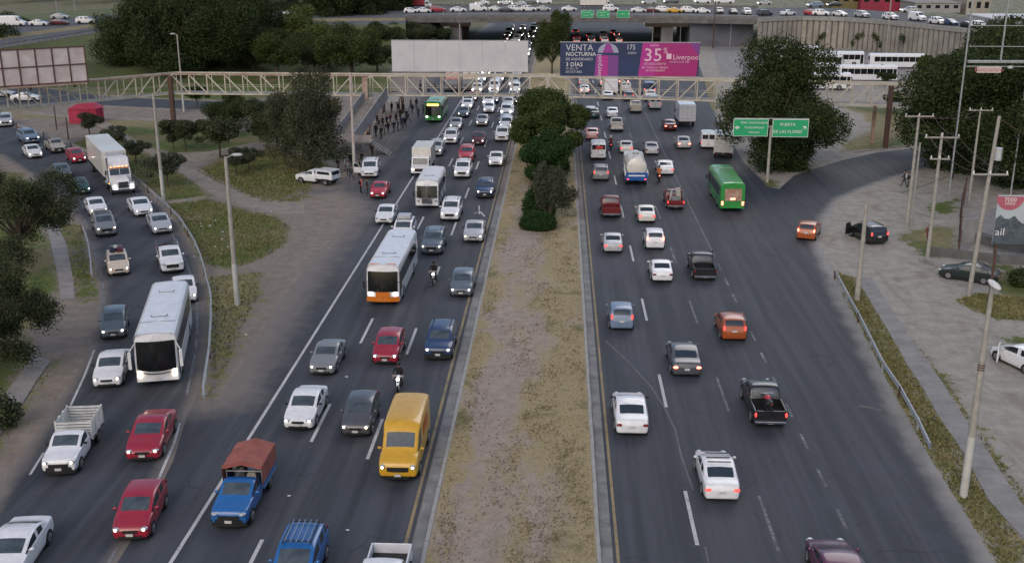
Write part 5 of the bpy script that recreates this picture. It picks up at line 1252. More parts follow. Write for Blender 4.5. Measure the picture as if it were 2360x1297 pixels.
for k in range(6): b = MB(); t = k/6; b.bar((-.33+.12*t, 7.22-.6*t, 1.5+1.5*t), (.33-.12*t, 7.22-.6*t, 1.5+1.5*t), .03, .03); kid(wt, 'ladder_rung', b, STEEL)
b = MB(); b.box(-.9, .9, 7.255, 7.27, 1.05, 1.2); kid(wt, 'tail_lettering', b, PRW)
b = MB(); b.tube((0, 4.5, 3.0), (0, 4.5, 3.2), .35, n=16); kid(wt, 'tank_lid', b, STEEL)
bus_wheels(wt, (1.1, 5.2, 6.4), 2.3, .48)

# semi truck with long hood
p = at(287, 449, .012)
st = empty('semi_truck', p, ramp_rz(p), 'white long nosed semi truck pulling a white box trailer down the ramp', 'truck', G_R)
b = MB(); b.sideprism([(.0, .62), (.0, 1.35), (.15, 1.55), (1.75, 1.85), (1.75, .62)], -.62, .62); kid(st, 'hood', b, P['white'])
for s_ in (-1, 1):
    b = MB(); b.sideprism([(.05, .62), (.12, 1.08), (.6, 1.22), (1.25, 1.12), (1.5, .7), (1.15, .95), (.5, .95)], min(s_*.60, s_*1.16), max(s_*.60, s_*1.16)); kid(st, 'fender', b, P['white'])
    for z, dx in ((1.0, .88), (.66, .8)): b = MB(); b.ell((0, 0, 0), .16, .07, .10); kid(st, 'headlight', b, HLON).location = (s_*dx, .04, z)
    b = MB(); b.tube((s_*1.12, 2.15, .9), (s_*1.12, 2.15, 3.7), .09); kid(st, 'exhaust_stack', b, CHROME)
    b = MB(); b.tube((s_*1.05, 2.3, .75), (s_*1.05, 3.6, .75), .32, n=16); kid(st, 'fuel_tank', b, CHROME)
    b = MB(); b.box(s_*1.42-.08, s_*1.42+.08, 1.65, 1.73, 1.9, 2.4, bev=.02); b.bar((s_*1.1, 1.9, 2.3), (s_*1.42, 1.7, 2.3), .03, .03); kid(st, 'wing_mirror', b, BLACKP)
    for k in range(4): b = MB(); b.ell((0, 0, 0), .05, .05, .04, 6, 4); kid(st, 'marker_light', b, AMBER).location = (s_*1.17, 1.9+.45*k, .95)
    b = MB(); b.box(min(s_*1.10, s_*1.13), max(s_*1.10, s_*1.13), 1.95, 2.75, 1.75, 2.35); kid(st, 'side_window', b, GLASS)
b = MB(); b.sideprism([(1.7, .8), (1.7, 1.8), (1.95, 2.5), (2.2, 2.65), (2.9, 3.45), (4.1, 3.5), (4.1, .8)], -1.12, 1.12); kid(st, 'cab', b, P['white'])
for s_ in (-1, 1): b = MB(); x0, x1 = sorted((s_*.04, s_*.98)); b.sideprism([(1.68, 1.86), (1.66, 1.88), (1.90, 2.46), (1.93, 2.46)], x0, x1); kid(st, 'windshield', b, GLASS)
b = MB(); b.box(-1.0, 1.0, 1.88, 2.0, 2.52, 2.62)
kid(st, 'visor', b, P['busorange'])
for k in range(5): b = MB(); b.ell((0, 0, 0), .08, .05, .05, 6, 4); kid(st, 'marker_light', b, AMBER).location = (-.8+.4*k, 1.98, 2.68)
b = MB(); b.box(-.5, .5, -.05, .0, .75, 1.4); kid(st, 'grille', b, CHROME)
for k in range(6): b = MB(); b.box(-.46, .46, -.065, -.05, .80+.1*k, .84+.1*k); kid(st, 'grille_slot', b, BLACKP)
b = MB(); b.box(-1.12, 1.12, -.18, .0, .42, .66, bev=.03); kid(st, 'bumper', b, CHROME)
b = MB(); b.box(-.5, .5, 3.0, 15.5, .8, 1.1); kid(st, 'chassis', b, BLACKP)
b = MB(); b.box(-1.28, 1.28, 4.5, 16.2, 1.2, 4.0, bev=.04); kid(st, 'trailer_box', b, P['offwhite'])
b = MB(); b.box(-.9, .9, 4.1, 4.52, 2.7, 3.9, bev=.1); kid(st, 'cooling_unit', b, P['silver']); b = MB(); b.box(-.75, .75, 4.08, 4.1, 2.8, 3.25); kid(st, 'cooling_grille', b, BLACKP)
bus_wheels(st, (.8, 3.9, 5.0, 14.0, 15.1), 2.4, .50)
# covered transporter on the overpass
tow = at(955, 27, ZD)

# ------------------------------------------------------------------ people
SKIN = mat('skin', (.30,.17,.11), rough=.6, noise=.1); HAIR = mat('hair', (.012,.009,.008), rough=.6, noise=.2)
CL = {k: mat('cloth_'+k, c, rough=.9, noise=.3, scale=8) for k, c in dict(black=(.012,.012,.014), dark=(.03,.032,.038), navy=(.018,.025,.06), jeans=(.04,.06,.11), grey=(.12,.12,.125), white=(.5,.5,.5), red=(.30,.02,.03), pink=(.5,.12,.13), green=(.05,.10,.05), brown=(.10,.06,.04), maroon=(.10,.01,.02), orange=(.5,.12,.03)).items()}
def skin_person(pose):
    """joints joined by edges, thickness per joint, grown into one smooth body"""
    J = {}; E = []; Rr = {}
    def j(n, p, r, par=None):
        J[n] = Vector(p); Rr[n] = r
        if par: E.append((par, n))
    if pose == 'stand': hipz, legs, arms, lean = .93, ((.09, .10, .50, 0, .06), (.09, .11, .50, .03, .06)), ((.24, .03, 1.15, .25, .05, .88), (.24, -.03, 1.14, .25, .02, .88)), 0
    if pose == 'walk': hipz, legs, arms, lean = .91, ((.08, -.17, .52, -.33, .08), (.08, .16, .50, .40, .10)), ((.25, .10, 1.14, .26, .10, .92), (.25, -.10, 1.14, .27, -.22, .95)), -.03
    if pose == 'ride': hipz, legs, arms, lean = .92, ((.20, -.36, .78, -.18, .34), (.20, -.36, .78, -.18, .34)), ((.30, -.26, 1.28, .30, -.52, 1.06), (.30, -.26, 1.28, .30, -.52, 1.06)), -.16
    up = .5
    j('pelvis', (0, 0, hipz), .135); j('waist', (0, lean*.4, hipz+.20), .125, 'pelvis'); j('chest', (0, lean*.8, hipz+.42), .155, 'waist'); j('neck', (0, lean, hipz+.57), .058, 'chest'); j('head0', (0, lean-.01, hipz+.66), .085, 'neck'); j('head1', (0, lean-.015, hipz+.77), .088, 'head0')
    for i, s_ in enumerate((-1, 1)):
        lx, ky, kz, fy, fz = legs[i]
        j('hip%d' % i, (s_*.10, 0, hipz-.06), .10, 'pelvis'); j('knee%d' % i, (s_*max(lx, .09), ky, kz), .062, 'hip%d' % i); j('ankle%d' % i, (s_*max(lx, .09)*1.02, fy, fz+.03), .045, 'knee%d' % i); j('toe%d' % i, (s_*max(lx, .09)*1.1, fy-.17, fz-.01), .04, 'ankle%d' % i)
        ex, ey, ez, hx, hy, hz = arms[i]; dz = hipz-.93 if pose != 'ride' else 0
        j('sho%d' % i, (s_*.185, lean*.9, hipz+.49), .065, 'chest'); j('elb%d' % i, (s_*ex, ey+lean, ez), .045, 'sho%d' % i); j('wri%d' % i, (s_*hx, hy+lean*.3, hz), .032, 'elb%d' % i); j('han%d' % i, (s_*hx, hy-.03, hz-.09), .036, 'wri%d' % i)
        for q in range(5):
            a = (q-2)*.022; j('f%d%d' % (i, q), (s_*hx+(s_*-.03 if q == 0 else a*.4), hy-.05+a, hz-.17+(.05 if q == 0 else abs(a)*.6)), .010, 'han%d' % i)
    names = list(J); me = bpy.data.meshes.new('p'); me.from_pydata([J[n] for n in names], [(names.index(a), names.index(b_)) for a, b_ in E], [])
    o = bpy.data.objects.new('p', me); COL.objects.link(o); o.modifiers.new('s', 'SKIN')
    for k, n in enumerate(names):
        sv = me.skin_vertices[0].data[k]; sv.radius = (Rr[n]*(1.25 if n in ('chest', 'waist', 'pelvis') else 1), Rr[n]*(.85 if n in ('chest', 'waist', 'pelvis') else 1)); sv.use_root = (n == 'pelvis')
    s2 = o.modifiers.new('b', 'SUBSURF'); s2.levels = 1; s2.render_levels = 1
    dg = bpy.context.evaluated_depsgraph_get(); m2 = bpy.data.meshes.new_from_object(o.evaluated_get(dg)); bpy.data.objects.remove(o)
    m2.materials.clear()
    for m in (SKIN, CL['dark'], CL['jeans'], CL['black']): m2.materials.append(m)
    hands = [J['wri0'], J['wri1']]
    for p in m2.polygons:
        c = p.center; p.use_smooth = True
        if c.z > J['neck'].z-.0: k = 0
        elif min((c-h_).length for h_ in hands) < .14 and abs(c.x) > .17: k = 0 if min((c-J['elb%d' % q]).length for q in (0, 1)) > .17 else 1
        elif c.z < .10 or (pose == 'ride' and c.z < .44): k = 3
        elif pose == 'ride' and c.z < .93 and abs(c.x) < .29: k = 2
        elif pose != 'ride' and c.z < hipz+.0 and (abs(c.x) < .2): k = 2
        else: k = 1
        p.material_index = k
    hb = MB(); hd = J['head1']; hb.ell((hd.x, hd.y+.022, hd.z+.025), .098, .105, .10, 12, 8)
    fb = MB(); fb.ell((hd.x, hd.y-.095, hd.z-.02), .014, .022, .02, 6, 4)
    for s_ in (-1, 1): fb.ell((s_*.088, hd.y, hd.z-.02), .012, .02, .03, 6, 4)
    eb = MB()
    for s_ in (-1, 1): eb.ell((s_*.032, hd.y-.084, hd.z+.005), .012, .008, .008, 6, 4)
    eb.box(-.025, .025, hd.y-.092, hd.y-.08, hd.z-.062, hd.z-.054)
    hel = MB(); hel.ell((hd.x, hd.y+.005, hd.z+.015), .135, .15, .145, 14, 9)
    return dict(body=m2, hair=hb.mesh('hair', [HAIR]), nose_and_ears=fb.mesh('nose_and_ears', [SKIN]), eyes_and_mouth=eb.mesh('eyes_and_mouth', [HAIR]), helmet=hel.mesh('helmet', [BLACKP]))
POSES = {k: skin_person(k) for k in ('stand', 'walk', 'ride')}
BAG = MB(); BAG.box(-.15, .15, .10, .26, 1.02, 1.42, bev=.04); BAGM = BAG.mesh('backpack', [CL['black']])
def person(px, py, rz, pose, shirt, pants, label, group=None, z=.01, loc=None, bag=None, helmet=None, s_=1.0):
    p = loc if loc is not None else at(px, py, z)
    d = POSES[pose]; root = empty('person', p, rz, label, 'person', group); root.scale = (s_, s_, s_)
    link('body', d['body'], root, {1: CL[shirt], 2: CL[pants]}); link('nose_and_ears', d['nose_and_ears'], root); link('eyes_and_mouth', d['eyes_and_mouth'], root)
    if helmet: link('helmet', d['helmet'], root, {0: helmet})
    else: link('hair', d['hair'], root)
    if bag: link('backpack', BAGM, root, {0: CL[bag]})
    return root
# riders and their motorcycles
def rider(m, shirt, label, helmet=BLACKP, pants='dark'):
    p = Matrix.Translation(m.location) @ Matrix.Rotation(m.rotation_euler.z, 4, 'Z') @ Vector((0, 1.12, -.02)); person(0, 0, m.rotation_euler.z, 'ride', shirt, pants, label, 'motorcycle riders', loc=p, helmet=helmet)
m1 = motorcycle(997, 660, 0, 'black motorcycle with its headlamp on, left of the grey hatchback', 'black', HLON); rider(m1, 'black', 'rider in black on the motorcycle behind the orange nosed bus')
m2_ = motorcycle(915, 912, 0, 'motorcycle with a white front just behind the yellow van', 'white', HLON); rider(m2_, 'black', 'rider in black jacket behind the yellow van')
m3 = motorcycle(1520, 422, math.pi, 'motorcycle with glowing tail light behind the white car by the water truck', 'orange', None, TLBR); m3.location.y += 1.95; rider(m3, 'orange', 'rider in an orange jacket beside the water truck')
m4 = motorcycle(1408, 348, math.pi, 'motorcycle between the white van and the off white sedan', 'white', None, TLON); m4.location.y += 1.95; rider(m4, 'maroon', 'rider in dark red right of the white van', PLATE)
GP = 'people waiting around the bus stop'
spots = [(867,315,'stand','black','dark'),(878,321,'stand','dark','dark'),(895,309,'walk','black','jeans'),(908,305,'walk','black','dark'),(918,303,'stand','dark','black'),(926,297,'stand','navy','dark'),(933,296,'walk','black','black'),(941,283,'walk','navy','dark'),
 (964,272,'walk','dark','black'),(960,250,'stand','black','navy'),(947,252,'walk','dark','dark'),(903,260,'stand','black','black'),(930,262,'stand','dark','black'),(858,362,'walk','black','black'),(849,331,'stand','black','jeans'),(833,380,'walk','dark','black'),
 (803,407,'stand','grey','dark'),(811,418,'walk','dark','jeans'),(833,446,'stand','pink','black'),(846,447,'stand','black','dark'),(781,397,'stand','brown','black'),(809,386,'stand','black','dark'),(822,312,'stand','dark','black'),(832,309,'walk','navy','black'),(869,288,'stand','black','dark'),
 (874,299,'walk','dark','jeans'),(882,295,'stand','black','black'),(891,292,'stand','navy','dark'),(923,277,'stand','black','dark'),(936,277,'stand','dark','black'),(844,303,'walk','black','dark'),(852,312,'stand','grey','black'),(913,286,'stand','black','jeans'),(900,287,'walk','maroon','black'),
 (975,262,'stand','grey','dark'),(950,264,'walk','black','dark'),(918,262,'walk','dark','black'),(886,310,'stand','white','black'),(828,404,'stand','black','black'),(795,395,'stand','white','jeans'),
 (1003,215,'stand','black','dark'),(988,223,'walk','dark','black'),(2083,431,'walk','navy','dark'),(2091,433,'stand','black','dark'),(2193,414,'stand','black','black'),(2138,561,'walk','red','maroon')]
lbls = {0:'person in black beside the thick white bridge pillar',1:'person in dark clothes right of the bridge pillar foot',2:'walking person in black and jeans in the middle of the crowd',3:'person stepping along the kerb in a black jacket',4:'dark clothed person at the outer side of the crowd',
 5:'person in a navy jacket near the kerb',6:'walking person in all black by the kerb',7:'navy dressed person nearing the green bus',8:'person walking alone just left of the green bus nose',9:'person in black and navy furthest back near the footbridge shadow',
 10:'dark figure walking under the footbridge edge',11:'black clothed person at the left post of the arched shelter',12:'person standing at the right post of the arched shelter',13:'person in black walking on the kerb behind the minivan',14:'person in black and jeans at the landing of the stairs',
 15:'dark clothed person walking beside the lamp post foot',16:'person in grey left of the open minivan door',17:'person in jeans in front of the open minivan door',18:'person in a pink top standing beside the red car',19:'person in black standing next to the pink top',
 20:'person in brown standing at the tail of the camper pickup',21:'person in black behind the group at the minivan door',38:'person in black leaning at the open minivan door',39:'person in white top and jeans near the camper pickup',
 22:'dark clothed person standing under the lower stair flight',23:'navy dressed person walking under the stair flight',30:'person in black walking beneath the upper stair flight',31:'person in grey beneath the upper stair flight',24:'person in black at the back left of the crowd',25:'person in jeans walking at the back left of the crowd',
 26:'all black figure at the left of the crowd behind the pillar',27:'navy jacket person deep in the crowd',28:'person in black waiting just below the arched shelter',29:'dark figure waiting right below the arched shelter',32:'person in jeans waiting in the thick of the crowd',33:'person in a dark red top in the crowd',
 34:'person in grey beside the green bus windscreen',35:'person in black between the shelter and the green bus',36:'dark figure walking beneath the shelter arch',37:'person in a white top within the dark crowd',40:'person in black standing beyond the green bus near the footbridge',41:'dark figure walking beyond the green bus',
 42:'person with a pale bag walking at the side street corner',43:'person in black following at the side street corner',44:'person in black standing on the pavement beside a utility pole',45:'person in dark red walking in front of the leaning pole'}
for i, (x, y, po, sh, pa) in enumerate(spots):
    person(x, y, random.uniform(-3.1, 3.1), po, sh, pa, lbls[i], GP if i < 42 and i not in (18, 19, 20) else None, bag=random.choice([None, 'black', 'navy']) if i not in (42,) else 'white', s_=random.uniform(.94, 1.04))
# ------------------------------------------------------------------ footbridge
ZB, ZT = 5.5, 8.15
bl = [at(x, y, ZB) for x, y in [(-130,291),(-60,272),(0,255)]] 
chain = [at(-140,290,ZB), at(0,255,ZB), at(397,216,ZB), at(854,220,ZB), at(1262,222,ZB), at(1650,233,ZB), at(2052,243,ZB), at(2260,249,ZB)]
FB = empty('footbridge', (chain[3].x, chain[3].y, 0), 0, 'cream steel truss footbridge crossing the whole highway', 'footbridge')
WID = 2.2
def fbp(mb, name, m): return world_part(mb, name, m, FB)
def bpart(name, a, b_, w, h_, m): mb = MB(); mb.bar(a, b_, w, h_); return fbp(mb, name, m)
npan = 0; offv = Vector((0, WID, 0))
for si in range(len(chain)-1):
    a, c = chain[si], chain[si+1]; L_ = (c-a).length; n = max(2, round(L_/2.55)); up = Vector((0, 0, ZT-ZB))
    rusty = BRIDGER if si in (2, 3) and False else BRIDGEP
    for side, off in (('near', Vector()), ('far', offv)):
        bpart('bottom_chord', a+off, c+off, .16, .20, BRIDGEP); bpart('top_chord', a+off+up, c+off+up, .17, .20, BRIDGER if side == 'near' and si in (1, 2) else BRIDGEP)
        for k in range(n):
            u = a.lerp(c, k/n)+off; v_ = a.lerp(c, (k+1)/n)+off
            bpart('truss_post', u+Vector((0, 0, .1)), u+up-Vector((0, 0, .1)), *((.15, .15) if side == 'near' else (.10, .10)), BRIDGEP)
            if side == 'near':
                if (k < n/2): bpart('truss_diagonal', u+up, v_, .14, .14, BRIDGEP)
                else: bpart('truss_diagonal', u, v_+up, .14, .14, BRIDGEP)
    mb = MB()
    mb.add([a+Vector((0, .08, .12)), c+Vector((0, .08, .12)), c+offv+Vector((0, -.08, .12)), a+offv+Vector((0, -.08, .12))], [(0, 1, 2, 3)])
    mb.add([a+Vector((0, .08, .0)), c+Vector((0, .08, .0)), c+offv+Vector((0, -.08, .0)), a+offv+Vector((0, -.08, .0))], [(3, 2, 1, 0)])
    fbp(mb, 'walkway_deck', CONC)
    for z in (1.05,): bpart('handrail', a+Vector((0, .15, z)), c+Vector((0, .15, z)), .035, .035, BRIDGEP); bpart('handrail', a+offv+Vector((0, -.15, z)), c+offv+Vector((0, -.15, z)), .035, .035, BRIDGEP)
def pier(px, py, w, m, top=ZB):
    g = at(px, py); 
    for i in range(len(chain)-1):
        if chain[i].x <= g.x <= chain[i+1].x: t = (g.x-chain[i].x)/(chain[i+1].x-chain[i].x); y = chain[i].y+(chain[i+1].y-chain[i].y)*t
    mb = MB(); mb.box(g.x-w/2, g.x+w/2, y-.42-w/2, y-.42+w/2, -.1, top, bev=.04); return fbp(mb, 'pier', m)
WCOL = mat('white_pillar_paint', (.52,.48,.46), rough=.75, col2=(.36,.28,.25), scale=.7)
g = at(854, 308); mb = MB(); mb.box(g.x-.35, g.x+.35, 147.0, 147.7, -.1, ZT-.1, bev=.05); fbp(mb, 'pier', BRIDGER)
mb = MB(); mb.box(g.x+.42, g.x+.85, 147.1, 147.7, -.1, ZB-.15, bev=.05); fbp(mb, 'pier', WCOL)
for px, m, w in ((397, RUSTD, .55), (2048, RUSTD, .55), (1262, WCOL, .5)):
    g = at(px, 243 if px > 2000 else 216 if px < 500 else 222, ZB); mb = MB(); mb.box(g.x-w/2, g.x+w/2, g.y-.4-w/2, g.y-.4+w/2, -.1, ZT-.2 if px != 2048 else ZT-.1, bev=.04); fbp(mb, 'pier', m)
g = at(2030, 240, ZB); mb = MB(); mb.box(g.x-.2, g.x+.2, g.y+WID, g.y+WID+.4, -.1, ZB); fbp(mb, 'pier', BRIDGER)
# stairs down to the bus stop
top = Vector((at(868, 222, ZB).x, chain[3].y-.1, ZB+.1)); land = at(795, 322, 1.7)
ST = MB(); dr = (land-top); nst = 22; sw = 2.7; hd = Vector((dr.x, dr.y, 0)); sd = Vector((-hd.y, hd.x, 0)).normalized()
for k in range(nst):
    c = top + dr*((k+.5)/nst); q = MB(); a_ = c - hd*(.5/nst); b__ = c + hd*(.5/nst); a_.z = b__.z = top.z+dr.z*(k+.5)/nst; ST = MB(); ST.bar(a_, b__, sw, .12); fbp(ST, 'stair_step', CONC)
for s_ in (-1, 1):
    ST = MB(); ST.bar(top+sd*s_*sw/2+Vector((0, 0, .25)), land+sd*s_*sw/2+Vector((0, 0, .25)), .14, 1.7); fbp(ST, 'stair_side_panel', mat('stair_panel', (.34,.32,.32), rough=.8, noise=.35, scale=.6))
    ST = MB(); ST.bar(top+sd*s_*sw/2+Vector((0, 0, 1.1)), land+sd*s_*sw/2+Vector((0, 0, 1.1)), .06, .06); fbp(ST, 'handrail', BRIDGEP)
    for k in range(5): q = top+sd*s_*sw/2+dr*(k/4.5); ST = MB(); ST.bar(q, q+Vector((0, 0, 1.1)), .05, .05); fbp(ST, 'handrail_post', BRIDGEP)
l2 = Vector((land.x, land.y, 0)); ST = MB(); ST.box(l2.x-1.6, l2.x+3.6, l2.y-1.4, l2.y+.9, 1.45, 1.65, bev=.03); fbp(ST, 'stair_landing', CONC)
for x in (-1.2, 3.2): ST = MB(); ST.box(l2.x+x-.12, l2.x+x+.12, l2.y-.5, l2.y-.2, 0, 1.45); fbp(ST, 'landing_post', CONC)
for k in range(8): ST = MB(); ST.box(l2.x+3.6+.28*k, l2.x+3.88+.28*k, l2.y-1.3, l2.y+.8, 1.25-.19*k, 1.40-.19*k); fbp(ST, 'stair_step', CONC)
ST = MB(); ST.bar(Vector((l2.x-1.6, l2.y-1.4, 2.1)), Vector((l2.x+3.6, l2.y-1.4, 2.1)), .06, .9); fbp(ST, 'stair_side_panel', WCOL)
for f_ in (.45, .7): q = top+dr*f_; ST = MB(); ST.tube((q.x+.9, q.y, 0), (q.x+.9, q.y, q.z-.1), .13, n=10); fbp(ST, 'stair_post', WCOL)
# two people crossing on the bridge deck
for i, (px, sh, lb) in enumerate([(845, 'maroon', 'person in dark red crossing the footbridge above the stairs'), (896, 'black', 'dark figure crossing the footbridge left of the blank billboard edge'), (971, 'navy', 'dark figure on the footbridge below the blank billboard')]):
    q = at(px, 214, ZB+.12); person(0, 0, 1.5, 'walk', sh, 'black', lb, 'people on the footbridge', loc=Vector((q.x, chain[3].y+1.0, ZB+.12)))

# ------------------------------------------------------------------ billboards on the bridge
def frame_board(px0, px1, top0, top1, bot, yoff, label, panel_m, Y0=None, grid=False, a=None, b_=None):
    pass
BW = mat('blank_billboard_print', (.52,.51,.53), rough=.7, col2=(.44,.43,.46), scale=.5)
yb = chain[3].y + WID + .5
def xat(px, Y, z):
    lo, hi = -200.0, 200.0
    for _ in range(50):
        m = (lo+hi)/2
        if proj((m, Y, z))[0] < px: lo = m
        else: hi = m
    return (lo+hi)/2
def board(px0, px1, pyt, pyb, Y, label):
    x0, x1 = xat(px0, Y, 10), xat(px1, Y, 10); zt, zb_ = zat((x0+x1)/2, Y, pyt), zat((x0+x1)/2, Y, pyb)
    root = empty('billboard', ((x0+x1)/2, Y, 0), 0, label, 'billboard'); return root, x0, x1, zb_, zt
wb, x0, x1, z0, z1 = board(903, 1217, 94.5, 165, yb, 'wide blank white billboard on top of the footbridge')
npn = 6
for k in range(npn):
    a = x0+(x1-x0)*k/npn; c = x0+(x1-x0)*(k+1)/npn
    world_part(MB().box(a+.012, c-.012, yb, yb+.10, z0, z1), 'sheet_panel', BW, wb)
mb = MB()
for k in range(8):
    x = x0+.4+(x1-x0-.8)*k/7; mb.bar((x, yb+.25, ZT-.1), (x, yb+.25, z1-.1), .12, .12); mb.bar((x, yb+.25, z1-.6), (x, yb+1.6, ZT), .09, .09)
world_part(mb, 'support_frame', BRIDGER, wb)
world_part(MB().box(x0-.06, x1+.06, yb-.03, yb+.12, z1, z1+.09).box(x0-.06, x1+.06, yb-.03, yb+.12, z0-.09, z0), 'frame_rail', STEEL, wb)
for k, (fx_, fz) in enumerate([(.148, .77), (.148, .55), (.445, .79), (.585, .80), (.73, .82), (.5, .52), (.885, .52)]):
    pass
# colourful advert
yc = at(1450, 230, ZB).y + WID + .5
cb, x0, x1, z0, z1 = board(1291, 1611, 99, 176, yc, 'dark blue and magenta sale billboard with white lettering')
Wd = x1-x0; Hd = z1-z0
NAVYP = mat('print_navy', (.012,.020,.065), rough=.5, col2=(.015,.035,.11), scale=.25); MAG = mat('print_magenta', (.36,.012,.13), rough=.5, col2=(.30,.02,.16), scale=.3)
PURP = mat('print_purple', (.30,.035,.27), rough=.5, noise=.15, scale=.4); PURP2 = mat('print_violet', (.19,.05,.25), rough=.5, noise=.15); MAGL = mat('print_pink_magenta', (.42,.025,.25), rough=.5, noise=.15)
PWH = mat('print_pale', (.55,.55,.60), rough=.5, noise=.1); PPK = mat('print_light_pink', (.72,.50,.60), rough=.5, noise=.1); PLIL = mat('print_lilac_grey', (.33,.36,.48), rough=.5, noise=.2)
def bxp(name, u0, u1, v0, v1, m, d):  # u,v in 0..1 of the board, printed patch d mm proud
    return world_part(MB().box(x0+Wd*u0, x0+Wd*u1, yc-d, yc+.02, z0+Hd*v0, z0+Hd*v1), name, m, cb)
def poly(name, pts, m, d):
    mb = MB(); n = len(pts); vs = [(x0+Wd*u, yc-d, z0+Hd*v) for u, v in pts]; mb.add(vs, [tuple(range(n))]); o = world_part(mb, name, m, cb); 
    if o.data.polygons[0].normal.y > 0: o.data.flip_normals()
    return o
world_part(MB().box(x0, x1, yc, yc+.12, z0, z1), 'board_panel', NAVYP, cb)
poly('magenta_field', [(.565, 0), (.592, 1), (1, 1), (.985, 0)], MAG, .02)
poly('pink_band', [(.565, 0), (.592, 1), (.72, 1), (.68, 0)], MAGL, .0235)  # pink band printed on the magenta field
poly('violet_corner', [(.93, 1), (1, 1), (.995, .6)], PURP2, .0265)  # violet corner of the print
poly('package_base', [(.25, 0), (.26, .62), (.42, .62), (.42, 0)], PURP, .02); poly('package_side', [(.345, 0), (.345, .62), (.42, .62), (.42, 0)], PURP2, .024); poly('package_front', [(.29, 0), (.30, .62), (.345, .62), (.345, 0)], MAGL, .028)
a_ = [(.345+.075*math.cos(t), .70+.28*math.sin(t)) for t in np.linspace(0, math.pi, 16)]
poly('package_dome', a_, PLIL, .02); poly('package_handle', [(.305, .70), (.33, .97), (.36, .97), (.385, .70)], PURP, .026); poly('package_band', [(.258, .63), (.258, .70), (.425, .70), (.425, .63)], NAVYP, .032)
def tx(s, u, v, size, m, rot=0.0, al='LEFT', sx=1.0, d=.045):
    o = text(cb, s, size, (0, 0, 0), (0, 0, 0), m, align=al, sx=sx); o.parent = cb; o.matrix_parent_inverse = Matrix.Translation(-cb.location)
    o.location = (x0+Wd*u, yc-d, z0+Hd*v); o.rotation_euler = (math.pi/2, rot, 0); return o
tx('VENTA', .04, .84, 1.15, PWH, sx=1.0); tx('NOCTURNA', .04, .65, .74, PRW, sx=.95); tx('DE ANIVERSARIO', .04, .50, .50, PWH, sx=.93); tx('3 DÍAS', .04, .34, .78, PRW); tx('19, 20 y 21', .04, .22, .40, PWH, sx=.95); tx('DE OCTUBRE', .04, .12, .40, PWH, sx=.9)
tx('Liverpool', .283, .28, .95, PPK, rot=-math.pi/2, al='CENTER', sx=.9); tx('175', .475, .86, .95, PWH, sx=.85); tx('AÑOS', .485, .69, .42, PWH)
tx('35', .60, .62, 2.4, PPK, sx=1.05); tx('%', .74, .76, 1.1, PPK, sx=.8); tx('HASTA', .645, .92, .36, PPK); tx('DE DESCUENTO', .605, .37, .40, PPK); tx('EN TODA LA TIENDA', .59, .26, .40, PPK, sx=.9); tx('EN MONEDERO', .62, .17, .36, PPK)
tx('Liverpool', .81, .57, .98, PPK, sx=.95); tx('ES PARTE DE MI VIDA', .79, .43, .27, PPK); bxp('logo_square', .765, .80, .52, .68, PPK, .03)
mb = MB()
for k in range(8):
    x = x0+.5+(Wd-1)*k/7; mb.bar((x, yc+.3, ZT-.2), (x, yc+.3, z1-.1), .12, .12); mb.bar((x, yc+.3, z1-.6), (x, yc+1.7, ZT), .09, .09)
world_part(mb, 'support_frame', BRIDGER, cb); world_part(MB().box(x0-.08, x1+.08, yc-.03, yc+.14, z1, z1+.1).box(x0-.08, x1+.08, yc-.03, yc+.14, z0-.1, z0), 'frame_rail', STEEL, cb)
for px_, py_ in ((1345, 175), (1455, 178), (1565, 181)):
    X = xat(px_, yc-1, 8.4); 
mb = MB()
for k in range(5): X = x0+1+(Wd-2)*k/4; mb.bar((X, yc-.1, z0-.1), (X, yc-1.2, z0-.25), .05, .05); mb.box(X-.2, X+.2, yc-1.35, yc-1.1, z0-.32, z0-.2)
world_part(mb, 'floodlight', STEEL, cb)
# the back of a board on the left arm of the bridge
pa = at(-70, 205, 8.7); pb = at(203, 187, 8.7)
d_ = (pb-pa); 
LB = empty('billboard', (pa.x, pa.y, 0), 0, 'framed pinkish white billboard panels above the left arm of the footbridge', 'billboard')
BP = mat('faded_pink_panel', (.58,.52,.52), rough=.8, col2=(.44,.36,.36), scale=.6); hgt = zat(pb.x, pb.y, 107)-8.7
n = 7
for k in range(n):
    for r in range(2):
        u = pa.lerp(pb, k/n); v_ = pa.lerp(pb, (k+1)/n); e = (v_-u)*.03; za, zc = 8.7+hgt*r/2+.06, 8.7+hgt*(r+1)/2-.06
        q = [u+e, v_-e]; vs = [(q[0].x, q[0].y, za), (q[1].x, q[1].y, za), (q[1].x, q[1].y, zc), (q[0].x, q[0].y, zc)]
        vs += [(x, y+.06, z) for x, y, z in vs]
        world_part(MB().add(vs, [(0, 1, 2, 3), (7, 6, 5, 4), (0, 4, 5, 1), (2, 6, 7, 3), (1, 5, 6, 2), (3, 7, 4, 0)]), 'sheet_panel', BP, LB)
mb = MB()
for k in range(n+1): u = pa.lerp(pb, k/n); mb.bar((u.x, u.y-.03, 8.5), (u.x, u.y-.03, 8.7+hgt), .14, .14)
for r in range(3): z = 8.7+hgt*r/2; mb.bar((pa.x, pa.y-.03, z), (pb.x, pb.y-.03, z), .14, .14)
world_part(mb, 'support_frame', RUSTD, LB)
world_part(MB().bar((pa.x, pa.y-.4, 8.5), (pb.x, pb.y-.4, 8.5), .9, .12), 'catwalk', BRIDGER, LB)
for t in (.12, .5, .88): u = pa.lerp(pb, t); world_part(MB().bar((u.x, u.y-.1, ZT-.1), (u.x, u.y-.1, 8.6), .2, .2), 'support_post', RUSTD, LB)

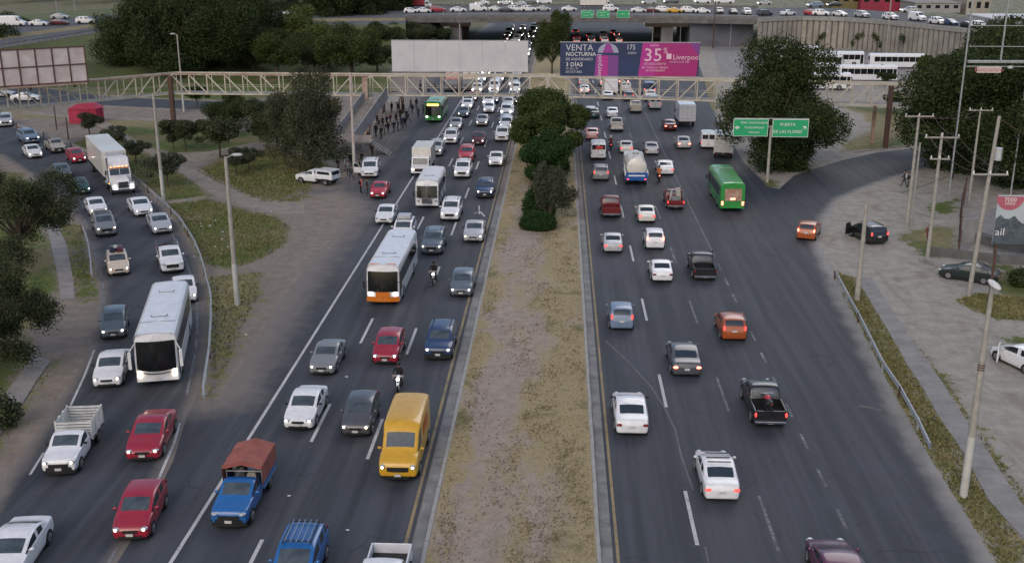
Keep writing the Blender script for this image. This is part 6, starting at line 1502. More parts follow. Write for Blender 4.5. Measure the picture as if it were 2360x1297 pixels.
# ------------------------------------------------------------------ green road signs
GS = mat('sign_green', (.012,.34,.13), rough=.5, noise=.12, scale=1.0)
pb_ = at(1768, 420); SGN = empty('road_sign', pb_, 0, 'green overhead direction signs on a single pale post by the big tree', 'road sign')
yS = pb_.y; post = MB(); zt = zat(pb_.x, yS, 290); post.tube((pb_.x, yS, 0), (pb_.x+.0, yS, zt), .17, .13, n=12); world_part(post, 'post', CONCP, SGN)
def sgn(root, px0, px1, pyt, pyb, Y, lines, arrow, size):
    a, c = xat(px0, Y, 6), xat(px1, Y, 6); t_, b_ = zat(a, Y, pyt), zat(a, Y, pyb)
    world_part(MB().box(a-.05, c+.05, Y-.02, Y+.06, b_-.05, t_+.05), 'sign_border', PRW, root)
    world_part(MB().box(a, c, Y-.035, Y-.021, b_, t_), 'sign_panel', GS, root)
    h = t_-b_; w = c-a
    for i, s in enumerate(lines):
        o = text(root, s, size, (0, 0, 0), (0, 0, 0), PRW, align='CENTER'); o.matrix_parent_inverse = Matrix.Translation(-root.location); o.location = (a+w*(.60 if arrow == 'L' else .42), Y-.05, t_-h*(i+.7)/(len(lines)+.4)); o.rotation_euler = (math.pi/2, 0, 0)
    ax = a+w*(.09 if arrow == 'L' else .88); az = b_+h*.5; s2 = h*.13
    mb = MB()
    if arrow == 'L': mb.add([(ax-s2, Y-.05, az), (ax+s2*.2, Y-.05, az-s2), (ax+s2*.2, Y-.05, az+s2)], [(0, 1, 2)]); mb.box(ax, ax+s2*1.2, Y-.05, Y-.04, az-s2*.35, az+s2*.35)
    elif arrow == 'D': mb.add([(ax, Y-.05, az-s2*1.4), (ax+s2, Y-.05, az), (ax-s2, Y-.05, az)], [(0, 1, 2)])
    else: mb.add([(ax+s2, Y-.05, az+s2), (ax-s2*.6, Y-.05, az+s2), (ax+s2, Y-.05, az-s2*.6)], [(0, 1, 2)]); mb.bar((ax-s2, Y-.045, az-s2), (ax+s2*.4, Y-.045, az+s2*.4), .12, .02)
    world_part(mb, 'arrow', PRW, root)
sgn(SGN, 1691, 1769, 275, 313, yS-.3, ['PERIF. GUADALAJARA', 'TLAQUEPAQUE', 'TONALÁ'], 'L', .30)
sgn(SGN, 1781, 1862, 276, 315, yS-.3, ['PUERTA', 'DE LAS FLORES'], 'R', .46)
mb = MB(); zz = zat(pb_.x, yS, 292); 
for dz in (0, .9): mb.bar((xat(1691, yS, 6), yS-.16, zz+dz), (xat(1862, yS, 6), yS-.16, zz+dz), .1, .1)
world_part(mb, 'crossbar', STEEL, SGN)
yy_ = front[1].y - .5
GA = empty('overhead_sign_group', (xat(1395, yy_, 7), yy_, 0), 0)
GA['kind'] = 'group'
for i, (a, c, arr, lb) in enumerate([(1339, 1367, 'D', 'leftmost of three small green signs hung on the overpass'), (1376, 1404, 'D', 'middle one of three small green signs hung on the overpass'), (1422, 1450, 'R', 'rightmost of three small green signs hung on the overpass')]):
    rt = empty('overpass_sign', (xat((a+c)/2, yy_, 7), yy_, 0), 0, lb, 'road sign', 'green signs hung on the overpass'); sgn(rt, a, c, 25, 41, yy_, ['GUADALAJARA', 'CENTRO'] if arr == 'D' else ['TONALÁ'], arr, .34)
    world_part(MB().bar((xat((a+c)/2, yy_, 7)-.8, yy_+.1, 6.9), (xat((a+c)/2, yy_, 7)-.8, yy_+.1, 9.3), .1, .1).bar((xat((a+c)/2, yy_, 7)+.8, yy_+.1, 6.9), (xat((a+c)/2, yy_, 7)+.8, yy_+.1, 9.3), .1, .1), 'bracket', STEEL, rt)
bpy.data.objects.remove(GA)

# ------------------------------------------------------------------ poles
def pole(name, label, px, py, pyt, r0=.16, r1=.09, m=CONCP, painted=True, arm=None, group=None, cross=None, trans=None, lean=0.0, cat='pole', n=10):
    p = at(px, py); zt = zat(p.x, p.y, pyt); root = empty(name, p, 0, label, cat, group)
    if painted:
        hh = min(3.2, zt*.3); b = MB(); b.tube((0, 0, -.1), (lean*hh/zt, 0, hh), r0*1.04, r0*1.02-.01, n=n); kid(root, 'painted_base', b, PPOLE)
        b = MB(); b.tube((lean*hh/zt, 0, hh-.01), (lean, 0, zt), r0*.95, r1, n=n); kid(root, 'shaft', b, m)
    else: b = MB(); b.tube((0, 0, -.1), (lean, 0, zt), r0, r1, n=n); kid(root, 'shaft', b, m)
    if arm:
        dx, dz, dy = arm; b = MB(); b.tube((lean, 0, zt-.1), (lean+dx*.6, dy*.6, zt+dz*.8), .04, n=6); b.tube((lean+dx*.6, dy*.6, zt+dz*.8), (lean+dx, dy, zt+dz), .04, n=6); kid(root, 'arm', b, STEEL)
        b = MB(); b.ell((lean+dx*1.15, dy, zt+dz), .42, .20, .12, 10, 6); kid(root, 'lamp_head', b, LAMPH)
    if cross:
        for (zf, w) in cross:
            b = MB(); b.bar((lean*zf-w/2, -.14, zt*zf), (lean*zf+w/2, -.14, zt*zf), .11, .12); kid(root, 'crossarm', b, CONCP)
            for k in range(3): x = lean*zf-w/2+.1+(w-.2)*k/2; b = MB(); b.tube((x, -.14, zt*zf+.05), (x, -.14, zt*zf+.28), .07, .04, n=8); kid(root, 'insulator', b, PRW)
    if trans: b = MB(); z = zt*trans; b.tube((lean*trans+.35, -.1, z-.45), (lean*trans+.35, -.1, z+.45), .26, n=14); kid(root, 'transformer', b, P['silver'])
    return root, p, zt
PPOLE = mat('whitewashed_base', (.50,.50,.47), rough=.85, col2=(.38,.37,.34), scale=1.5)
LAMPH = mat('lamp_head_housing', (.45,.46,.46), rough=.5, noise=.2)
GL = 'concrete lamp posts along the roads'
pole('lamp_post', 'concrete lamp post with a whitewashed foot inside the ramp guardrail curve', 547, 703, 362, .19, .12, arm=(.7, .15, .1), group=GL)
pole('lamp_post', 'lamp post beside the semi truck guardrail with a white foot', 377, 462, 215, .19, .12, arm=None, group=GL)
pole('lamp_post', 'lamp post rising behind the bend of the footbridge', 424, 258, 80, .16, .10, arm=(-.6, .1, 0), group=GL)
pole('lamp_post', 'white lamp post at the foot of the footbridge stairs', 817, 397, 168, .19, .13, WCOL, group=GL)
nr_, np_, nz_ = pole('lamp_post', 'tall concrete lamp post in front of the right footpath with a whitewashed foot', 2220, 1143, 662, .19, .10, group=GL)
b = MB(); b.tube((0, 0, nz_-.1), (-.1, -.3, nz_+.25), .035, n=6); kid(nr_, 'arm', b, STEEL)
b = MB(); b.ell((0, 0, 0), .20, .42, .12, 12, 7); o = kid(nr_, 'lamp_head', b, mat('lamp_white', (.6,.6,.6), noise=.15)); o.location = (-.15, -.55, nz_+.3); o.rotation_euler = (.3, 0, .35)
for k_ in range(3): b = MB(); b.tube((0, 0, nz_*.62+.12*k_), (0, 0, nz_*.62+.12*k_+.05), .165, n=10); kid(nr_, 'clamp_band', b, RUSTD)
pole('concrete_pole', 'short tapering concrete pole in front of the black parked suv', 1975, 692, 468, .22, .13, painted=False)
GU = 'utility poles on the right'
pole('utility_pole', 'pair-foot utility pole with two crossarms nearest to the walking pair', 2089, 527, 264, .17, .11, painted=False, cross=((.985, 2.6),), group=GU)
pole('utility_pole', 'slender pole standing tight against the two crossarm pole', 2099, 520, 330, .13, .09, painted=False, group=GU)
pole('utility_pole', 'utility pole with a crossarm rising behind the person in dark red', 2137, 597, 306, .17, .11, painted=False, cross=((.965, 2.8), (.80, 1.6)), group=GU)
pole('utility_pole', 'leaning utility pole in front of the dark green sedan', 2232, 683, 268, .18, .12, painted=False, cross=((.69, 2.6),), group=GU, trans=.80, lean=.5)
pole('utility_pole', 'thin bare pole behind the empty lot near the dark trees', 2233, 462, 252, .14, .09, painted=False, cross=((.99, 2.4),), group=GU)
pole('bracket_post', 'dark steel post beside the leaning pole base', 2278, 700, 575, .11, .10, RUSTD, False)
for i, (px, py, pt, lb, r, m) in enumerate([(1023, 104, 24, 'thin pale pole in front of the left overpass pier', .10, WCOL), (1060, 106, 18, 'thicker pale pole right of the left overpass pier', .14, WCOL), (1503, 104, 25, 'pale pole at the right overpass pier', .12, WCOL), (1567, 106, 32, 'slim pole before the blue grey abutment', .09, STEEL),
    (1643, 112, -20, 'dark tall pole right of the overpass pier', .16, RUSTD), (1682, 110, 36, 'lamp pole beside the blue grey abutment', .09, STEEL), (2041, 128, -60, 'tall lamp mast in front of the retaining wall', .16, CONCP), (137, 72, -40, 'thin mast left of the dark red far car', .12, STEEL), (178, 70, -30, 'slim mast beside the dark red far car', .12, STEEL),
    (1210, 178, 82, 'bare pole at the left kerb of the median beyond the bridge', .10, STEEL), (940, 150, 88, 'short lamp pole behind the blank billboard', .08, STEEL)]):
    pole('mast', lb, px, py, pt, r, r*.7, m, False, group='thin masts near the overpass', n=6)
for px, py in ((130, 318), (160, 312), (115, 300)): pass
pole('wooden_post', 'short dark post left of the red kiosk', 131, 300, 240, .10, .08, RUSTD, False); pole('wooden_post', 'short dark post in front of the red kiosk', 158, 322, 270, .10, .08, RUSTD, False)
# sagging cables between the poles
def cable(label, a, c, sag, r=.022):
    b = MB(); n = 14; pts = [a.lerp(c, k/n)-Vector((0, 0, sag*4*(k/n)*(1-k/n))) for k in range(n+1)]
    for u, v_ in zip(pts[:-1], pts[1:]): b.tube(u, v_, r, n=4, cap=False)
    o = b.obj('power_cable', RUSTD); tag(o, label, 'cable', 'cables strung between the utility poles')
def ptop(px, py, pyt, dx=0.0, f=1.0): p = at(px, py); z = zat(p.x, p.y, pyt); return Vector((p.x+dx, p.y-.14, z*f+.2))
PA, PBp, PC, PD = (2089,527,264), (2137,597,306), (2232,683,268), (2233,462,252)
for i, dx in enumerate((-1.2, 0, 1.2)):
    nm = ('left', 'middle', 'right')[i]
    cable('%s cable from the pair-foot pole to the pole behind the person in dark red' % nm, ptop(*PA, dx, .985), ptop(*PBp, dx, .965), .5)
    cable('%s cable from the pole behind the person in dark red to the leaning pole' % nm, ptop(*PBp, dx, .965), ptop(*PC, dx+.35, .69), .5)
    cable('%s cable running back from the pair-foot pole into the dark trees' % nm, ptop(*PA, dx, .985), ptop(*PD, dx, .99), .7)
cable('long cable from the leaning pole top out past the right edge', ptop(*PC, .5, .97), Vector((ptop(*PC).x+14, ptop(*PC).y-12, 9.0)), 1.0)
# lattice portal of the tall advertising structure on the right
q = at(2225, 455); yq = q.y
LP_ = empty('sign_gantry', (q.x, yq, 0), 0, 'thin steel gantry with a small pink lettered plate above the dark trees', 'gantry')
xa, xb = xat(2218, yq, 9), xat(2372, yq, 9); za = zat(xa, yq, 143)
world_part(MB().box(xa, xb, yq, yq+.5, za-.1, za+.12).box(xa, xb, yq+.4, yq+.5, za-.55, za-.45), 'beam', STEEL, LP_)
for px in (2221, 2302, 2368): x = xat(px, yq, 12); world_part(MB().bar((x, yq+.3, 0 if px != 2302 else za), (x+.0, yq+.3, za+9), .14, .14), 'upright', STEEL, LP_)
for py in (60, 108): zz = zat(xa, yq, py); world_part(MB().bar((xa, yq+.3, zz), (xb, yq+.3, zz), .07, .07), 'brace', STEEL, LP_)
x = xat(2236, yq, 8); x2 = xat(2291, yq, 8); zt_ = zat(x, yq, 153); zb_ = zat(x, yq, 168)
world_part(MB().box(x, x2, yq-.1, yq-.05, zb_, zt_), 'name_plate', mat('plate_pale_pink', (.55,.48,.47), noise=.2), LP_)
o = text(LP_, 'Noticentro', .62, (0, 0, 0), (0, 0, 0), mat('print_rose', (.45,.12,.14)), align='CENTER'); o.matrix_parent_inverse = Matrix.Translation(-LP_.location); o.location = ((x+x2)/2, yq-.12, (zt_+zb_)/2); o.rotation_euler = (math.pi/2, 0, 0)
x = xat(2309, yq, 8); world_part(MB().ell((x, yq-.3, zat(x, yq, 155)), .32, .2, .18), 'lamp_head', LAMPH, LP_)

# ------------------------------------------------------------------ guardrails
def guardrail(label, px, z=.62, h=.32, post=3.5, group='steel guardrails'):
    p = [at(x, y, z) for x, y in px]; root = empty('guardrail', (p[0].x, p[0].y, 0), 0, label, 'guardrail', group)
    tot = 0; k = 0
    for a, c in zip(p[:-1], p[1:]):
        L_ = (c-a).length; n = max(1, round(L_/post))
        for i in range(n):
            u = a.lerp(c, i/n); v_ = a.lerp(c, (i+1)/n); d = (v_-u).normalized(); s_ = Vector((-d.y, d.x, 0))
            mb = MB(); sec = [(.0, -h/2), (.07, -h*.32), (.07, -h*.14), (.0, 0), (.07, h*.14), (.07, h*.32), (.0, h/2)]
            vs = [u+s_*a_+Vector((0, 0, b_)) for a_, b_ in sec] + [v_+s_*a_+Vector((0, 0, b_)) for a_, b_ in sec]
            mb.add(vs, [(j, j+1, j+8, j+7) for j in range(6)]); mb.add([w-s_*.02 for w in vs], [(j, j+7, j+8, j+1) for j in range(6)])
            mb.add([vs[6], vs[13], vs[13]-s_*.05, vs[6]-s_*.05], [(0, 1, 2, 3)])
            world_part(mb, 'rail', STEEL, root)
            mb = MB(); mb.box(u.x-.06, u.x+.06, u.y-.08, u.y+.08, -.1, z+.14); world_part(mb, 'post', RUSTD if k % 3 == 0 else STEEL, root); k += 1
guardrail('long steel guardrail curving round the inside of the entry ramp', [(38,286),(100,306),(163,331),(235,365),(300,401),(340,432),(377,465),(410,497),(433,531),(448,556),(461,587),(470,618),(475,643),(483,668),(486,691),(485,740),(481,805),(474,850),(468,892),(470,915)])
guardrail('short guardrail on the outer side of the entry ramp', [(188,520),(197,540),(203,564),(208,600),(211,636)])
guardrail('guardrail between the carriageway edge and the right footpath', [(1925,626),(1933,640),(1952,676),(1979,724),(2007,780),(2035,836),(2075,894),(2116,968),(2144,1027)])
guardrail('far guardrail along the slip road on the green embankment', [(0,120),(60,104),(127,84),(200,72),(267,65)], group=None) if False else None
# fence posts along the slip road
rb = R['rb']; 
b = MB()
for i in range(1, 4):
    for k in range(8):
        q = rb[i].lerp(rb[i+1], k/8); b.bar(q+Vector((0, 0, 0)), q+Vector((0, 0, .9)), .15, .15)
    b.bar(rb[i]+Vector((0, 0, .7)), rb[i+1]+Vector((0, 0, .7)), .08, .3)
tag(b.obj('slip_road_barrier', CONC), 'low barrier along the slip road on the grassy embankment', 'barrier')

# ------------------------------------------------------------------ red kiosk, shelter, poster lot
q = at(201, 281); RK_ = empty('red_stall', q, .25, 'small stall wrapped in a red tarpaulin on the grass left of the ramp', 'stall')
REDT = mat('red_tarpaulin', (.36,.025,.06), rough=.75, col2=(.27,.015,.045), scale=1.0, bump=.5, bscale=2)
b = MB(); oc = [(-2.3,-1.2),(-.6,-1.7),(1.6,-1.5),(2.4,-.4),(2.3,1.2),(.3,1.6),(-2.2,1.2)]; vs = [(x, y, 0) for x, y in oc]+[(x, y, 2.1) for x, y in oc]; n = len(oc); b.add(vs, [(k, (k+1) % n, n+(k+1) % n, n+k) for k in range(n)]); kid(RK_, 'tarpaulin_wall', b, REDT)
b = MB(); vs = [(x*1.04, y*1.04, 2.1) for x, y in oc]+[(x*.5+.2, y*.5+.2, 2.75) for x, y in oc]; b.add(vs, [(k, (k+1) % n, n+(k+1) % n, n+k) for k in range(n)] + [tuple(range(n, 2*n))]); kid(RK_, 'tarpaulin_roof', b, REDT)
q = at(905, 262); SH = empty('arched_shelter', q, 0, 'dark arched frame shelter among the waiting people', 'shelter')
b = MB(); pts = [(-1.5*math.cos(t), 0, 1.9+1.3*math.sin(t)) for t in np.linspace(0, math.pi, 12)]
for y in (0, 1.6):
    for a, c in zip(pts[:-1], pts[1:]): b.bar((a[0], y, a[2]), (c[0], y, c[2]), .16, .2)
    for x in (-1.5, 1.5): b.bar((x, y, 0), (x, y, 1.95), .2, .2)
kid(SH, 'arch_frame', b, RUSTD)
q = at(885, 268); SR_ = empty('roofed_stand', q, 0, 'stand with a pale flat roof beside the arched shelter', 'stall')
b = MB(); b.sideprism([(0, 2.2), (3.2, 2.6), (3.2, 2.7), (0, 2.3)], -2.3, 2.2); kid(SR_, 'roof', b, CONC); b = MB()
for x in (-2.1, 2.0):
    for y in (.2, 3.0): b.bar((x, y, 0), (x, y, 2.3), .12, .12)
kid(SR_, 'roof_post', b, RUSTD)
# poster board on the right
q = at(2310, 600); PB = empty('billboard', q, 0, 'poster board with a pink disc over a town view at the right edge', 'billboard')
ang = r_(-8); xx0 = xat(2292, q.y, 3); xx1 = xx0+6.5; zt_ = zat(xx0, q.y, 450); zm = zat(xx0, q.y, 505); zb_ = zat(xx0, q.y, 562)
world_part(MB().box(xx0, xx1, q.y, q.y+.12, zb_, zt_), 'poster_panel', mat('print_pale_sky', (.42,.47,.50), rough=.6, noise=.12, scale=.5), PB)
mb = MB(); pts = [(xx0, zb_)]; xs_ = np.linspace(xx0, xx1, 18)
hh = [zm+.25*math.sin(i*1.9)+.2*math.sin(i*.7) for i in range(18)]; vs = [(x, q.y-.015, h) for x, h in zip(xs_, hh)]+[(x, q.y-.015, zb_) for x in xs_[::-1]]
mb.add(vs, [(i, 35-i, 34-i, i+1) for i in range(17)]); world_part(mb, 'printed_town', mat('print_dark_town', (.035,.05,.07), rough=.6, col2=(.10,.12,.14), scale=3), PB)
mb = MB(); cx_ = xat(2324, q.y, 4); cz = zat(cx_, q.y, 453); rr = 1.15; vs = [(cx_, q.y-.03, cz)]+[(cx_+rr*math.cos(t), q.y-.03, min(zt_, cz+rr*math.sin(t))) for t in np.linspace(math.pi, 2*math.pi, 18)]; mb.add(vs, [(0, i, i+1) for i in range(1, 18)]); world_part(mb, 'pink_disc', mat('print_rose_disc', (.42,.11,.15), noise=.15), PB)
for s, v, sz in (('7000', .28, .5), ('DESDE', .6, .28)): o = text(PB, s, sz, (0, 0, 0), (0, 0, 0), PRW, align='CENTER'); o.matrix_parent_inverse = Matrix.Translation(-PB.location); o.location = (cx_, q.y-.05, cz-v); o.rotation_euler = (math.pi/2, 0, 0)
o = text(PB, 'ail', .9, (0, 0, 0), (0, 0, 0), PRW, align='LEFT'); o.matrix_parent_inverse = Matrix.Translation(-PB.location); o.location = (xx0+.1, q.y-.05, zm-1.1); o.rotation_euler = (math.pi/2, 0, 0)
for x in (xx0+.4, xx0+3.4, xx1-.4): world_part(MB().bar((x, q.y+.2, 0), (x, q.y+.2, zt_), .18, .18), 'support_post', RUSTD, PB)
# low walls and kerbs of the lot, white wall, dark fence
def wall(label, px, h, th=.2, m=CONC, nm='low_wall', caplabel=None):
    p = wpts(px); root = empty(nm, (p[0].x, p[0].y, 0), 0, label, 'wall')
    for a, c in zip(p[:-1], p[1:]):
        L_ = (c-a).length; n = max(1, round(L_/3))
        for k in range(n): u = a.lerp(c, k/n); v_ = a.lerp(c, (k+.985)/n); u = u.copy(); v_ = v_.copy(); u.z = v_.z = h/2-.05; world_part(MB().bar(u, v_, th, h+.1), 'wall_block', m, root)
    return root
wall('low grey wall behind the dark green sedan', [(2142,588),(2200,594),(2300,606),(2420,614)], .75, .25, CONCD)
wall('pale concrete plinth beneath the poster board', [(2252,556),(2300,570),(2420,590)], .8, .9, CONCD)
wall('white wall slab left of the poster board', [(2212,560),(2252,556)], 2.2, .3, mat('whitewash_wall', (.34,.34,.33), rough=.9, noise=.35, scale=.7))
sheet('forecourt_paving', wpts([(2222,500),(2290,480),(2420,490),(2420,575),(2300,568),(2252,556),(2215,590),(2205,580)]), .006, WALK, 1.0)
FEN = empty('mesh_fence', at(2208, 560), 0, 'tall dark mesh fence panel right of the grass plot', 'fence')
for (a, c) in (((2208,592),(2213,500)), ((2213,500),(2222,462))):
    pa_, pc_ = at(*a), at(*c)
    for k in range(10): u = pa_.lerp(pc_, k/9); world_part(MB().bar(u, u+Vector((0, 0, 2.4)), .07 if k % 3 else .12, .07), 'fence_bar', RUSTD, FEN)
    for z in (.2, 1.3, 2.35): world_part(MB().bar(pa_+Vector((0, 0, z)), pc_+Vector((0, 0, z)), .05, .05), 'fence_rail', RUSTD, FEN)
BUS = None
# far buildings
def building(label, px0, px1, pyb, pyt, depth, m, win=None, Y=None, roofm=None, z0=0):
    g = at((px0+px1)/2, pyb, z0); a, c = xat(px0, g.y, z0+3), xat(px1, g.y, z0+3); zt = max(3, zat(g.x, g.y, pyt)); root = empty('building', (g.x, g.y, z0), 0, label, 'building')
    world_part(MB().box(a, c, g.y, g.y+depth, z0-.5, zt), 'wall', m, root); world_part(MB().box(a-.3, c+.3, g.y-.3, g.y+depth+.3, zt, zt+.35), 'roof', roofm or CONC, root)
    if win:
        rows_, cols = win
        for r in range(rows_):
            for k in range(cols):
                x = a+(c-a)*(k+.25)/cols; z = z0+(zt-z0)*(r+.35)/rows_; world_part(MB().box(x, x+(c-a)*.5/cols, g.y-.04, g.y+.02, z, z+(zt-z0)*.4/rows_), 'window', BGLASS, root)
    return root
building('red walled building beyond the overpass', 1985, 2128, 24, -30, 20, mat('red_wall', (.28,.02,.05), noise=.3, scale=.2), (1, 6), z0=3)
building('ochre building beyond the overpass left of the red one', 1918, 1983, 22, -30, 18, mat('ochre_wall', (.16,.13,.05), noise=.3, scale=.2), (1, 3), z0=3)
building('beige building with small windows right of the red building', 2228, 2284, 32, -40, 14, mat('beige_wall', (.36,.33,.27), noise=.3, scale=.2), (2, 3), z0=3)
building('long white shed roof at the right beyond the wall', 2285, 2420, 78, 45, 20, mat('white_shed_wall', (.45,.46,.48), noise=.2, scale=.3), None, roofm=mat('white_sheet_roof', (.55,.56,.58), noise=.2))
building('low white warehouse beyond the overpass row', 2110, 2215, 26, 8, 16, mat('pale_warehouse', (.30,.30,.29), noise=.3), (1, 5), z0=4)
building('dark workshop among trees at the far left top', 560, 720, 12, -25, 20, mat('dark_shed', (.05,.055,.07), noise=.3), (1, 6), z0=3)
WORD = ['first','second','third','fourth','fifth','sixth','seventh','eighth','ninth','tenth','eleventh','twelfth','thirteenth','fourteenth','fifteenth','sixteenth','seventeenth','eighteenth','nineteenth','twentieth','twenty first','twenty second','twenty third','twenty fourth','twenty fifth','twenty sixth','twenty seventh','twenty eighth','twenty ninth','thirtieth','thirty first','thirty second','thirty third','thirty fourth','thirty fifth','thirty sixth']
# ------------------------------------------------------------------ vegetation
def leafmat(name, a, b_, c=None):
    m = bpy.data.materials.new(name); m.use_nodes = True; t = m.node_tree; bs = t.nodes['Principled BSDF']; bs.inputs['Roughness'].default_value = .8; bs.inputs['Specular IOR Level'].default_value = .12
    g = t.nodes.new('ShaderNodeNewGeometry'); tc = t.nodes.new('ShaderNodeTexCoord'); n = noise_node(t, tc.outputs['Object'], .55, 4, .6)
    k = mathn(t, 'ADD', mathn(t, 'MULTIPLY', g.outputs['Random Per Island'], .55), mathn(t, 'MULTIPLY', n, .6))
    col = mixc(t, smooth(t, k, .25, .85), a, b_)
    if c: col = mixc(t, mathn(t, 'MULTIPLY', smooth(t, n, .56, .66), .6), col, c)
    t.links.new(col, bs.inputs['Base Color']); return m
LF = {'dark': leafmat('leaves_dark', (.015,.026,.011), (.046,.066,.022), (.062,.080,.026)), 'mid': leafmat('leaves_mid', (.020,.034,.010), (.060,.084,.024)),
      'light': leafmat('leaves_light', (.040,.060,.016), (.115,.140,.040)), 'grey': leafmat('leaves_grey_green', (.035,.042,.028), (.085,.095,.060)),
      'dusk': leafmat('leaves_olive', (.026,.036,.016), (.065,.075,.035)), 'hedge': leafmat('leaves_hedge', (.012,.032,.010), (.030,.060,.016)), 'brown': leafmat('leaves_brown_green', (.034,.040,.022), (.082,.086,.050)), 'dry': leafmat('leaves_dry', (.08,.07,.03), (.16,.13,.06))}
def crown_mesh(name, blobs, n, size, m, shell=.55, droop=0.0):
    """many leaf-sized faces filling a cluster of clumps. blobs: (x,y,z,rx,ry,rz)"""
    B = np.array(blobs, float); vol = B[:, 3]*B[:, 4]*B[:, 5]; pr = vol**.75; pr /= pr.sum()
    k = rng.choice(len(B), n, p=pr); d = rng.normal(size=(n, 3)); d /= np.linalg.norm(d, axis=1)[:, None]
    r = shell + (1-shell)*rng.random(n)**.7; r *= 1+.10*rng.normal(size=n)
    c = B[k, :3] + d*B[k, 3:]*r[:, None]; c[:, 2] = np.maximum(c[:, 2] - droop*rng.random(n), .05)
    nn = d*.6 + rng.normal(size=(n, 3))*.7; nn /= np.linalg.norm(nn, axis=1)[:, None]
    u = np.cross(nn, rng.normal(size=(n, 3))); u /= np.linalg.norm(u, axis=1)[:, None]; w = np.cross(nn, u)
    s = size*(.6+.8*rng.random(n))[:, None]
    V = np.stack([c-u*s, c-w*s*.55, c+u*s, c+w*s*.55], 1).reshape(-1, 3)
    me = bpy.data.meshes.new(name); me.vertices.add(4*n); me.loops.add(4*n); me.polygons.add(n)
    me.vertices.foreach_set('co', V.ravel().astype(np.float32)); me.loops.foreach_set('vertex_index', np.arange(4*n)); me.polygons.foreach_set('loop_start', np.arange(0, 4*n, 4))
    me.materials.append(m); me.update(calc_edges=True); return me
def cluster(rx, ry, rz, cz, n, br=.36, seed=0, bottom=-.5, core=True):
    g = np.random.default_rng(seed); out = []
    for i in range(n):
        d = g.normal(size=3); d /= np.linalg.norm(d)
        if d[2] < bottom: d[2] = -d[2]*.5
        k = .55+.48*g.random(); s = br*(.5+.75*g.random())
        out.append((d[0]*rx*k, d[1]*ry*k, cz+d[2]*rz*k, rx*s, ry*s, rz*s*.9))
    if core: out.append((0, 0, cz, rx*.6, ry*.6, rz*.6))
    return out
def trunk_mesh(h, r, limbs, seed=0, lean=(0, 0), split=.45):
    g = random.Random(seed); b = MB(); top = Vector((lean[0], lean[1], h*split)); b.tube((0, 0, -.15), (lean[0]*.5, lean[1]*.5, h*split*.5), r, r*.8, n=8); b.tube((lean[0]*.5, lean[1]*.5, h*split*.5), top, r*.8, r*.65, n=8)
    for i in range(limbs):
        a = 2*math.pi*i/limbs+g.uniform(-.4, .4); e = g.uniform(.9, 1.2); L_ = h*(1-split)*g.uniform(.6, .95); q = top+Vector((math.cos(a)*math.cos(e), math.sin(a)*math.cos(e), math.sin(e)))*L_*.5
        b.tube(top*.9+Vector((0, 0, top.z*.08)), q, r*.5, r*.32, n=6)
        for s_ in (-1, 1): q2 = q+Vector((math.cos(a+s_*.7)*math.cos(e), math.sin(a+s_*.7)*math.cos(e), math.sin(e)*.9))*L_*.5; b.tube(q, q2, r*.3, r*.08, n=5)
    return b.mesh('trunk', [BARK])
KIND = {}
def kindmesh(key, rx, rz, h, leaf, n, size, nb, seed, **k):
    cz = h-rz; KIND[key] = (crown_mesh('crown', cluster(rx, rx, rz, cz, nb, seed=seed, **{a: b for a, b in k.items() if a in ('br', 'bottom', 'core')}), n, size, LF[leaf], k.get('shell', .5), k.get('droop', 0)), trunk_mesh(h, k.get('tr', .28), 5, seed, split=k.get('split', .4)))
kindmesh('big1', 9.5, 7.8, 16, 'dark', 60000, .19, 46, 1, tr=.5, bottom=-1.1); kindmesh('big2', 8.5, 8.0, 16, 'dark', 54000, .19, 42, 2, tr=.5, bottom=-1.1); kindmesh('round', 5.2, 4.4, 9, 'mid', 30000, .14, 32, 3, tr=.35)
kindmesh('round2', 5.0, 4.5, 9.5, 'light', 26000, .15, 28, 4, tr=.35); kindmesh('small', 2.3, 1.7, 4.2, 'dusk', 9000, .11, 16, 5, tr=.12, split=.45); kindmesh('small2', 1.8, 1.3, 3.2, 'grey', 6000, .09, 14, 6, tr=.10, split=.5)
kindmesh('tall', 6.5, 9.0, 19, 'dark', 40000, .21, 34, 8, tr=.45); kindmesh('cone', 2.9, 5.2, 11, 'mid', 20000, .15, 26, 9, tr=.25, split=.2); kindmesh('thin', 1.4, 1.6, 3.6, 'mid', 700, .11, 6, 10, tr=.06, shell=.3, core=False)
kindmesh('park', 5.0, 5.4, 11.2, 'brown', 46000, .11, 44, 11, tr=.40, split=.28, bottom=-.8); kindmesh('ficus', 6.9, 7.0, 14.3, 'dark', 80000, .155, 52, 12, tr=.5, split=.16, bottom=-1.1)
def tree(key, px, py, label, s=1.0, sz=None, rot=None, cat='tree', group=None, leaf=None, name='tree', loc=None):
    p = loc if loc is not None else at(px, py); c, t = KIND[key]; root = empty(name, p, random.uniform(0, 6.28) if rot is None else rot, label, cat, group); root.scale = (s, s, sz or s)
    link('trunk', t, root); link('crown', c, root, {0: LF[leaf]} if leaf else None); return root
tree('ficus', 1800, 384, 'large dark round tree behind the green direction signs', .88, .95, rot=.5)
tree('big1', 2245, 398, 'large dark tree behind the utility poles at the right', .86, .92, rot=1.0); tree('big2', 2385, 440, 'dark tree at the right edge above the poster board', .85, .85, rot=2.0); tree('big2', 2320, 330, 'dark tree between the two large ones at the right', .9, .95, rot=3.0)
tree('round', 2300, 250, 'dark tree top left of the gantry uprights further back', 1.5, 1.1, leaf='dark'); tree('round', 2340, 190, 'dark tree behind the gantry at the right edge', 1.5, 1.1, leaf='dark')
tree('park', 716, 396, 'large grey green tree with a dark trunk beside the camper pickup', .90, 1.02, rot=.3); tree('round', 640, 345, 'lower bushy tree left of the large park tree', .72, .75, leaf='dusk')
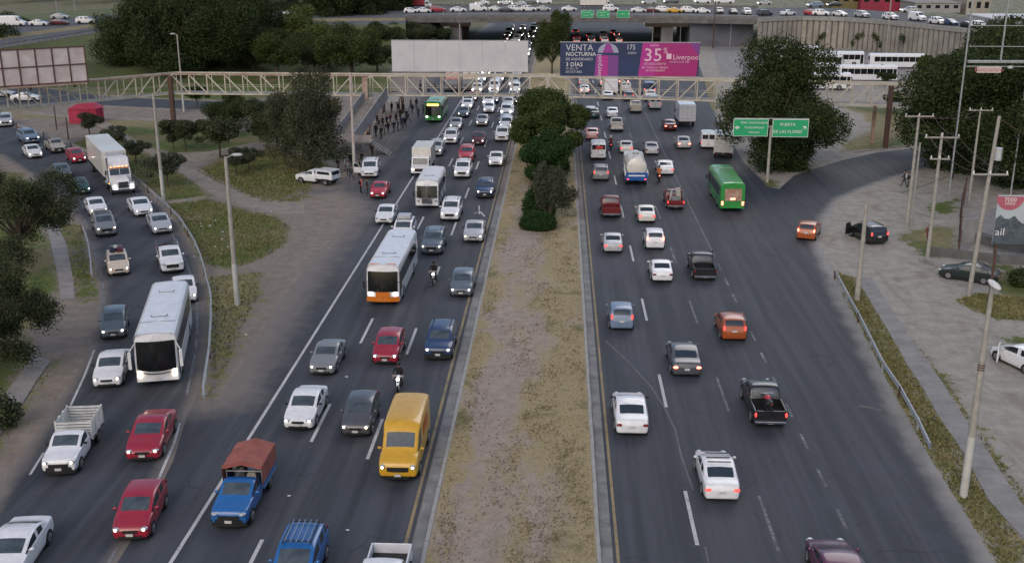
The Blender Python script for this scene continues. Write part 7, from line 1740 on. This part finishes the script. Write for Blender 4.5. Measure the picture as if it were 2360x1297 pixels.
tree('small', 508, 364, 'small round tree in the park between the two paths', 1.35, 1.3); tree('small', 428, 348, 'small dark tree left of the round park tree', 1.15, 1.1, leaf='dusk'); tree('round', 533, 312, 'dark tree below the footbridge in the park', .62, .62, leaf='dark')
GS_ = 'young trees in the park'
for x, y, k, s, lb in ((387, 432, 'small2', 1.15, 'young grey green tree right of the lamp post by the ramp'), (314, 377, 'small2', .85, 'young tree beside the path above the ramp guardrail'), (274, 343, 'small2', .9, 'young tree above the semi truck trailer'), (207, 316, 'small2', 1.0, 'young dark tree below the red stall'),
    (544, 404, 'small2', .95, 'young tree beside the lamp post in the park'), (574, 392, 'small2', .8, 'slim young tree right of the park lamp post'), (400, 345, 'small2', .8, 'low young tree at the left of the park tree row'), (600, 330, 'small2', .8, 'young tree near the shade of the large park tree')):
    tree(k, x, y, lb, s, group=GS_)
tree('small', 455, 250, 'dark tree just behind the footbridge in the park', 1.0, leaf='dark')
# the dark mass beyond the footbridge
for x, y, k, s, sz, lf, lb in ((345, 172, 'big1', .92, .95, None, 'leftmost giant dark tree beyond the footbridge'), (418, 178, 'big2', 1.05, 1.1, None, 'tallest dark tree behind the bend of the footbridge'), (530, 172, 'big1', .95, 1.0, None, 'giant dark tree right of the footbridge lamp post'),
    (640, 178, 'round', 1.0, 1.0, None, 'round tree between the giant dark trees and the lighter one'), (700, 135, 'round2', 1.25, 1.15, None, 'lighter green round tree with a broad top'), (812, 178, 'round', 1.25, 1.15, 'mid', 'round green tree left of the blank billboard'),
    (770, 98, 'tall', 1.0, .9, None, 'tall dark tree behind the round trees left of the overpass'), (850, 92, 'tall', 1.05, .95, None, 'tall dark tree with pale branches next to the overpass end'), (885, 128, 'round', 1.0, .8, 'dark', 'dark tree touching the blank billboard corner'),
    (955, 112, 'round', 1.15, .7, 'dusk', 'low bushy tree above the blank billboard'), (1010, 108, 'small', 1.6, 1.2, 'dark', 'small dark bush tree before the left overpass pier'), (380, 120, 'tall', 1.0, .9, None, 'dark tree behind the giant trees at the embankment'), (590, 140, 'tall', .9, .8, None, 'dark tree behind the round tree mass'),
    (18, 120, 'round', 1.2, 1.1, 'dark', 'dark tree at the left edge above the slip road'), (-40, 160, 'round', 1.3, 1.2, 'dark', 'dark tree outside the left edge by the billboard'), (60, 118, 'small', 1.4, 1.2, 'dark', 'small tree beside the van on the embankment')):
    tree(k, x, y, lb, s, sz, leaf=lf)
# undergrowth that closes the mass
for i, (x, y, k, s_, lf) in enumerate([(360,165,'round',.8,'dark'),(470,168,'round',.85,'dark'),(500,140,'round',1.0,'dark'),(585,170,'round',.85,'dusk'),(615,150,'round',1.0,'mid'),(660,150,'round',1.0,'mid'),(725,168,'round',.8,'dusk'),(760,160,'round',.85,'mid'),(870,165,'round',.7,'dark'),(900,120,'round',.9,'dark'),(740,60,'tall',1.0,None),(815,60,'tall',1.1,None),(905,80,'tall',.95,None),(650,80,'big2',.8,None),(450,110,'tall',1.0,None),(560,100,'tall',.9,None)]):
    tree(k, x, y, 'filler tree of the dark mass beyond the footbridge, %s when counted towards the overpass' % WORD[i], s_, s_*.9, leaf=lf, group='trees of the dark mass beyond the footbridge')
# trees behind the overpass
GB = 'trees behind the overpass'
for i, x in enumerate(list(range(-60, 980, 62))):
    Yb = R['back'][0].y; p = at(x, -18 + (i % 3)*6, 2.0)
    tree(('tall', 'big1', 'big2', 'round2')[i % 4], 0, 0, 'dark tree in the left belt behind the overpass road, %s from the left edge' % WORD[i], random.uniform(.8, 1.15), group=GB, loc=p, leaf='dark' if i % 4 == 3 else None)
for i, x in enumerate(list(range(1000, 2420, 82))):
    p = at(x, -42 + (i % 3)*7, 0.0)
    tree(('tall', 'big2', 'big1')[i % 3], 0, 0, 'dark tree beyond the far side of the overpass, %s from the blank billboard' % WORD[i], random.uniform(.8, 1.1), group='trees beyond the overpass', loc=p)
tree('cone', 1272, 172, 'tall cone shaped tree on the median before the overpass', 1.0, 1.0); tree('cone', 1290, 120, 'second cone shaped tree on the median close to the overpass', .95, .9)
for x, y, lb in ((1888, 122, 'sapling in front of the left part of the retaining wall'), (1975, 122, 'leafy sapling before the middle of the retaining wall'), (2018, 124, 'thin sapling left of the tall mast by the wall'), (2075, 128, 'sapling right of the tall mast by the wall'), (2205, 135, 'sapling near the right end of the retaining wall')): tree('thin', x, y, lb, 1.1, 1.5, group='saplings along the retaining wall')
for x, y, lb, s in ((2040, 200, 'small green tree in front of the parked white buses', .7), (2170, 200, 'olive tree at the right end of the bus yard', 1.6), (2130, 232, 'dark shrub tree behind the right arm of the footbridge', 1.3), (2060, 262, 'dark bush below the right arm of the footbridge', .9), (2150, 205, 'reddish olive tree beside the last parked bus', 1.5)): tree('small', x, y, lb, s, leaf='mid' if s > 1.4 else 'dark')
# median planting
zM = .13
def custom(name, label, p, blobs, n, size, leaf, trunks=(), cat='tree', shell=.5, droop=0):
    root = empty(name, p, 0, label, cat); link('crown' if trunks else 'foliage', crown_mesh('crown', blobs, n, size, LF[leaf], shell, droop), root)
    if trunks:
        b = MB()
        for a, c, r0, r1 in trunks: b.tube(a, c, r0, r1, n=7)
        link('trunk', b.mesh('trunk', [BARK]), root)
    return root
p = at(1262, 372, zM)
bl = cluster(3.8, 5.0, 2.4, 4.6, 26, br=.32, seed=21, bottom=-.5) + [(3.4, 3.0, 5.2, 1.9, 2.2, 1.2), (-2.9, -1.5, 3.6, 1.7, 2.0, 1.2), (0, 5.5, 6.2, 2.6, 2.8, 1.8), (3.0, -2.5, 3.2, 1.3, 1.5, 1.0), (-1.2, 8, 5.4, 3.0, 3.2, 2.4)]
custom('tree', 'broad leafy tree filling the median just before the footbridge', p, bl, 60000, .145, 'mid', [((0, 0, -.1), (.2, .5, 3.0), .3, .2), ((.2, .5, 2.8), (2.0, 1.5, 4.8), .14, .05), ((.2, .5, 2.8), (-1.8, 1.0, 4.6), .14, .05)])
p = at(1258, 420, zM); custom('tree', 'dark narrow tree in the median behind the grey green one', p, cluster(2.7, 4.6, 2.6, 2.9, 22, br=.4, seed=22, bottom=-.9), 34000, .12, 'hedge', [((0, 0, -.1), (0, 0, 3.2), .18, .1)])
p = at(1262, 508, zM); br_ = []
g_ = random.Random(4); tr_ = []
for i in range(16):
    a = g_.uniform(0, 6.28); rr = g_.uniform(.5, 1.9); zt = g_.uniform(4.2, 6.0)-rr*.5; e = (math.cos(a)*rr, math.sin(a)*rr+.3, zt); tr_.append(((math.cos(a)*.12, math.sin(a)*.12, -.1), e, .06, .015)); br_.append((e[0]*.9, e[1]*.9, zt*.82, .55, .6, 1.3)); br_.append((e[0]*.75, e[1]*.75, zt*.55, .5, .5, 1.0))
br_.append((2.2, .3, 2.6, .9, .7, .9)); br_.append((1.6, .2, 1.7, .9, .7, .8))
custom('tree', 'upright grey green shrub tree with many stems behind the clipped bush', p, br_, 24000, .085, 'grey', tr_, shell=.15)
p = at(1232, 500, zM); custom('bush', 'tall dark green bush hugging the left of the grey green tree', p, [(0, 0, 1.1, 1.2, 1.5, 1.5), (.3, 2.5, 1.2, 1.2, 1.8, 1.5), (.9, -.3, .9, 1.2, 1.2, 1.1)], 9000, .10, 'hedge', cat='bush', shell=.75)
p = at(1240, 528, zM); custom('clipped_bush', 'rounded clipped bush at the near tip of the median planting', p, [(0, 0, .72, 1.62, 1.25, .88), (0, 0, .5, 1.6, 1.25, .7)], 11000, .065, 'hedge', cat='bush', shell=.93)
# near trees at the left edge
p = at(45, 640); g_ = random.Random(8); br_, tr_ = [], []
tr_.append(((0, 0, -.1), (.3, .3, 3.0), .26, .2))
for i in range(22):
    a = g_.uniform(0, 6.28); rr = g_.uniform(1.5, 5.0); z = g_.uniform(4.4, 8.6); e = (math.cos(a)*rr+.8, math.sin(a)*rr, z); m_ = (e[0]*.5+.2, e[1]*.5+.2, 3.0+(z-3)*.6); tr_.append(((.3, .3, 2.9), m_, .11, .07)); tr_.append((m_, e, .07, .02))
    for k in range(4): br_.append((e[0]+g_.uniform(-1, 1), e[1]+g_.uniform(-1, 1), z+g_.uniform(-1.3, .5), 1.0, 1.0, .7))
custom('tree', 'open branched tree overhanging the left side of the ramp', p, br_, 42000, .075, 'dusk', tr_, shell=.1, droop=.6)
p = at(-25, 860); br_, tr_ = [], [((0, 0, -.1), (0, 0, 3.0), .3, .22)]; g_ = random.Random(10)
for i in range(24):
    a = g_.uniform(0, 6.28); rr = g_.uniform(.8, 4.3); z = g_.uniform(1.8, 7.6); e = (math.cos(a)*rr, math.sin(a)*rr, z); tr_.append(((0, 0, 2.2), e, .09, .02))
    for k in range(4): br_.append((e[0]+g_.uniform(-.7, .7), e[1]+g_.uniform(-.7, .7), z+g_.uniform(-.6, .6), .9, .9, .7))
custom('tree', 'leafy tree cut by the left edge beside the paved clearing', p, br_, 70000, .07, 'dusk', tr_, shell=.2, droop=.6)
p = at(-10, 990); custom('bush', 'dark bush in the lower part of the left edge', p, [(0, 0, 1.2, 1.2, 1.2, 1.0), (.5, .4, .8, .9, .9, .8), (-.8, -.3, 1.5, 1.0, 1.0, .9)], 5000, .09, 'dusk', cat='bush', shell=.4)
p = at(2340, 660); custom('hedge', 'dark hedge behind the leaning pole at the right edge', p, [(.6, 0, .7, 1.2, .7, .8), (1.9, .3, .8, 1.2, .7, .9)], 8000, .10, 'dark', cat='hedge', shell=.6)

# grass tufts: real blades, nobody could count them
def tufts(name, polys, n, h, leafm, zf=0.0, xr=None, dens=None, pts=None, clump=.5):
    if pts is None:
        pts = []
        for q in polys:
            w = [(v.x, v.y) for v in wpts(q)]; a = np.array(w); lo, hi = a.min(0), a.max(0); ar = abs(sum(w[i][0]*w[(i+1) % len(w)][1]-w[(i+1) % len(w)][0]*w[i][1] for i in range(len(w))))/2
            pts.append((w, lo, hi, ar))
        tot = sum(p_[3] for p_ in pts); out = []
        for w, lo, hi, ar in pts:
            k = int(n*ar/tot*2.4)+1; c = rng.uniform(lo, hi, (max(4, k//7), 2)); A = c[rng.integers(0, len(c), k)]+rng.normal(0, clump, (k, 2)); A = A[inside(A, w)]; out.append(A[:int(n*ar/tot)+1])
        A = np.concatenate(out)
    else: A = pts
    n = len(A); hh = h*(.5+rng.random(n)); ang = rng.uniform(0, 6.28, n); wv_ = .035+.05*rng.random(n); ln = rng.normal(0, .5, (n, 2))*hh[:, None]
    dx, dy = np.cos(ang)*wv_, np.sin(ang)*wv_; z = np.full(n, zf)
    V = np.stack([np.c_[A[:, 0]-dx, A[:, 1]-dy, z], np.c_[A[:, 0]+dx, A[:, 1]+dy, z], np.c_[A+ln, z+hh]], 1).reshape(-1, 3)
    me = bpy.data.meshes.new(name); me.vertices.add(3*n); me.loops.add(3*n); me.polygons.add(n); me.vertices.foreach_set('co', V.ravel().astype(np.float32)); me.loops.foreach_set('vertex_index', np.arange(3*n)); me.polygons.foreach_set('loop_start', np.arange(0, 3*n, 3)); me.materials.append(leafm); me.update(calc_edges=True)
    return tag(link(name, me), kind='stuff')
TG = leafmat('grass_blades', (.11,.115,.04), (.22,.20,.09), (.28,.23,.12)); TD = leafmat('dry_grass_blades', (.13,.105,.06), (.27,.22,.14), (.07,.075,.03))
tufts('verge_grass', [GREEN[9], GREEN[10], GREEN[11]], 15000, .11, TG, 0, clump=.35); tufts('park_grass', GREEN[2:7]+GREEN[8:9], 26000, .14, TG, 0, clump=.8)
k = 22000; A = np.c_[rng.uniform(ML+.1, MR-.1, k), 38+ (rng.random(k)**1.5)*100]; c = A[:k//8]; A = c[rng.integers(0, len(c), k)] + rng.normal(0, [.25, .35], (k, 2))
keep = (A[:, 0] > ML+.1) & (A[:, 0] < MR-.1) & ((A[:, 0] > -2.6+rng.normal(0, .8, k)) | (A[:, 1] > 100) | (A[:, 0] < -4.5) | (rng.random(k) < .25)); tufts('median_grass', None, 0, .06, TD, .14, pts=A[keep])
# litter scattered over the grass
LIT = 'scraps of litter on the park grass'
for i in range(16):
    x, y = random.choice([(random.uniform(420, 640), random.uniform(480, 600)), (random.uniform(500, 590), random.uniform(640, 780)), (random.uniform(440, 540), random.uniform(500, 600))])
    b = MB(); s_ = random.uniform(.05, .10); b.box(-s_, s_, -s_*.6, s_*.6, 0, .05, bev=.01); o = b.obj('litter', PRW); o.location = at(x, y, .01); o.rotation_euler = (0, 0, random.uniform(0, 3)); tag(o, 'small white scrap of litter lying on the park grass', 'litter', LIT)
for x, y, lb in ((666, 1142, 'white scrap on the asphalt below the dark grey hatchback'), (801, 1221, 'white scrap on the asphalt right of the blue car with roof basket'), (799, 868, 'tiny white scrap on the asphalt beside the old grey sedan')):
    b = MB(); b.box(-.08, .08, -.04, .04, 0, .03, bev=.008); o = b.obj('litter', PRW); o.location = at(x, y, .015); tag(o, lb, 'litter')
# white stones marking the edge of the shoulder
for i in range(9): x = 826-12*i+random.uniform(-3, 3); y = 478+7*i if i < 5 else 478+12*i
for i, (x, y) in enumerate([(833,478),(829,484),(824,490),(820,497),(816,503),(812,510),(796,535),(784,545),(770,550),(780,556),(768,566),(760,574)]):
    b = MB(); b.ell((0, 0, .04), .14, .09, .06, 7, 4); o = b.obj('stone', CONC); o.location = at(x, y, .01); tag(o, 'pale stone lying in the broken row at the shoulder edge', 'stone', 'pale stones at the edge of the dirt shoulder')

# ------------------------------------------------------------------ far traffic
word = WORD
def road_dir(px, py, d=12):
    a, c = at(px-d, py, ZD), at(px+d, py, ZD); return a, c
near_row = [(943,32,'hatch','white'),(974,31,'sedan','white'),(1008,30,'suv','red'),(1056,29,'sedan_big','white'),(1104,28,'van_short','white'),(1142,27,'sedan','white'),(1166,29,'sedan','darkgrey'),(1188,28,'suv','white'),(1218,28,'suv','white'),(1252,27,'sedan','silver'),(1312,27,'sedan','white'),
 (1409,28,'suv','white'),(1473,30,'sedan','white'),(1503,30,'sedan','maroon'),(1532,30,'suv','white'),(1557,31,'sedan','yellow'),(1590,31,'suv','white'),(1622,32,'sedan','white'),(1660,33,'suv_small','beige'),(1692,34,'sedan','black'),(1724,35,'suv','white'),(1765,38,'suv_small','darkgrey'),
 (1820,37,'sedan','white'),(1872,37,'hatch','red'),(1898,38,'suv','white'),(1940,39,'sedan','white'),(1992,42,'suv','silver'),(2058,47,'suv','white'),(2122,50,'van_short','white'),(2168,58,'suv','white'),(2197,60,'sedan','navy'),(2238,67,'hatch','black'),(2264,68,'suv','white')]
cname = {'white':'white','red':'red','darkgrey':'dark grey','silver':'silver','maroon':'maroon','yellow':'yellow','beige':'beige','black':'black','navy':'navy','steelblue':'blue grey','offwhite':'off white'}
kn = {'hatch':'hatchback','sedan':'sedan','sedan_big':'sedan','sedan_old':'sedan','suv':'suv','suv_small':'suv','van_short':'van','van':'van','pickup':'pickup'}
for i, (x, y, k, c) in enumerate(near_row):
    # the road bends: heading follows the parapet line
    pts = front + wl; X = at(x, y, ZD).x; seg = min(range(len(pts)-1), key=lambda s: abs((pts[s].x+pts[s+1].x)/2-X)); d = pts[seg+1]-pts[seg]; rz = math.atan2(d.y, d.x)+math.pi/2 if d.length > .1 else math.pi/2
    p = at(x, y, ZD+.02) + Vector((0, 2.2, 0)) - d.normalized()*(-2.2)*1; 
    o = spawn_far(k, cname[c].replace(' ', '_')+'_'+kn[k], c, '%s %s on the overpass, %s from the left in its nearest queue' % (cname[c], kn[k], word[i]), 'van' if 'van' in k else 'car', p, rz, '', 'cars queueing on the overpass')
far_row = [(1148,12,'suv','white'),(1205,10,'sedan','darkgrey'),(1238,10,'suv','white'),(1600,9,'pickup','white'),(1648,9,'van','white'),(1745,12,'sedan','silver'),(1860,18,'suv','steelblue'),(1905,16,'sedan','black'),(1095,12,'sedan','white'),(1480,10,'sedan','silver'),(1530,10,'suv','darkgrey'),(2075,30,'suv','silver'),(1180,14,'sedan','silver')]
for i, (x, y, k, c) in enumerate(sorted(far_row)):
    o = spawn_far(k, cname[c].replace(' ', '_')+'_'+kn[k], c, '%s %s, %s from the left in the far lane of the overpass' % (cname[c], kn[k], word[i]), 'car', at(x, y, ZD+.02), r_(-90) , 'h', 'cars in the far lane of the overpass')
box_truck('white_box_truck', 'large cream white box truck on the overpass above the green signs', at(1415, 22, ZD+.03)+Vector((0, 6, 0)), r_(90), 7.5, 3.6, 2.5, 'offwhite', 'white', group=None)
box_truck('tow_truck', 'red and white truck at the left end of the overpass', at(990, 22, ZD+.03)+Vector((0, 6, 0)), r_(90), 5.0, 2.6, 2.5, 'red', 'white', group=None)
for x, y, k, c, lb in ((62, 61, 'van', 'white', 'white van on the embankment road at the upper left'), (113, 60, 'sedan', 'white', 'white sedan behind the white van on the embankment road'), (160, 58, 'sedan', 'maroon', 'dark red car on the embankment road between two masts'), (222, 55, 'suv', 'white', 'white car on the embankment road left of the giant trees'), (160, 44, 'sedan', 'silver', 'silver car in the far lane of the embankment road'),
    (602, 40, 'sedan', 'white', 'white sedan seen above the lighter round tree'), (690, 38, 'sedan', 'offwhite', 'off white sedan at the dark tree above the round tree'), (570, 36, 'sedan', 'black', 'black car above the giant dark trees'), (35, 58, 'hatch', 'white', 'white hatchback at the far upper left beside trees')):
    p = at(x, y, ZD+.02); spawn_far(k, 'far_'+kn[k], c, lb, 'van' if 'van' in k else 'car', p, r_(97), '', 'cars on the embankment road at the left')
for x, y, c, lb in ((95, 232, 'white', 'white sedan on the service road behind the left footbridge arm'), (35, 222, 'silver', 'silver car on the service road at the left edge')): spawn_far('sedan_big', 'white_sedan' if c == 'white' else 'silver_sedan', c, lb, 'car', at(x, y, .02), r_(100), '', None)
# traffic between the footbridge and the overpass
laneL = [-14.8, -11.4, -8.1, -17.5]; laneR = [4.6, 8.1, 11.7, 15.5]; cols = ['white', 'silver', 'white', 'darkgrey', 'white', 'navy', 'red', 'white', 'black', 'silver', 'offwhite', 'white']
gi = random.Random(5); cnt = {'L': 0, 'R': 0}
rows_far = []
y = 158.0
while y < 345:
    for li, X in enumerate(laneL[:3]):
        if gi.random() < .80: rows_far.append(('L', X+gi.uniform(-.3, .3), y+gi.uniform(-1.5, 1.5)))
    y += 8.2
y = 160.0
while y < 330:
    for li, X in enumerate(laneR):
        if gi.random() < (.42 if y < 215 else .75): rows_far.append(('R', X+gi.uniform(-.3, .3), y+gi.uniform(-1.5, 1.5)))
    y += 9.5
lanes_ = {'L': 'oncoming', 'R': 'departing'}
for s_, X, Y in rows_far:
    if s_ == 'L' and Y < 172 and X < -8.5: continue
    if s_ == 'R' and Y < 175 and 8.5 > X > 6: continue
    k = gi.choice(['sedan', 'suv', 'sedan', 'hatch', 'suv', 'sedan_old', 'van_short', 'pickup']); c = gi.choice(cols); i = cnt[s_]; cnt[s_] += 1
    ln = min(range(4), key=lambda q: abs((laneL if s_ == 'L' else laneR)[q]-X)); lnn = ['outer', 'middle', 'inner', 'shoulder'][ln] if s_ == 'L' else ['inner', 'second', 'third', 'outer'][ln]
    row = int(Y-150)//9
    USED = globals().setdefault('USED_', set()); q_ = 0
    while (c, kn[k], ln, row, s_) in USED and q_ < 20: c = gi.choice(cols); q_ += 1
    USED.add((c, kn[k], ln, row, s_))
    spawn_far(k, c.replace('darkgrey', 'grey')+'_'+kn[k], c, '%s %s in the %s %s lane, row %s beyond the footbridge' % (cname.get(c, c), kn[k], lnn, lanes_[s_], word[min(row, 30)]), 'van' if 'van' in k else ('pickup truck' if k == 'pickup' else 'car'), (X, Y, .02), 0 if s_ == 'L' else math.pi, 'h' if s_ == 'L' else gi.choice(['t', 'b', 't']), 'traffic %s beyond the footbridge' % lanes_[s_])
